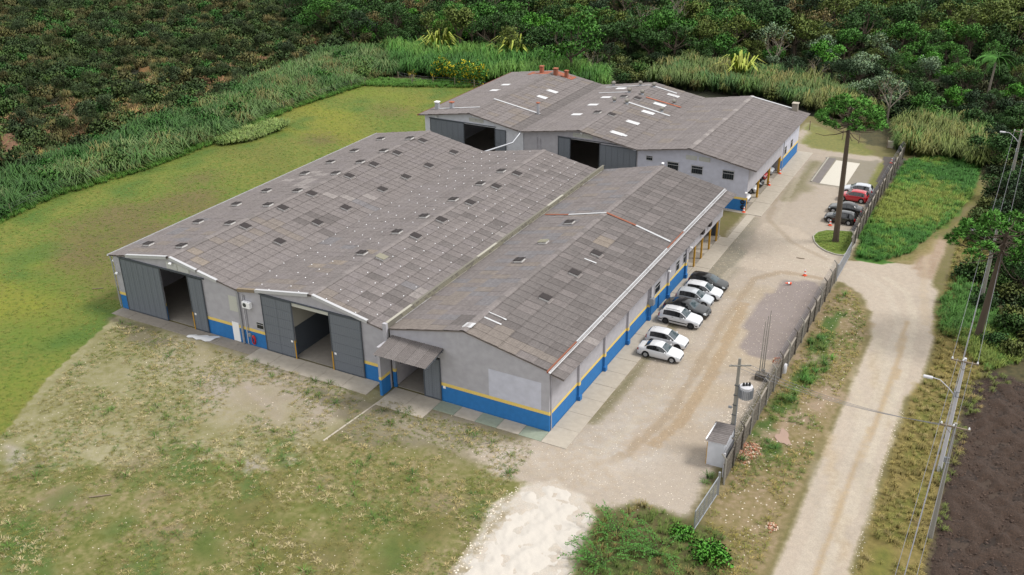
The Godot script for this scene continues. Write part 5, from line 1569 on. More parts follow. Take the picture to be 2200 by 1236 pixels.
func woods() -> void:
	var wood := world_poly([640, 60, 760, 112, 900, 116, 1140, 150, 1300, 150, 1500, 150, 1640, 180, 1770, 205, 1880, 240, 1960, 270, 2040, 300, 2112, 355, 2120, 470, 2125, 560, 2130, 650, 2165, 740, 2220, 770, 2700, 800, 2700, -20, 1100, -30, 600, -40])
	var pts := grid_points(wood, 5.2)
	var f := FastNoiseLite.new()
	f.seed = 31; f.frequency = 0.022
	var lm := ["leaf_dark", "leaf_mid", "leaf_olive", "leaf_deep", "leaf_brown", "leaf_silver", "leaf_bright"]
	var names := {
		"leaf_dark": "dark green broadleaf tree", "leaf_mid": "mid green broadleaf tree", "leaf_olive": "olive green broadleaf tree",
		"leaf_deep": "very dark tree", "leaf_brown": "brownish tree", "leaf_silver": "silvery grey green tree", "leaf_bright": "bright green leafy tree"}
	var list := []
	for p: Vector3 in pts:
		if not in_view(p, 12.0, 160): continue
		var px := to_pixel(p)
		var v := f.get_noise_2d(p.x, p.z) + rng.randf_range(-0.35, 0.35)
		var m: String = lm[0]
		if v > 0.45: m = "leaf_mid"
		elif v > 0.25: m = "leaf_olive"
		elif v < -0.45: m = "leaf_brown"
		elif v < -0.2: m = "leaf_deep"
		if rng.randf() < 0.07: m = "leaf_bright"
		if px.x > 1700 and px.y < 130 and rng.randf() < 0.5: m = "leaf_olive"
		if px.x > 1650 and px.x < 2000 and px.y > 130 and rng.randf() < 0.22: m = "leaf_silver"
		if px.x > 1980 and px.y > 250: m = ["leaf_deep", "leaf_dark", "leaf_mid", "leaf_dark"][rng.randi() % 4]
		var kind := rng.randi_range(0, 4)
		if m == "leaf_brown": kind = 4 + rng.randi() % 2
		if m == "leaf_bright": kind = rng.randi() % 2
		var sc := rng.randf_range(0.85, 1.35)
		if px.x > 1980 and px.y > 250:
			sc = rng.randf_range(0.5, 0.85)
			if kind > 2: kind = 0
			if px.y > 560: sc *= 0.8
		elif px.x > 600 and px.y > 140: sc *= 0.62
		list.append({"p": p, "m": m, "k": kind, "s": sc, "d": p.distance_to(CAM), "near": px.x > 1980 and px.y > 250})
	list.sort_custom(func(a, b): return a.d < b.d)
	var rest := {}
	for i in list.size():
		var t: Dictionary = list[i]
		var sc := Vector3(t.s, t.s * rng.randf_range(0.85, 1.1), t.s)
		if i < 230:
			var zone := " across the road beside the lamp posts" if t.near else " in the wood behind the halls"
			var form: String = ["rounded ", "broad low ", "tall ", "flat topped ", "loose airy ", "bare limbed "][t.k]
			tree("broadleaf_tree", ("small " if t.s < 0.75 else "big " if t.s > 1.15 else "") + form + names[t.m] + zone, t.k, t.p + Vector3(0, -0.2, 0), sc, mats[t.m], "trees" + zone)
		else:
			if not rest.has(t.k): rest[t.k] = [[], []]
			rest[t.k][0].append(Transform3D(Basis(Vector3.UP, rng.randf() * TAU).scaled(sc), t.p + Vector3(0, -0.3, 0)))
			rest[t.k][1].append(mats[t.m].albedo_color.srgb_to_linear())
	for k in rest:
		var o := scatter("distant_wood", tree_kinds[k].crown, mats["plant"], rest[k][0], rest[k][1])
		tag(o, "far canopy of the wood running back behind the rear halls", "woodland")
		var tr := scatter("distant_trunks", tree_kinds[k].trunk, mats["bark"], rest[k][0], [])
		tag(tr, "trunks and limbs within the far wood", "woodland")
	# scrub on the slope beyond the reeds
	var scrub := world_poly([-700, 430, 0, 405, 140, 350, 300, 290, 440, 235, 560, 185, 660, 130, 800, 110, 660, 40, 600, -30, -200, -40, -700, -40])
	sow("scrub", "dark tangled scrub covering the slope beyond the reed belt", [tree_kinds[6].crown, tree_kinds[7].crown], scrub, 2.4, 0.4, 1.8, [lin(46, 66, 30), lin(58, 76, 34), lin(64, 80, 36), lin(48, 88, 32), lin(60, 84, 36), lin(52, 72, 32), lin(82, 80, 44)], -0.4, 0.8, 0.0, "scrub")
	sow("scrub", "small dark trees and saplings rising out of the scrub slope", [tree_kinds[1].crown, tree_kinds[4].crown, tree_kinds[2].crown], scrub, 6.0, 0.3, 0.72, [lin(48, 62, 32), lin(60, 74, 36), lin(74, 74, 42), lin(56, 72, 44), lin(50, 66, 30)], -0.4, 0.75, 0.0, "scrub")
	sow("scrub", "dull tall grass woven through the scrub slope", [tuft_mesh("reed1", 70, 2.6, 1.3, 0.09, 1, 0.6)], scrub, 2.6, 0.45, 0.9, [lin(62, 74, 38), lin(84, 84, 48), lin(70, 78, 42), lin(96, 88, 52)], 0.0, 0.8, 0.45, "scrub")
	var low := world_poly([-300, 470, 0, 400, 140, 345, 300, 285, 440, 230, 560, 180, 660, 128, 700, 70, 560, 100, 400, 150, 250, 200, 100, 240, -300, 300])
	sow("scrub", "russet and straw coloured weeds between the scrub and the reeds", [tuft_mesh("weed", 24, 0.7, 0.7, 0.09, 9, 0.5)], low, 1.1, 1.0, 2.2, [lin(124, 102, 66), lin(104, 100, 50), lin(70, 96, 40), lin(132, 110, 78), lin(84, 94, 44), lin(110, 84, 58)], 0.0, 0.7, 0.4, "scrub")
	sow("undergrowth", "shaded undergrowth filling the wood floor", [tree_kinds[7].crown], wood, 3.4, 0.8, 1.5, [lin(40, 56, 26), lin(52, 66, 32), lin(62, 66, 34)], -0.5, 0.9, 0.0, "undergrowth")
	# undergrowth below the wood edge
	var edge := world_poly([700, 100, 900, 128, 1140, 165, 1300, 178, 1500, 188, 1640, 212, 1770, 236, 1880, 268, 1960, 295, 2040, 312, 2112, 362, 2100, 470, 2085, 560, 2080, 640, 2140, 760, 2240, 800, 2300, 700, 2250, 300, 1900, 200, 1500, 120, 1100, 100, 760, 70])
	sow("undergrowth", "low mixed green undergrowth along the edge of the wood", [tree_kinds[6].crown, tree_kinds[7].crown], edge, 2.6, 0.7, 1.4, [lin(36, 60, 24), lin(58, 88, 34), lin(66, 84, 40), lin(84, 92, 44), lin(44, 76, 30)], -0.3, 0.9, 0.0, "undergrowth")

func reeds() -> void:
	var ms := [tuft_mesh("reed1", 70, 2.6, 1.3, 0.09, 1, 0.6), tuft_mesh("reed2", 60, 3.0, 1.5, 0.10, 2, 0.7)]
	var belt := world_poly([-300, 560, 0, 470, 120, 412, 300, 361, 480, 292, 600, 236, 780, 176, 870, 160, 830, 105, 700, 120, 560, 175, 440, 228, 300, 285, 140, 345, 0, 395, -400, 470])
	sow("reeds", "tall green reed belt growing along the post and wire fence", [tuft_mesh("reed3", 80, 2.1, 1.6, 0.11, 3, 0.9), tuft_mesh("reed4", 70, 1.8, 1.9, 0.13, 4, 1.0)], belt, 1.15, 0.5, 1.25, [lin(46, 78, 30), lin(62, 88, 42), lin(84, 100, 60), lin(54, 86, 34), lin(92, 92, 52), lin(72, 96, 50)], 0.0, 0.92, 0.0, "reeds")
	sow("undergrowth", "leafy green bushes mixed into the reed belt", [tree_kinds[6].crown, tree_kinds[7].crown], belt, 2.7, 0.5, 1.5, [lin(44, 88, 26), lin(58, 98, 34), lin(66, 90, 40), lin(48, 84, 28), lin(72, 96, 44)], -0.1, 0.85, 0.25, "undergrowth")
	var back := world_poly([860, 165, 1010, 178, 1160, 185, 1300, 200, 1310, 168, 1150, 140, 1000, 118, 830, 110])
	sow("reeds", "lush green tall grass closing the far end of the lawn", ms, back, 1.2, 0.8, 1.3, [lin(50, 90, 32), lin(62, 104, 38), lin(76, 110, 44)], 0.0, 1.0, 0.0, "reeds")
	var gold := world_poly([1400, 185, 1530, 200, 1660, 215, 1760, 245, 1880, 285, 1900, 262, 1800, 205, 1650, 165, 1450, 145])
	sow("reeds", "yellowing tall grass behind the carport hall", ms, gold, 1.25, 0.75, 1.2, [lin(100, 106, 58), lin(72, 98, 46), lin(62, 92, 48), lin(112, 110, 66), lin(82, 100, 54)], 0.0, 0.95, 0.0, "reeds")
	var right := world_poly([1925, 325, 1960, 340, 2060, 350, 2110, 370, 2130, 330, 2080, 285, 1980, 262, 1920, 285])
	sow("reeds", "straw tinted reeds closing the green ditch", ms, right, 1.1, 0.7, 1.15, [lin(90, 102, 52), lin(106, 108, 60), lin(70, 96, 42)], 0.0, 1.0, 0.0, "reeds")
	var mound := world_poly([455, 303, 520, 285, 590, 262, 618, 270, 600, 282, 540, 305, 475, 315])
	sow("ground_cover", "pale green weed mound at the corner of the lawn", [tuft_mesh("weed", 24, 0.7, 0.7, 0.09, 9, 0.5)], mound, 0.5, 0.9, 1.5, [lin(92, 112, 56), lin(106, 122, 68), lin(84, 108, 50)], 0.0, 1.0, 0.0, "weeds")

func grasses() -> void:
	var t1 := tuft_mesh("grass1", 12, 0.16, 0.22, 0.03, 21, 0.5)
	var t2 := tuft_mesh("grass2", 16, 0.2, 0.3, 0.03, 22, 0.6)
	var tall := tuft_mesh("grass3", 26, 0.5, 0.42, 0.035, 23, 0.5)
	var lawn := world_poly([-200, 1100, -300, 560, 0, 474, 120, 414, 300, 363, 480, 294, 600, 238, 780, 176, 1010, 178, 1180, 230, 900, 330, 240, 600, 262, 665, 100, 812, 0, 935])
	sow("grass", "short green and straw coloured grass of the long lawn", [t1, t2], lawn, 0.34, 0.35, 0.8, [lin(78, 100, 28), lin(98, 108, 36), lin(108, 104, 46), lin(76, 98, 28), lin(92, 104, 34)], -0.05, 0.75, 0.0)
	var rough := world_poly([-200, 1060, 0, 940, 255, 690, 600, 790, 830, 860, 960, 890, 1150, 960, 1100, 1030, 1000, 1180, 920, 1320, -200, 1320])
	sow("grass", "rough thin grass on the stony ground before the front doors", [t1, t2], rough, 0.28, 0.4, 0.9, [lin(90, 98, 38), lin(120, 110, 68), lin(74, 94, 32), lin(136, 124, 90), lin(104, 100, 50)], -0.05, 0.75, 0.26)
	sow("grass", "bleached tufts and dead stalks on the stony ground before the front doors", [t1, t2], rough, 0.5, 0.5, 1.15, [lin(150, 136, 100), lin(112, 104, 58), lin(84, 92, 38), lin(160, 148, 118)], -0.03, 0.5, 0.42)
	sow("weeds", "scattered deep green weeds on the stony ground before the front doors", [t2], rough, 1.1, 0.8, 1.9, [lin(52, 84, 26), lin(68, 96, 34)], -0.03, 0.4, 0.62, "weeds")
	var edge := world_poly([-80, 520, 0, 482, 120, 425, 300, 372, 480, 304, 560, 268, 640, 232, 780, 186, 1010, 190, 1010, 176, 780, 172, 600, 232, 480, 288, 300, 356, 120, 406, 0, 465, -80, 500])
	sow("tall_grass", "bright green fringe of longer grass at the foot of the reeds", [tall], edge, 0.5, 0.7, 1.5, [lin(58, 98, 28), lin(72, 106, 34), lin(66, 104, 32)], 0.0, 1.0, 0.0)
	var ditch := world_poly([1842, 552, 1856, 500, 1945, 350, 2000, 334, 2108, 342, 2090, 420, 2045, 470, 1990, 515, 1950, 545, 1890, 560])
	sow("tall_grass", "lush green grass filling the ditch beyond the boundary wall", [tall], ditch, 0.42, 0.7, 1.4, [lin(44, 88, 24), lin(56, 98, 28), lin(84, 112, 38), lin(104, 114, 46)], 0.0, 1.0, 0.0)
	var verge := world_poly([1512, 1125, 1560, 1045, 1650, 872, 1706, 782, 1796, 622, 1820, 612, 1845, 645, 1860, 690, 1850, 750, 1800, 852, 1745, 985, 1670, 1120, 1600, 1300, 1560, 1300])
	sow("grass", "patchy dry grass on the verge between wall and road", [t1, t2], verge, 0.34, 0.6, 1.2, [lin(112, 104, 52), lin(92, 98, 40), lin(126, 112, 66), lin(78, 94, 34)], -0.03, 0.75, 0.34)
	for s in [[1640, 915, 1.0, 2.2], [1690, 862, 0.9, 2.6], [1735, 805, 1.0, 3], [1765, 742, 1.0, 3], [1790, 690, 0.8, 2.5], [1655, 960, 0.8, 1.6], [1810, 640, 0.6, 1.6], [1515, 1030, 1.4, 1.2], [1580, 1000, 0.6, 1.8], [1770, 780, 0.6, 2]]:
		sow("weeds", "deep green weeds rooted at the foot of the boundary wall", [tall, t2], blob(s[0] + rng.randf_range(-12, 12), s[1], s[2] * 0.9, s[3] * 0.8, 0.1), 0.34, 0.35, 1.3, [lin(50, 88, 26), lin(66, 100, 34), lin(80, 98, 40), lin(46, 80, 26)], 0.0, 0.5, 0.38, "weeds")
	var far := world_poly([2016, 695, 2060, 500, 2115, 440, 2145, 760, 2112, 800, 2062, 890, 2032, 1000, 1998, 1130, 1960, 1420, 1790, 1420, 1872, 1130, 1912, 990, 1952, 880, 2000, 790])
	sow("tall_grass", "dry yellow grass on the verge below the utility poles", [tall, t2], far, 0.32, 0.35, 0.95, [lin(106, 100, 50), lin(92, 96, 40), lin(124, 112, 72), lin(100, 98, 46), lin(116, 104, 58)], -0.02, 0.8, 0.1)
	sow("weeds", "green weeds by the tall pine across the road", [tall], world_poly([2020, 650, 2070, 600, 2130, 650, 2200, 780, 2120, 800, 2060, 740, 2018, 710]), 0.4, 0.8, 1.6, [lin(52, 90, 26), lin(72, 100, 34), lin(90, 104, 40)], 0.0, 0.9, 0.0, "weeds")
	var corner := world_poly([1240, 1330, 1262, 1170, 1300, 1115, 1380, 1080, 1480, 1130, 1555, 1150, 1560, 1330])
	sow("grass", "mixed grass on the weedy corner by the open gate", [t2, tall], corner, 0.36, 0.5, 1.0, [lin(74, 92, 34), lin(112, 100, 58), lin(92, 96, 42)], 0.0, 0.7, 0.3)
	sow("grass", "short lawn grass on the kerbed island of the tall pine", [t1], world_poly([1752, 520, 1750, 508, 1760, 502, 1800, 500, 1832, 502, 1836, 525, 1812, 545, 1775, 537]), 0.3, 0.6, 1.0, [lin(84, 108, 36), lin(98, 112, 40)], 0.12, 1.0, 0.0)
	# stones
	var sb := Builder.new()
	var ico := [Vector3(0, 0.6, 0), Vector3(1, 0, 0.1), Vector3(0.2, 0.05, 0.8), Vector3(-0.9, 0, 0.3), Vector3(-0.5, 0.1, -0.7), Vector3(0.6, 0.05, -0.8)]
	for i in 5: sb.tri(ico[0], ico[1 + (5 - i) % 5], ico[1 + (4 - i) % 5])
	var stone := sb.mesh()
	var pm := plain("stone", Color(1, 1, 1), 0.9)
	pm.vertex_color_use_as_albedo = true
	for z in [[world_poly([1181, 935, 1300, 810, 1560, 540, 1620, 470, 1780, 540, 1790, 610, 1700, 760, 1560, 980, 1490, 1050, 1480, 1110, 1300, 1095, 1180, 1040, 1040, 1020, 1010, 965]), 0.34, 0.5, 0.014, 0.05, "loose pale gravel lying over the yard"], [world_poly([900, 1330, 1000, 1180, 1080, 1060, 1120, 1040, 1090, 1090, 1010, 1236, 950, 1330]), 0.22, 0.7, 0.03, 0.09, "white stones edging the sand"], [world_poly([1520, 1100, 1580, 990, 1650, 880, 1700, 800, 1790, 640, 1840, 650, 1860, 720, 1780, 900, 1700, 1080, 1600, 1236, 1560, 1236]), 0.45, 0.5, 0.025, 0.08, "pale stones strewn over the roadside verge"], [world_poly([1540, 900, 1600, 860, 1660, 790, 1690, 790, 1640, 880, 1590, 950, 1550, 960]), 0.2, 0.7, 0.03, 0.08, "white gravel heaped near the transformer pole"], [rough, 0.55, 0.4, 0.015, 0.055, "pale pebbles and flecks lying in the rough grass"], [world_poly([1840, 1236, 1868, 1130, 1906, 990, 1944, 885, 1930, 880, 1894, 990, 1855, 1130, 1825, 1236]), 0.2, 0.5, 0.02, 0.06, "grey gravel along the road edge"]]:
		var pl := []
		var cl := []
		for p: Vector3 in grid_points(z[0], z[1], 0.6):
			if rng.randf() > z[2]: continue
			var s := rng.randf_range(z[3], z[4])
			p.y = ground_y(p.x, p.z)
			pl.append(Transform3D(Basis(Vector3.UP, rng.randf() * TAU).scaled(Vector3(s, s, s)), p))
			cl.append(lin(180, 170, 156) * rng.randf_range(0.55, 1.15))
		var o := scatter("gravel", stone, pm, pl, cl)
		tag(o, z[5], "gravel")

func araucaria(at: Vector3, h: float, lean: Vector3, spread: float, label: String, seed_: int) -> void:
	var r := RandomNumberGenerator.new()
	r.seed = seed_
	var o := thing("araucaria_tree", label, "tree", at)
	var t := Builder.new()
	var top := Vector3(0, h, 0) + lean
	t.tube([Vector3(0, -0.2, 0), Vector3(0, 0.4, 0) + lean * 0.02, top * 0.33, top * 0.66, top], [0.48, 0.36, 0.31, 0.26, 0.16], 10)
	part(t, "trunk", mats["bark"], o)
	var br := Builder.new()
	var cr := Builder.new()
	for tier in 4:
		var n: int = [8, 8, 6, 4][tier]
		var y: float = [h - 2.2, h - 1.5, h - 0.8, h - 0.1][tier]
		var reach: float = spread * [1.0, 0.92, 0.66, 0.35][tier]
		for i in n:
			var a := TAU * (i + r.randf() * 0.7) / n + tier
			var d := Vector3(cos(a), 0, sin(a))
			var l := reach * r.randf_range(0.72, 1.08)
			var base := top * (y / h)
			var p1 := base + d * l * 0.5 + Vector3(0, -0.1, 0)
			var p2 := base + d * l * 0.85 + Vector3(0, 0.25, 0)
			var p3 := base + d * l + Vector3(0, 0.8, 0)
			br.tube([base, p1, p2, p3], [0.08, 0.06, 0.045, 0.03], 5, false)
			for q in [[p3, 0.66], [p2 + d.rotated(Vector3.UP, 0.8) * 0.8 + Vector3(0, 0.35, 0), 0.5], [p2 + d.rotated(Vector3.UP, -0.8) * 0.8 + Vector3(0, 0.35, 0), 0.5], [p1 + Vector3(0, 0.45, 0) + d.rotated(Vector3.UP, r.randf_range(-1.2, 1.2)) * 0.6, 0.42]]:
				if q[1] < 0.45 and r.randf() < 0.75: continue
				br.tube([p1.lerp(p2, 0.5), q[0]], [0.03, 0.02], 4, false)
				for k in 110:
					var u := unit(r)
					u.y = absf(u.y) * 0.9 - 0.15
					var c: Vector3 = q[0] + u * q[1] * r.randf_range(0.25, 0.6)
					var kk := r.randf_range(0.6, 1.4)
					cr.tint = Color(kk * r.randf_range(0.85, 1.15), kk, kk * 0.9)
					leaf(cr, c, (u + unit(r) * 0.35).normalized(), u.cross(unit(r)).normalized(), q[1] * 0.75, 0.09, (u + Vector3(0, 0.4, 0)).normalized())
	for i in 6:
		var a := TAU * (i + r.randf()) / 6.0
		var d := Vector3(cos(a), 0, sin(a))
		var base := top * ((h - 3.0 + r.randf() * 0.6) / h)
		br.tube([base, base + d * spread * 0.35 + Vector3(0, -0.35, 0), base + d * spread * 0.7 + Vector3(0, -0.4, 0), base + d * spread * 0.95 + Vector3(0, -0.1, 0)], [0.06, 0.05, 0.035, 0.02], 4, false)
	part(br, "limbs", mats["bark"], o)
	part(cr, "crown", mats["needle"], o)

func special_plants() -> void:
	araucaria(gp(1795, 521) + Vector3(0, 0.15, 0), 16.3, Vector3(-0.4, 0, 0), 4.1, "tall slender araucaria pine rising from the kerbed grass island", 61)
	araucaria(gp(2100, 728), 11.6, Vector3(0.5, 0, -0.2), 4.9, "araucaria pine with broad flat crown across the road by the lamp posts", 62)
	# spreading tree dominating the wood edge
	tree("spreading_tree", "huge dark spreading umbrella tree standing behind the rear roofs", 3, gp(1228, 172) + Vector3(0, -0.3, 0), Vector3(1.75, 1.75, 1.75), mats["leaf_mid"])
	tree("silver_tree", "silvery umbrella crowned tree over the yellowing grass by the tall pine", 3, gp(1885, 240), Vector3(1.0, 0.8, 1.0), mats["leaf_silver"])
	tree("silver_tree", "pale silvery tree rising behind the umbrella crowned one", 3, gp(1845, 195), Vector3(1.0, 0.9, 1.0), mats["leaf_silver"])
	tree("bright_tree", "vivid green rounded tree beside bare grey branches", 0, gp(1765, 165), Vector3(1.0, 1.05, 1.0), mats["leaf_bright"])
	tree("bright_tree", "vivid green tree between the scrub and the banana clumps", 1, gp(800, 100), Vector3(1.15, 0.95, 1.15), mats["leaf_bright"])
	for q in [[1440, 95, 1.3], [1660, 160, 0.95], [960, 60, 1.2], [880, 55, 1.1], [1270, 168, 0.7], [1905, 262, 0.85], [1380, 110, 1.1], [1070, 60, 1.15], [1500, 70, 1.2]]:
		tree("bare_tree", "nearly leafless pale branched tree standing in the wood edge", 5, gp(q[0], q[1]), Vector3(q[2], q[2] * 1.1, q[2]), mats["leaf_brown"], "bare trees of the wood edge")
	# banana-like clumps
	var ban := tuft_mesh("banana", 70, 3.8, 2.6, 0.36, 41, 0.45)
	leaf_material("banana_leaf", srgb(112, 120, 48))
	for q in [[945, 128, 1.5, "beside the yellow flowering bush"], [1105, 140, 1.5, "before the huge umbrella tree"], [1590, 178, 1.35, "behind the carport hall ridge"]]:
		var o := thing("banana_plant", "clump of long arching yellow green leaves " + q[3], "plant", gp(q[0], q[1]))
		part(ban, "leaves", mats["banana_leaf"], o)
		o.rotation.y = rng.randf() * 6.0
		o.scale = Vector3.ONE * q[2]
	# yellow flowering bush
	var yb := thing("flowering_bush", "tall bush covered with yellow flowers at the end of the lawn", "shrub", gp(985, 180))
	var r := RandomNumberGenerator.new()
	r.seed = 5
	var lb := Builder.new(); var fb := Builder.new()
	for i in 26:
		var c := Vector3(r.randf_range(-5.5, 5.0), r.randf_range(0.6, 3.6), r.randf_range(-2.5, 1.0))
		leaf_ball(lb, c, Vector3(1.3, 1.1, 1.3), 170, 0.32, r)
		for k in 24: leaf_ball(fb, c + unit(r) * 1.25, Vector3(0.16, 0.1, 0.16), 3, 0.22, r)
	part(lb, "foliage", mats["leaf_mid"], yb)
	part(fb, "flowers", mats["leaf_yellow"], yb)
	# feather palm
	var pal := thing("feather_palm", "feather leaved palm with slim trunk in the wood beyond the ditch", "palm", gp(2118, 225))
	var pt := Builder.new()
	pt.tube([Vector3(0, -0.2, 0), Vector3(0.1, 4, 0), Vector3(0.3, 8.2, 0)], [0.22, 0.18, 0.14], 8)
	part(pt, "trunk", mats["bark_pale"], pal)
	for i in 15:
		var fr := Builder.new()
		var a := TAU * i / 15.0 + r.randf() * 0.3
		var d := Vector3(cos(a), 0, sin(a))
		var up := r.randf_range(0.4, 1.5)
		var prev := Vector3(0.3, 8.2, 0)
		var s := Vector3(-d.z, 0, d.x)
		for k in range(1, 9):
			var tt := k / 8.0
			var p := Vector3(0.3, 8.2, 0) + d * 3.3 * tt + Vector3(0, up * tt * 2.2 - 3.2 * tt * tt, 0)
			fr.tint = Color(1, 1, 1) * r.randf_range(0.8, 1.2)
			fr.tube([prev, p], [0.03], 3, false)
			for sg in [-1.0, 1.0]:
				for j in 3: leaf(fr, prev.lerp(p, j / 3.0), (s * sg + d * 0.5 + Vector3(0, -0.7, 0)).normalized(), d, 1.0 * (1.1 - tt * 0.5), 0.09, Vector3(0, 1, 0))
			prev = p
		part(fr, "frond", mats["leaf_mid"], pal)
	# sprawling shrub at the corner
	for q in [[1330, 1150, 2.2, 26, 1], [1410, 1190, 2.4, 30, 2], [1290, 1215, 2.2, 26, 3]]:
		var sh := thing("sprawling_shrub", ["loose shrub with long arching shoots reaching over the white sand", "tangled shrub with arching shoots beside the open gate leaf", "low sprawling shrub with long shoots next to the sand edge"][q[4] - 1], "shrub", gp(q[0], q[1]))
		var stb := Builder.new(); var lv := Builder.new()
		for i in q[3]:
			var a := r.randf() * TAU
			if r.randf() < 0.5: a = PI + r.randf_range(-0.9, 0.9)
			var d := Vector3(cos(a), 0, sin(a))
			var l: float = q[2] * r.randf_range(0.7, 1.5)
			var h := r.randf_range(0.5, 1.3)
			var path := []
			for k in 6:
				var tt := k / 5.0
				path.append(d * l * tt + d.rotated(Vector3.UP, 1.57) * 0.25 * sin(tt * 4.0 + i) + Vector3(0, h * sin(tt * 2.3), 0))
			stb.tube(path, [0.022, 0.014, 0.008], 3, false)
			for k in 5:
				for j in 9:
					var p: Vector3 = path[k].lerp(path[k + 1], j / 9.0)
					var u := unit(r)
					var kk := r.randf_range(0.7, 1.3)
					lv.tint = Color(kk, kk, kk * 0.9)
					leaf(lv, p, (u + d * 0.6).normalized(), u.cross(Vector3.UP).normalized(), 0.17, 0.08, (Vector3.UP + u * 0.5).normalized())
		part(stb, "stems", mats["bark"], sh)
		part(lv, "leaves", mats["leaf_mid"], sh)
	for q in [[1520, 1200, 1.0, "dense round green bush beside the foot of the open gate"], [1470, 1150, 0.7, "small leafy bush under the open gate leaf"], [2080, 600, 1.3, "dark rounded bush at the road bend under the broad pine"], [2110, 640, 1.1, "low dark bush next to the pine trunk across the road"], [545, 300, 0.0, ""]]:
		if q[2] > 0.0:
			tree("round_bush", q[3], 6, gp(q[0], q[1]) + Vector3(0, -0.35, 0), Vector3(q[2], q[2] * 0.75, q[2]), mats["leaf_bright"] if q[0] < 1900 else mats["leaf_dark"])
	# small dead tree on the lawn
	tree("dry_sapling", "small dry yellow sapling standing alone on the lawn end", 5, gp(885, 184), Vector3(0.32, 0.36, 0.32), mats["leaf_yellow"])
	# clods and straw on the bare soil
	var cb := Builder.new()
	var ico := [Vector3(0, 0.7, 0), Vector3(1, 0, 0.1), Vector3(0.2, 0.05, 0.8), Vector3(-0.9, 0, 0.3), Vector3(-0.5, 0.1, -0.7), Vector3(0.6, 0.05, -0.8)]
	for i in 5: cb.tri(ico[0], ico[1 + (5 - i) % 5], ico[1 + (4 - i) % 5])
	var pl := []
	var cl := []
	for p: Vector3 in grid_points(world_poly([2085, 832, 2125, 805, 2200, 822, 2300, 850, 2300, 1300, 1985, 1300, 1996, 1180, 2024, 1050, 2048, 960]), 0.3, 0.6):
		var s := rng.randf_range(0.02, 0.11)
		p.y = ground_y(p.x, p.z) + 0.08 + rng.randf() * 0.12
		pl.append(Transform3D(Basis(Vector3.UP, rng.randf() * TAU).scaled(Vector3(s, s, s)), p))
		cl.append(lin(56, 44, 37) * rng.randf_range(0.5, 1.5))
	tag(scatter("soil_clods", cb.mesh(), mats["stone"], pl, cl), "dark clods scattered over the bare soil", "soil")
	sow("weeds", "flattened straw and weeds at the edge of the bare soil", [tuft_mesh("grass3", 26, 0.5, 0.42, 0.035, 23, 0.5)], world_poly([2040, 900, 2130, 790, 2210, 810, 2210, 850, 2120, 850, 2080, 930, 2050, 1040, 2030, 1140, 2060, 1180, 1990, 1236, 1985, 1236, 2010, 1080]), 0.45, 0.5, 1.0, [lin(126, 110, 70), lin(100, 98, 48), lin(84, 94, 40)], 0.1, 0.6, 0.4, "weeds")

# ---- cars: bodies lofted from outline tables
const OUTLINE := {
	"hatch": {"belt": [[-0.5, 0.70], [-0.485, 0.86], [-0.2, 0.93], [0.1, 0.92], [0.24, 0.90], [0.42, 0.76], [0.48, 0.66], [0.5, 0.54]],
		"roof": [[-0.5, 0.73], [-0.485, 0.96], [-0.44, 1.26], [-0.40, 1.40], [-0.28, 1.48], [-0.06, 1.50], [0.05, 1.44], [0.26, 0.97], [0.30, 0.94], [0.43, 0.80], [0.48, 0.69], [0.5, 0.57]],
		"screen": [0.07, 0.245], "rear": [-0.475, -0.405], "sides": [[-0.37, -0.205], [-0.195, -0.01], [0.0, 0.215]], "wheels": [-0.30, 0.32]},
	"sedan": {"belt": [[-0.5, 0.66], [-0.485, 0.86], [-0.3, 0.95], [0.1, 0.91], [0.22, 0.89], [0.42, 0.75], [0.48, 0.65], [0.5, 0.52]],
		"roof": [[-0.5, 0.69], [-0.485, 0.94], [-0.40, 1.02], [-0.345, 1.05], [-0.21, 1.38], [-0.10, 1.45], [-0.02, 1.45], [0.06, 1.39], [0.225, 0.95], [0.27, 0.92], [0.43, 0.79], [0.48, 0.68], [0.5, 0.55]],
		"screen": [0.075, 0.215], "rear": [-0.335, -0.22], "sides": [[-0.27, -0.20], [-0.192, -0.05], [-0.04, 0.185]], "wheels": [-0.285, 0.325]},
	"suv": {"belt": [[-0.5, 0.80], [-0.485, 0.98], [-0.2, 1.02], [0.1, 1.0], [0.22, 0.98], [0.42, 0.88], [0.48, 0.76], [0.5, 0.60]],
		"roof": [[-0.5, 0.83], [-0.485, 1.08], [-0.44, 1.36], [-0.38, 1.52], [-0.26, 1.60], [-0.08, 1.62], [0.03, 1.56], [0.215, 1.08], [0.27, 1.04], [0.43, 0.92], [0.48, 0.79], [0.5, 0.63]],
		"screen": [0.05, 0.20], "rear": [-0.465, -0.39], "sides": [[-0.36, -0.205], [-0.195, -0.02], [-0.01, 0.175]], "wheels": [-0.30, 0.315]},
}
func table(t: Array, x: float) -> float:
	for i in t.size() - 1:
		if x <= t[i + 1][0]:
			return lerpf(t[i][1], t[i + 1][1], smoothstep(0.0, 1.0, (x - t[i][0]) / (t[i + 1][0] - t[i][0])) * 0.5 + 0.5 * (x - t[i][0]) / (t[i + 1][0] - t[i][0]))
	return t[t.size() - 1][1]
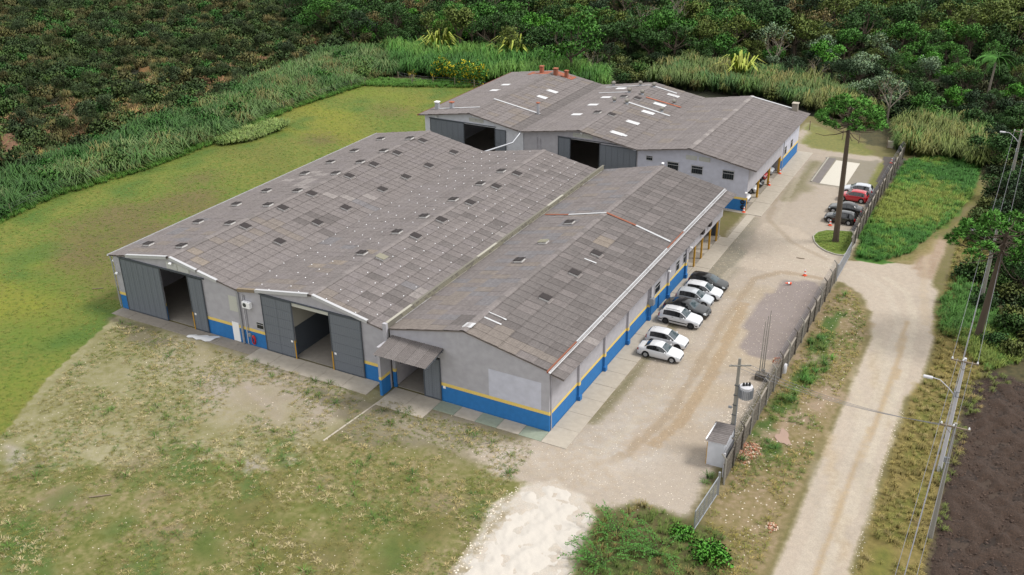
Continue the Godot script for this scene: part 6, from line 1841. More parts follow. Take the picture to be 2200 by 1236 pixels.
func car_point(o: Dictionary, l: float, w: float, x: float, r: float, arches := true) -> Vector3:
	var belt := table(o.belt, x)
	var roof := maxf(table(o.roof, x), belt + 0.02)
	var hw := w * 0.5 * table([[-0.5, 0.74], [-0.47, 0.93], [-0.36, 1.0], [0.30, 1.0], [0.42, 0.95], [0.475, 0.85], [0.5, 0.70]], x)
	var cab := clampf((roof - belt) / 0.45, 0.0, 1.0)
	var wr := hw * lerpf(0.86, 0.70, cab)
	var yb := 0.21
	if arches:
		for wx in o.wheels:
			var d: float = absf(x - wx) * l
			if d < 0.37: yb = maxf(yb, 0.31 + sqrt(0.37 * 0.37 - d * d))
	var p := [Vector2(0, yb), Vector2(hw * 0.92, yb), Vector2(hw, yb + 0.06), Vector2(hw * 1.0, maxf(lerpf(0.21, belt, 0.68), yb + 0.08)), Vector2(hw * 0.96, maxf(belt, yb + 0.1)), Vector2(wr, roof - 0.045 * cab - 0.01), Vector2(wr * 0.72, roof - 0.004), Vector2(0, roof + 0.018)]
	var i := clampi(int(r), 0, 6)
	var q: Vector2 = p[i].lerp(p[i + 1], r - i)
	return Vector3(x * l, q.y, q.x)
func car_patch(b: Builder, o: Dictionary, l: float, w: float, x0: float, x1: float, r0: float, r1: float, side: float, off := 0.008, nx := 6, nr := 3) -> void:
	for i in nx:
		for j in nr:
			var q := []
			for e in [[i, j], [i + 1, j], [i + 1, j + 1], [i, j + 1]]:
				var x := lerpf(x0, x1, float(e[0]) / nx); var r := lerpf(r0, r1, float(e[1]) / nr)
				var p := car_point(o, l, w, x, r)
				var dx := car_point(o, l, w, minf(x + 0.004, 0.5), r) - car_point(o, l, w, maxf(x - 0.004, -0.5), r)
				var dr := car_point(o, l, w, x, minf(r + 0.02, 7.0)) - car_point(o, l, w, x, maxf(r - 0.02, 0.0))
				var n := dx.cross(dr).normalized()
				if n.z < -0.2 or (absf(n.z) <= 0.2 and n.y < 0): n = -n
				p += n * off
				p.z *= side
				q.append(p)
			if side > 0: b.quad(q[0], q[1], q[2], q[3])
			else: b.quad(q[3], q[2], q[1], q[0])
var car_kits := {}
func car_kit(style: String, l: float, w: float) -> Dictionary:
	var key := "%s%.2f" % [style, l]
	if car_kits.has(key): return car_kits[key]
	var o: Dictionary = OUTLINE[style]
	var kit := {}
	var b := Builder.new()
	var ns := 54
	var rings := []
	for i in ns + 1:
		var x := -0.5 + float(i) / ns
		var ring := []
		for s in [1.0, -1.0]:
			for j in range(1, 8) if s > 0 else range(6, 0, -1):
				var p := car_point(o, l, w, x, j)
				p.z *= s
				ring.append(p)
		rings.append(ring)
	var m: int = rings[0].size()
	var st := SurfaceTool.new()
	st.begin(Mesh.PRIMITIVE_TRIANGLES)
	st.set_smooth_group(0)
	for i in ns:
		for j in m:
			var k := (j + 1) % m
			var a: Vector3 = rings[i][j]; var c: Vector3 = rings[i][k]; var d: Vector3 = rings[i + 1][k]; var e: Vector3 = rings[i + 1][j]
			for v in [a, d, c, a, e, d]: st.add_vertex(v)
	for e in [0, ns]:
		var mid := Vector3(rings[e][0].x, 0.5, 0)
		for j in m:
			var k := (j + 1) % m
			for v in [mid, rings[e][k], rings[e][j]] if e == 0 else [mid, rings[e][j], rings[e][k]]: st.add_vertex(v)
	st.index()
	st.generate_normals()
	kit.body = st.commit()
	b = Builder.new()
	for s in [1.0, -1.0]: car_patch(b, o, l, w, o.screen[0], o.screen[1], 5.2, 7.0, s, 0.008, 6, 4)
	kit.screen = b.mesh()
	b = Builder.new()
	for s in [1.0, -1.0]: car_patch(b, o, l, w, o.rear[0], o.rear[1], 5.25, 7.0, s, 0.010, 5, 4)
	kit.rear = b.mesh()
	kit.sides = []
	for s in [1.0, -1.0]:
		for q in o.sides:
			b = Builder.new()
			car_patch(b, o, l, w, q[0], q[1], 4.08, 4.9, s, 0.012, 4, 2)
			kit.sides.append(b.mesh())
	kit.head = []; kit.tail = []; kit.mirror = []; kit.handle = []
	for s in [1.0, -1.0]:
		b = Builder.new(); car_patch(b, o, l, w, 0.42, 0.488, 3.15, 4.1, s, 0.008, 4, 2); kit.head.append(b.mesh())
		b = Builder.new(); car_patch(b, o, l, w, -0.496, -0.455, 3.0, 4.2 if style == "sedan" else 4.5, s, 0.010, 3, 3); kit.tail.append(b.mesh())
		b = Builder.new()
		var mp := car_point(o, l, w, o.screen[0] + 0.09, 4.0)
		b.cbox(Vector3(mp.x, mp.y + 0.07, (mp.z + 0.1) * s), Vector3(0.12, 0.14, 0.2), 0.03)
		kit.mirror.append(b.mesh())
		b = Builder.new()
		for hx in [-0.13, 0.06]:
			var hp := car_point(o, l, w, hx, 3.7)
			b.box(Vector3(hp.x, hp.y, (hp.z + 0.012) * s), Vector3(0.17, 0.035, 0.03))
		kit.handle.append(b.mesh())
	b = Builder.new()
	b.box(Vector3(l * 0.5 - 0.005, 0.42, 0), Vector3(0.05, 0.13, w * 0.50))
	b.box(Vector3(l * 0.5 - 0.02, 0.29, 0), Vector3(0.05, 0.07, w * 0.58))
	kit.grille = b.mesh()
	b = Builder.new()
	b.box(Vector3(l * 0.5 + 0.024, 0.40, 0), Vector3(0.012, 0.12, 0.38))
	b.box(Vector3(-l * 0.5 - 0.01, 0.62, 0), Vector3(0.02, 0.12, 0.38))
	kit.plate = b.mesh()
	b = Builder.new()
	b.span(Vector3(-l * 0.44, 0.18, -w * 0.42), Vector3(l * 0.44, 0.5, w * 0.42))
	kit.under = b.mesh()
	b = Builder.new()
	for s in [1.0, -1.0]: car_patch(b, o, l, w, -0.47, 0.47, 1.0, 2.6, s, 0.006, 40, 2)
	kit.cladding = b.mesh()
	b = Builder.new()
	for s in [1.0, -1.0]:
		car_patch(b, o, l, w, o.sides[0][0] - 0.008, o.sides[2][1] + 0.006, 4.04, 4.93, s, 0.006, 12, 2)
	kit.pillar = b.mesh()
	b = Builder.new()
	b.lathe([[0.20, -0.09], [0.29, -0.09], [0.315, -0.06], [0.315, 0.06], [0.29, 0.09], [0.20, 0.085]], Vector3.ZERO, 18, Basis(Vector3.RIGHT, PI / 2))
	kit.tyre = b.mesh()
	b = Builder.new()
	b.lathe([[0.2, 0.05], [0.2, 0.085], [0.17, 0.088], [0.15, 0.06], [0.0, 0.06]], Vector3.ZERO, 14, Basis(Vector3.RIGHT, PI / 2))
	for k in 5:
		var a := TAU * k / 5.0
		b.box(Vector3(cos(a) * 0.09, sin(a) * 0.09, 0.078), Vector3(0.17, 0.045, 0.03), Basis(Vector3.BACK, a))
	b.lathe([[0.05, 0.06], [0.05, 0.095], [0.0, 0.1]], Vector3.ZERO, 8, Basis(Vector3.RIGHT, PI / 2))
	kit.rim = b.mesh()
	car_kits[key] = kit
	return kit
func car(label: String, style: String, l: float, w: float, paint: String, at: Vector3, turn: float, group: String, rim := "rim_silver", clad := false) -> void:
	var o := thing("parked_car", label, "car", at, turn, group)
	var k := car_kit(style, l, w)
	var ol: Dictionary = OUTLINE[style]
	part(k.body, "body", mats["paint_" + paint], o)
	part(k.screen, "windscreen", mats["windscreen"], o)
	part(k.rear, "rear_window", mats["car_glass"], o)
	for m in k.sides: part(m, "side_window", mats["car_glass"], o)
	for m in k.head: part(m, "headlight", mats["headlight"], o)
	for m in k.tail: part(m, "taillight", mats["taillight"], o)
	for m in k.mirror: part(m, "mirror", mats["paint_" + paint], o)
	for m in k.handle: part(m, "door_handles", mats["trim_black"] if clad else mats["paint_" + paint], o)
	part(k.pillar, "window_surround", mats["trim_black"], o)
	part(k.grille, "grille", mats["trim_black"], o)
	part(k.plate, "number_plate", mats["rim_silver"], o)
	part(k.under, "underbody", mats["trim_black"], o)
	if clad:
		part(k.cladding, "cladding", mats["trim_black"], o)
		for s in [-1.0, 1.0]:
			var rb := Builder.new()
			rb.tube([Vector3(-l * 0.33, 1.62, s * w * 0.31), Vector3(-l * 0.1, 1.67, s * w * 0.32), Vector3(l * 0.02, 1.62, s * w * 0.31)], [0.025], 5)
			part(rb, "roof_rail", mats["trim_black"], o)
	var ant := Builder.new()
	ant.tube([Vector3(-l * 0.3, table(ol.roof, -0.3), 0), Vector3(-l * 0.36, table(ol.roof, -0.3) + 0.25, 0)], [0.008], 4)
	part(ant, "aerial", mats["trim_black"], o)
	for wx in ol.wheels:
		for s in [-1.0, 1.0]:
			var t := part(k.tyre, "wheel", mats["tyre"], o, Vector3(wx * l, 0.315, s * (w * 0.5 - 0.10)))
			if s < 0: t.rotation.y = PI
			part(k.rim, "rim", mats[rim], t)
func build_vehicles() -> void:
	var g := "cars parked against the blue wall"
	var y := 0.02
	car("white saloon car at the end of the row by the blue wall", "sedan", 4.22, 1.68, "white", Vector3(3.78, y, -16.0), 0.02, g)
	car("white hatchback beside the white saloon at the blue wall", "hatch", 4.0, 1.70, "white", Vector3(3.5, y, -18.55), 0.01, g, "rim_dark")
	car("white crossover with dark wheels and roof rails next to a black saloon", "suv", 4.3, 1.78, "white", Vector3(3.2, y, -23.25), 0.0, g, "rim_dark", true)
	car("long black saloon car between white crossover and silver hatchback", "sedan", 4.75, 1.84, "graphite", Vector3(3.05, y, -25.75), -0.02, g)
	car("silver white hatchback beside the long black saloon", "hatch", 3.85, 1.68, "silver", Vector3(3.0, y, -28.25), 0.0, g)
	car("white hatchback between the silver one and the black hatchback", "hatch", 4.05, 1.74, "white", Vector3(3.25, y, -30.25), 0.02, g)
	car("black hatchback closing the row beside the carport", "hatch", 4.2, 1.76, "black", Vector3(3.1, y, -32.5), 0.0, g, "rim_dark")
	g = "cars parked along the dark panel wall"
	car("silver hatchback parked beside the red car at the panel wall", "hatch", 3.95, 1.70, "silver", Vector3(11.9, y, -69.1), PI + 0.04, g)
	car("red hatchback parked at the dark panel wall", "hatch", 3.75, 1.65, "red", Vector3(11.9, y, -66.3), PI, g)
	car("black saloon car parked at the dark panel wall", "sedan", 4.2, 1.70, "black", Vector3(11.85, y, -61.4), PI, g)
	car("black hatchback parked beside the grass island", "hatch", 3.8, 1.68, "black", Vector3(11.9, y, -57.9), PI + 0.02, g)
	g = "cars under the rear carport"
	car("white car under the carport beside the blue gable corner", "suv", 4.1, 1.76, "white", Vector3(-2.05, 0.05, -59.5), 0.0, g, "rim_dark")
	car("white car with dark bonnet shade deeper under the rear carport", "hatch", 4.0, 1.72, "white", Vector3(-2.1, 0.05, -63.6), 0.0, g)
	car("dark grey car under the rear carport between posts", "hatch", 4.1, 1.74, "graphite", Vector3(-2.1, 0.05, -66.2), 0.0, g)
	car("dark red car under the rear carport", "hatch", 3.9, 1.68, "red", Vector3(-2.3, 0.05, -69.4), 0.0, g)
	car("small pale car at the last bay of the rear carport", "hatch", 3.8, 1.68, "silver", Vector3(-2.0, 0.05, -71.9), 0.0, g)

# ---- poles, lamps, cables, cones, hut, small things
func insulator(b: Builder, at: Vector3, s := 1.0) -> void:
	b.lathe([[0.03 * s, 0.0], [0.07 * s, 0.03 * s], [0.07 * s, 0.07 * s], [0.04 * s, 0.1 * s], [0.06 * s, 0.13 * s], [0.03 * s, 0.18 * s], [0.0, 0.2 * s]], at, 8)
func lamp_arm(o: Node, at: Vector3, reach: float, rise: float) -> void:
	var b := Builder.new()
	b.tube([at, at + Vector3(-reach * 0.35, rise * 0.55, 0), at + Vector3(-reach * 0.7, rise * 0.95, 0), at + Vector3(-reach, rise, 0)], [0.045, 0.04, 0.035, 0.035], 7)
	var a := part(b, "lamp_arm", mats["pole_white"], o)
	var h := Builder.new()
	var c := at + Vector3(-reach - 0.28, rise - 0.02, 0)
	h.cbox(c, Vector3(0.68, 0.14, 0.28), 0.05)
	part(h, "lamp_head", mats["pole_white"], a)
	var g := Builder.new()
	g.box(c + Vector3(-0.08, -0.085, 0), Vector3(0.42, 0.03, 0.22))
	part(g, "lamp_glass", mats["lamp_glass"], a)
func utility_pole(at: Vector3, h: float, m: Material, label: String, lamp_h := 0.0, lean := 0.0, arms := true) -> Node3D:
	var o := thing("utility_pole", label, "utility pole", at)
	var b := Builder.new()
	b.tube([Vector3(0, -0.3, 0), Vector3(lean, h, 0)], [0.19, 0.11], 10)
	part(b, "shaft", m, o)
	if arms:
		var c := Builder.new()
		c.box(Vector3(lean, h - 0.25, 0.12), Vector3(1.9, 0.1, 0.1))
		for s in [-1, 1]: c.tube([Vector3(lean + s * 0.7, h - 0.28, 0.12), Vector3(lean, h - 0.95, 0.12)], [0.02], 4)
		var cr := part(c, "cross_arm", mats["wood"], o)
		for x in [-0.85, -0.1, 0.85]:
			var i := Builder.new()
			insulator(i, Vector3(lean + x, h - 0.2, 0.12))
			part(i, "insulator", mats["white"], cr)
		var f := Builder.new()
		f.box(Vector3(lean * 0.7, h * 0.68, 0.16), Vector3(0.3, 0.06, 0.06))
		f.box(Vector3(lean * 0.7, h * 0.72, 0.16), Vector3(0.26, 0.06, 0.06))
		f.cbox(Vector3(lean * 0.7 - 0.16, h * 0.7, 0.12), Vector3(0.16, 0.4, 0.16), 0.02)
		part(f, "bracket", mats["galvanised"], o)
	if lamp_h > 0.0: lamp_arm(o, Vector3(lean * lamp_h / h, lamp_h, 0.0), 1.9, 1.25)
	return o
func cable(a: Vector3, b: Vector3, sag: float, label: String, group: String, r := 0.016) -> void:
	var p := []
	for i in 13:
		var t := i / 12.0
		p.append(a.lerp(b, t) - Vector3(0, sag * 4.0 * t * (1.0 - t), 0))
	var q := Builder.new()
	q.tube(p, [r], 4, false)
	tag(part(q, "overhead_cable", mats["cable"], self), label, "cable", group)
func cone(at: Vector3, label: String) -> void:
	var o := thing("traffic_cone", label, "traffic cone", at, rng.randf(), "orange traffic cones")
	var b := Builder.new()
	b.cbox(Vector3(0, 0.02, 0), Vector3(0.42, 0.04, 0.42), 0.015)
	part(b, "base", mats["orange"], o)
	var seg := [[0.155, 0.04], [0.125, 0.22], [0.095, 0.40], [0.068, 0.56], [0.035, 0.75]]
	for i in 4:
		var c := Builder.new()
		c.lathe([seg[i], seg[i + 1]], Vector3.ZERO, 12)
		if i == 3: c.lathe([seg[4], [0.0, 0.755]], Vector3.ZERO, 12)
		part(c, "white_band" if i % 2 else "orange_band", mats["white"] if i % 2 else mats["orange"], o)
func build_street_furniture() -> void:
	var pw := gp(2018, 1012); var pg := gp(1999, 1155); var p2 := Vector3(29.46, 0, -41.8); var p3 := gp(2165, 420)
	utility_pole(pw, 10.1, mats["pole_white"], "whitish utility pole with street lamp arm beside the dark soil", 6.7, 0.1)
	utility_pole(pg, 9.6, mats["pole_grey"], "grey concrete utility pole standing on the edge of dark soil", 0.0, 0.0)
	utility_pole(p2, 9.2, mats["pole_grey"], "utility pole with street lamp behind the broad crowned pine", 6.6)
	utility_pole(p3, 9.0, mats["pole_grey"], "slim utility pole with street lamp before the wood past the ditch", 7.2)
	var p0 := Vector3(28.6, 0, 30.0)
	utility_pole(p0, 9.6, mats["pole_grey"], "grey utility pole further along the road", 0.0)
	var g := "overhead cables along the road"
	for q in [-0.85, -0.1, 0.85]:
		cable(pw + Vector3(0.1 + q, 10.1, 0.12), p2 + Vector3(q, 9.2, 0.12), 0.5, "thin overhead cable strung along the roadside poles", g)
		cable(p2 + Vector3(q, 9.2, 0.12), p3 + Vector3(q, 9.0, 0.12), 0.5, "thin overhead cable strung along the roadside poles", g)
		cable(pw + Vector3(0.1 + q * 0.6, 10.0, 0.12), p0 + Vector3(q * 0.6, 9.6, 0.12), 0.6, "thin overhead cable strung along the roadside poles", g)
	for q in [6.6, 6.9, 7.2]:
		cable(pw + Vector3(-0.16, q, 0.1), p2 + Vector3(-0.16, q - 0.6, 0.1), 0.6, "thin overhead cable strung along the roadside poles", g)
		cable(pw + Vector3(-0.16, q, 0.1), p0 + Vector3(-0.16, q - 0.3, 0.1), 0.7, "thin overhead cable strung along the roadside poles", g)
	# transformer pole by the yard wall
	var tp := gp(1570, 962)
	var o := thing("transformer_pole", "square concrete pole carrying a ribbed grey transformer by the meter hut", "utility pole", tp)
	var b := Builder.new()
	b.hexa([Vector3(-0.16, -0.2, 0.13), Vector3(0.16, -0.2, 0.13), Vector3(0.16, -0.2, -0.13), Vector3(-0.16, -0.2, -0.13), Vector3(-0.1, 8.3, 0.09), Vector3(0.1, 8.3, 0.09), Vector3(0.1, 8.3, -0.09), Vector3(-0.1, 8.3, -0.09)])
	part(b, "shaft", mats["pole_grey"], o)
	for q in 6:
		var cl := Builder.new()
		cl.box(Vector3(0, 1.4 + q * 0.9, 0), Vector3(0.36, 0.05, 0.3))
		part(cl, "clamp", mats["door_frame"], o)
	var con := Builder.new()
	con.tube([Vector3(0.2, 0.0, 0.12), Vector3(0.19, 5.4, 0.1)], [0.05], 7)
	part(con, "conduit", mats["galvanised"], o)
	b = Builder.new()
	b.lathe([[0.44, 0.0], [0.48, 0.05], [0.48, 1.0], [0.5, 1.02], [0.5, 1.08], [0.0, 1.12]], Vector3(0.75, 5.0, 0.1), 18)
	var tr := part(b, "transformer", mats["pole_white"], o)
	for k in 22:
		var a := TAU * k / 22.0
		var fb := Builder.new()
		fb.box(Vector3(0.75 + cos(a) * 0.53, 5.48, 0.1 - sin(a) * 0.53), Vector3(0.12, 0.8, 0.03), Basis(Vector3.UP, a))
		part(fb, "cooling_fin", mats["galvanised"], tr)
	for k in 3:
		var ib := Builder.new()
		insulator(ib, Vector3(0.55 + 0.2 * k, 6.1, 0.2 - 0.12 * k), 1.6)
		part(ib, "bushing", mats["black"], tr)
	b = Builder.new()
	b.box(Vector3(0.55, 4.95, 0.1), Vector3(1.1, 0.1, 0.12))
	b.box(Vector3(0.1, 7.75, 0.12), Vector3(1.7, 0.1, 0.1), Basis(Vector3.UP, 0.5))
	part(b, "cross_arm", mats["pole_grey"], o)
	var lamp := Builder.new()
	lamp.tube([Vector3(-0.1, 3.9, 0.15), Vector3(-0.28, 4.0, 0.3)], [0.03], 5)
	lamp.cbox(Vector3(-0.3, 4.0, 0.34), Vector3(0.26, 0.2, 0.12), 0.03)
	part(lamp, "floodlight", mats["galvanised"], o)
	for q in [-0.7, 0.0, 0.7]:
		cable(pg + Vector3(q * 0.9, 9.4, 0.12), tp + Vector3(0.1 + q, 7.85, 0.12 - q * 0.4), 0.7, "fine cable crossing the road to the transformer pole", "cables crossing the road")
	# three slim rods
	for q in [[1631, 806, 5.6], [1636, 804, 6.0], [1641, 798, 6.3]]:
		var p := gp(q[0], q[1])
		var r := Builder.new()
		r.tube([p, p + Vector3(0.02, q[2] * 0.5, 0), p + Vector3(0.05, q[2], 0)], [0.05, 0.045, 0.03], 6)
		r.box(p + Vector3(0.0, 0.1, 0), Vector3(0.25, 0.2, 0.25))
		tag(part(r, "steel_rod", mats["pole_grey"], self), "slim upright steel rod in a cluster of three by the wall", "pole", "slim rods by the wall")
	var cab := Builder.new()
	var cpos := gp(1636, 815)
	cab.cbox(cpos + Vector3(0, 0.3, 0), Vector3(1.1, 0.6, 0.7), 0.03)
	tag(part(cab, "concrete_plinth", mats["old_wall"], self), "low weathered concrete plinth at the foot of three slim rods", "plinth")
	# meter hut
	var bl := gp(1517, 997); var br := gp(1552, 1006); var bk := gp(1572, 972)
	var ex := br - bl; var ez := bk - br
	var hut := thing("meter_hut", "small white concrete meter hut with corrugated roof beside the transformer pole", "hut", bl)
	b = Builder.new()
	b.hexa([Vector3.ZERO, ex, ex + ez, ez, Vector3(0, 2.2, 0), ex + Vector3(0, 2.2, 0), ex + ez + Vector3(0, 2.35, 0), ez + Vector3(0, 2.35, 0)])
	part(b, "wall", mats["wall_white"], hut)
	var zdir := ez.normalized(); var xdir := ex.normalized()
	var dl := (ez.length() + 0.3) * 0.5
	var wl := ex.length() + 0.3
	for i in 2:
		var s := part(sheet_mesh(wl), "roof_sheet", asbestos_tones[7 if i else 2], hut)
		var up := Vector3(0, 1, 0) - zdir * 0.065
		var fr := Basis(xdir.cross(up).normalized() * -1.0, up.normalized(), xdir)
		if fr.determinant() < 0: fr.x = -fr.x
		fr.x *= dl / 1.03
		var off := fr.x.dot(zdir) < 0
		var at0 := zdir * (dl * (i + (1 if off else 0)) - 0.15)
		s.transform = Transform3D(fr, at0 + Vector3(0, 2.24 + 0.065 * at0.dot(zdir), 0) - xdir * 0.15)
	b = Builder.new()
	b.box(ez * 0.5 + Vector3(-0.02, 1.0, 0), Vector3(0.04, 1.9, ez.length() * 0.7), Basis(Vector3.UP, atan2(ez.x, ez.z)))
	part(b, "door", mats["door_steel"], hut)
	b = Builder.new()
	b.box(Vector3(-0.03, 1.0, -0.08), Vector3(0.06, 2.0, 0.1))
	part(b, "yellow_edge", mats["yellow_post"], hut)
	b = Builder.new()
	b.cbox(ez * 0.5 - xdir * 0.16 + Vector3(0, 2.36, 0), Vector3(0.1, 0.1, ez.length() * 1.05), 0.02, Basis(Vector3.UP, atan2(ez.x, ez.z)))
	part(b, "roof_edge", mats["white"], hut)

func build_small_things() -> void:
	var spots := [[1598, 457, "orange traffic cone at the blue gable corner"], [1652.6, 399, "orange traffic cone at a carport post of the rear hall"], [1675.5, 374, "orange traffic cone where the rear blue wall begins"], [1783.5, 485, "orange traffic cone before the black hatchback by the island"], [1729, 593, "orange traffic cone standing alone in the yard entrance"], [1915.5, 351, "orange traffic cone on the dark strip by the panel wall"]]
	for s in spots: cone(gp(s[0], s[1]) + Vector3(0, 0.06, 0), s[2])
	var fallen := thing("traffic_cone", "orange traffic cone lying on its side on the pinkish gravel", "traffic cone", gp(1700, 612) + Vector3(0, 0.16, 0), 0.7, "orange traffic cones")
	fallen.rotation.z = 1.4
	var fb := Builder.new()
	fb.lathe([[0.155, 0.04], [0.035, 0.75], [0.0, 0.755]], Vector3.ZERO, 12)
	part(fb, "body", mats["orange"], fallen)
	fb = Builder.new()
	fb.lathe([[0.127, 0.24], [0.096, 0.42]], Vector3.ZERO, 12)
	part(fb, "white_band", mats["white"], fallen)
	# tyres hung on the rear gable
	for q in [[1596, 434], [1596, 445]]:
		var p := zp(q[0], q[1], -56.05)
		var b := Builder.new()
		b.lathe([[0.17, -0.08], [0.28, -0.08], [0.31, 0.0], [0.28, 0.08], [0.17, 0.08]], p + Vector3(0, 0, 0.1), 16, Basis(Vector3.RIGHT, PI / 2))
		tag(part(b, "hung_tyre", mats["tyre"], self), "black tyre hung on the blue gable corner", "tyre", "tyres on the rear gable")
	# red hose by the door
	var hp := zp(546, 722, 0.0)
	var b := Builder.new()
	for k in 3:
		var ring := []
		for i in 15: ring.append(Vector3(hp.x + cos(TAU * i / 14.0) * (0.22 - 0.03 * k), 0.75 + sin(TAU * i / 14.0) * (0.5 - 0.05 * k), 0.1 + 0.05 * k))
		b.tube(ring, [0.035], 5, false)
	tag(part(b, "fire_hose", mats["red"], self), "coiled red hose hanging on the blue wall by the grey door", "hose")
	# yellow notice and machine inside the open hall
	var sg := thing("floor_sign", "bright yellow folding floor sign just inside the open middle hall", "sign", gp(645, 748))
	for s in [-1, 1]:
		b = Builder.new()
		b.box(Vector3(0, 0.42, s * 0.12), Vector3(0.5, 0.85, 0.03), Basis(Vector3.RIGHT, s * 0.28))
		part(b, "board", mats["sign_yellow"], sg)
	var mc := thing("machine", "black and white upright machine inside the open middle hall", "machine", Vector3(-23.6, 0.05, -4.6))
	b = Builder.new()
	b.cbox(Vector3(0, 0.5, 0), Vector3(1.3, 1.0, 0.9), 0.04)
	part(b, "bed", mats["black"], mc)
	b = Builder.new()
	b.cbox(Vector3(-0.1, 1.7, -0.1), Vector3(0.5, 1.4, 0.6), 0.05)
	part(b, "column", mats["trim_black"], mc)
	b = Builder.new()
	b.cbox(Vector3(0.2, 1.5, 0.25), Vector3(0.35, 0.4, 0.35), 0.05)
	b.cbox(Vector3(-0.55, 0.9, 0.3), Vector3(0.25, 0.5, 0.25), 0.03)
	part(b, "head", mats["white"], mc)
	b = Builder.new()
	b.lathe([[0.1, 0.0], [0.1, 0.3], [0.0, 0.32]], Vector3(0.05, 2.4, 0), 10)
	part(b, "motor", mats["rim_silver"], mc)
	# plank on the grass, timber by the fence, white concrete post
	b = Builder.new()
	var pa := gp(203, 388)
	b.box(pa + Vector3(0, 0.5, 0), Vector3(1.6, 0.1, 0.2), Basis(Vector3.UP, 0.5))
	b.box(pa + Vector3(0, 0.85, 0), Vector3(1.6, 0.1, 0.2), Basis(Vector3.UP, 0.5))
	for s in [-0.6, 0.6]: b.box(pa + Vector3(cos(0.5) * s, 0.4, -sin(0.5) * s), Vector3(0.1, 1.0, 0.1), Basis(Vector3.UP, 0.5))
	tag(part(b, "wooden_rail", mats["wood"], self), "short grey wooden rail by the reed fence", "rail")
	for q in [[210, 621, 1.2, 0.6, "pale broken plank lying on the lawn near the hall corner"], [850, 285, 1.4, 0.2, "pale plank lying on the lawn behind the white gutter"], [1720, 556, 0.9, 0.1, "thin dark stick lying on the gravel entrance"], [215, 1067, 1.6, 0.7, "long pale stick lying in the rough grass"]]:
		b = Builder.new()
		b.tube([Vector3(-q[2] * 0.5, 0.06, 0), Vector3(0, 0.09, 0.05), Vector3(q[2] * 0.5, 0.06, 0)], [0.05], 5)
		var pl := part(b, "stick", mats["wood"], self)
		pl.position = gp(q[0], q[1]); pl.rotation.y = q[3]
		tag(pl, q[4], "stick")
	var st := Builder.new()
	var sp := gp(1912, 317)
	st.cbox(sp + Vector3(0, 0.5, 0), Vector3(0.9, 1.0, 0.5), 0.04)
	tag(part(st, "concrete_box", mats["concrete"], self), "small pale concrete box on the grass behind the panel wall", "box")
	# washed sand spilled on the apron
	var sand := Builder.new()
	var prev := []
	for i in 9:
		var t := i / 8.0
		var c0 := gp(lerpf(405, 462, t), lerpf(721, 729, t), 0.062)
		var hw := 0.25 + 0.5 * t * (1.2 - t * 0.4) + 0.12 * sin(i * 2.1)
		prev.append([c0 + Vector3(-hw * 0.3, 0.0, hw), c0 + Vector3(0, 0.07, 0), c0 + Vector3(hw * 0.3, 0.0, -hw)])
	for i in 8:
		for j in 2: sand.quad(prev[i][j], prev[i + 1][j], prev[i + 1][j + 1], prev[i][j + 1])
	var so := part(sand, "spilled_sand", mats["translucent"], self)
	so.set_meta("kind", "stuff")
	tag(so, "white sand spilled along the apron of the lawn hall", "sand")
	# brick rubble and a puddle on the verge
	var rb := Builder.new()
	rb.box(Vector3(0, 0.05, 0), Vector3(0.22, 0.1, 0.12))
	var rp := []
	var rc := []
	var rm := plain("rubble_tint", Color(1, 1, 1), 0.95)
	rm.vertex_color_use_as_albedo = true
	for q in [[1610, 968, 0.9, 260], [1658, 1134, 0.45, 60], [1600, 985, 0.7, 120], [1668, 775, 0.5, 50]]:
		var c0 := gp(q[0], q[1])
		for i in q[3]:
			var a := rng.randf() * TAU
			var d: float = sqrt(rng.randf()) * q[2]
			var p: Vector3 = c0 + Vector3(cos(a) * d, maxf(0.0, 0.32 * (q[2] - d)) * rng.randf(), sin(a) * d * 1.3)
			var s := rng.randf_range(0.25, 0.9)
			rp.append(Transform3D(Basis.from_euler(Vector3(rng.randf() * 3.0, rng.randf() * 6.0, rng.randf() * 3.0)).scaled(Vector3(s, s, s)), p))
			rc.append([srgb(176, 128, 104), srgb(190, 164, 140), srgb(160, 104, 82), srgb(196, 180, 160)][rng.randi() % 4].srgb_to_linear())
	tag(scatter("rubble", rb.mesh(), rm, rp, rc), "broken brick rubble heaped on the verge by the meter hut", "rubble")
	var pud := Builder.new()
	var poly := blob(1683, 940, 0.55, 1.1, -0.3)
	var cc := gp(1683, 940)
	for i in poly.size():
		var p0 := poly[i]; var p1 := poly[(i + 1) % poly.size()]
		pud.tri(Vector3(cc.x, ground_y(cc.x, cc.z) + 0.05, cc.z), Vector3(p1.x, ground_y(p1.x, p1.y) + 0.045, p1.y), Vector3(p0.x, ground_y(p0.x, p0.y) + 0.045, p0.y))
	setting(pud, "water", plain("puddle", srgb(150, 124, 108), 0.08))
	# worn kerb line of the old drive before the small entrance
	var kb := Builder.new()
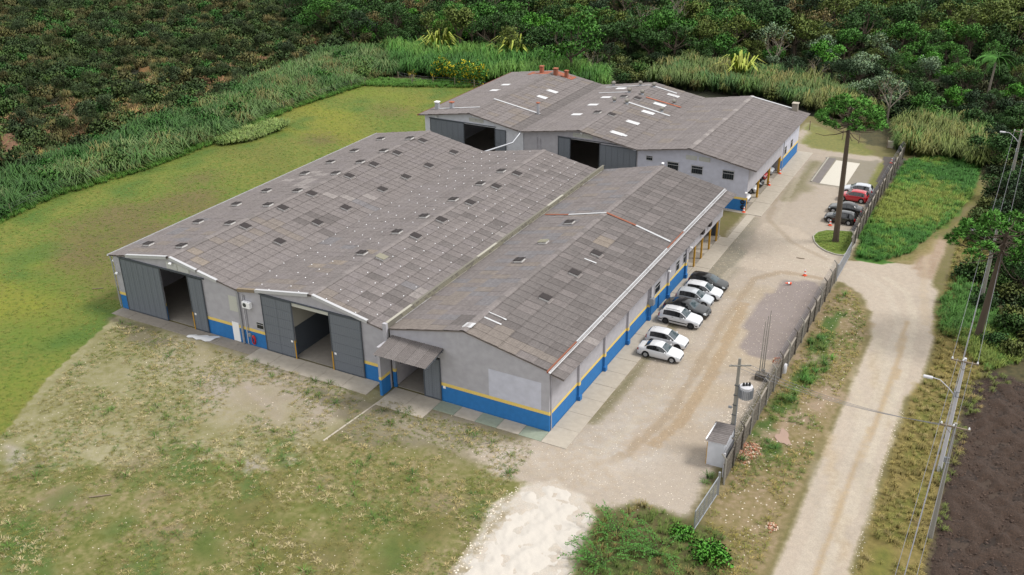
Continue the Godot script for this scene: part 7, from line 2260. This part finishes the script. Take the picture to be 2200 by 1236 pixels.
	var ka := gp(836, 848); var kc := gp(694, 948)
	for i in 9:
		var m0 := ka.lerp(kc, (i + 0.5) / 9.0)
		kb.cbox(m0 + Vector3(0, -0.02, 0), Vector3(0.16, 0.14, ka.distance_to(kc) / 9.0 - 0.03), 0.02, Basis.looking_at((kc - ka).normalized()).rotated(Vector3.UP, rng.randf_range(-0.02, 0.02)))
	setting(kb, "kerb", mats["concrete"])
	# blue drum beside the wall
	b = Builder.new()
	b.lathe([[0.28, 0.0], [0.29, 0.3], [0.27, 0.32], [0.29, 0.34], [0.29, 0.85], [0.0, 0.88]], gp(1683, 800), 14)
	tag(part(b, "drum", mats["pole_white"], self), "pale bluish drum standing outside the boundary wall", "drum")
	# houses far beyond the wood
	for q in [[Vector3(-52, 0, -232), 14.0, "rust_bright", "far low house with orange roof beyond the wood"], [Vector3(-27, 0, -246), 22.0, "white", "far white shed roof beyond the wood"]]:
		var h := thing("house", q[3], "house", q[0], 0.4)
		var w := Builder.new()
		w.span(Vector3(-q[1] * 0.5, -0.3, -4), Vector3(q[1] * 0.5, 5.0, 4))
		part(w, "wall", mats["wall_white"], h)
		var rf := Builder.new()
		var hx: float = q[1] * 0.5 + 0.5
		rf.quad(Vector3(-hx, 4.9, 4.6), Vector3(hx, 4.9, 4.6), Vector3(hx, 7.2, 0), Vector3(-hx, 7.2, 0))
		rf.quad(Vector3(hx, 4.9, -4.6), Vector3(-hx, 4.9, -4.6), Vector3(-hx, 7.2, 0), Vector3(hx, 7.2, 0))
		rf.tri(Vector3(-hx, 4.9, -4.6), Vector3(-hx, 4.9, 4.6), Vector3(-hx, 7.2, 0))
		rf.tri(Vector3(hx, 4.9, 4.6), Vector3(hx, 4.9, -4.6), Vector3(hx, 7.2, 0))
		part(rf, "roof", mats[q[2]], h)
		for k in 4:
			var wn := Builder.new()
			wn.box(Vector3(lerpf(-hx + 2.0, hx - 2.0, k / 3.0), 2.6, 4.02), Vector3(1.2, 1.2, 0.05))
			part(wn, "window", mats["window_dark"], h)
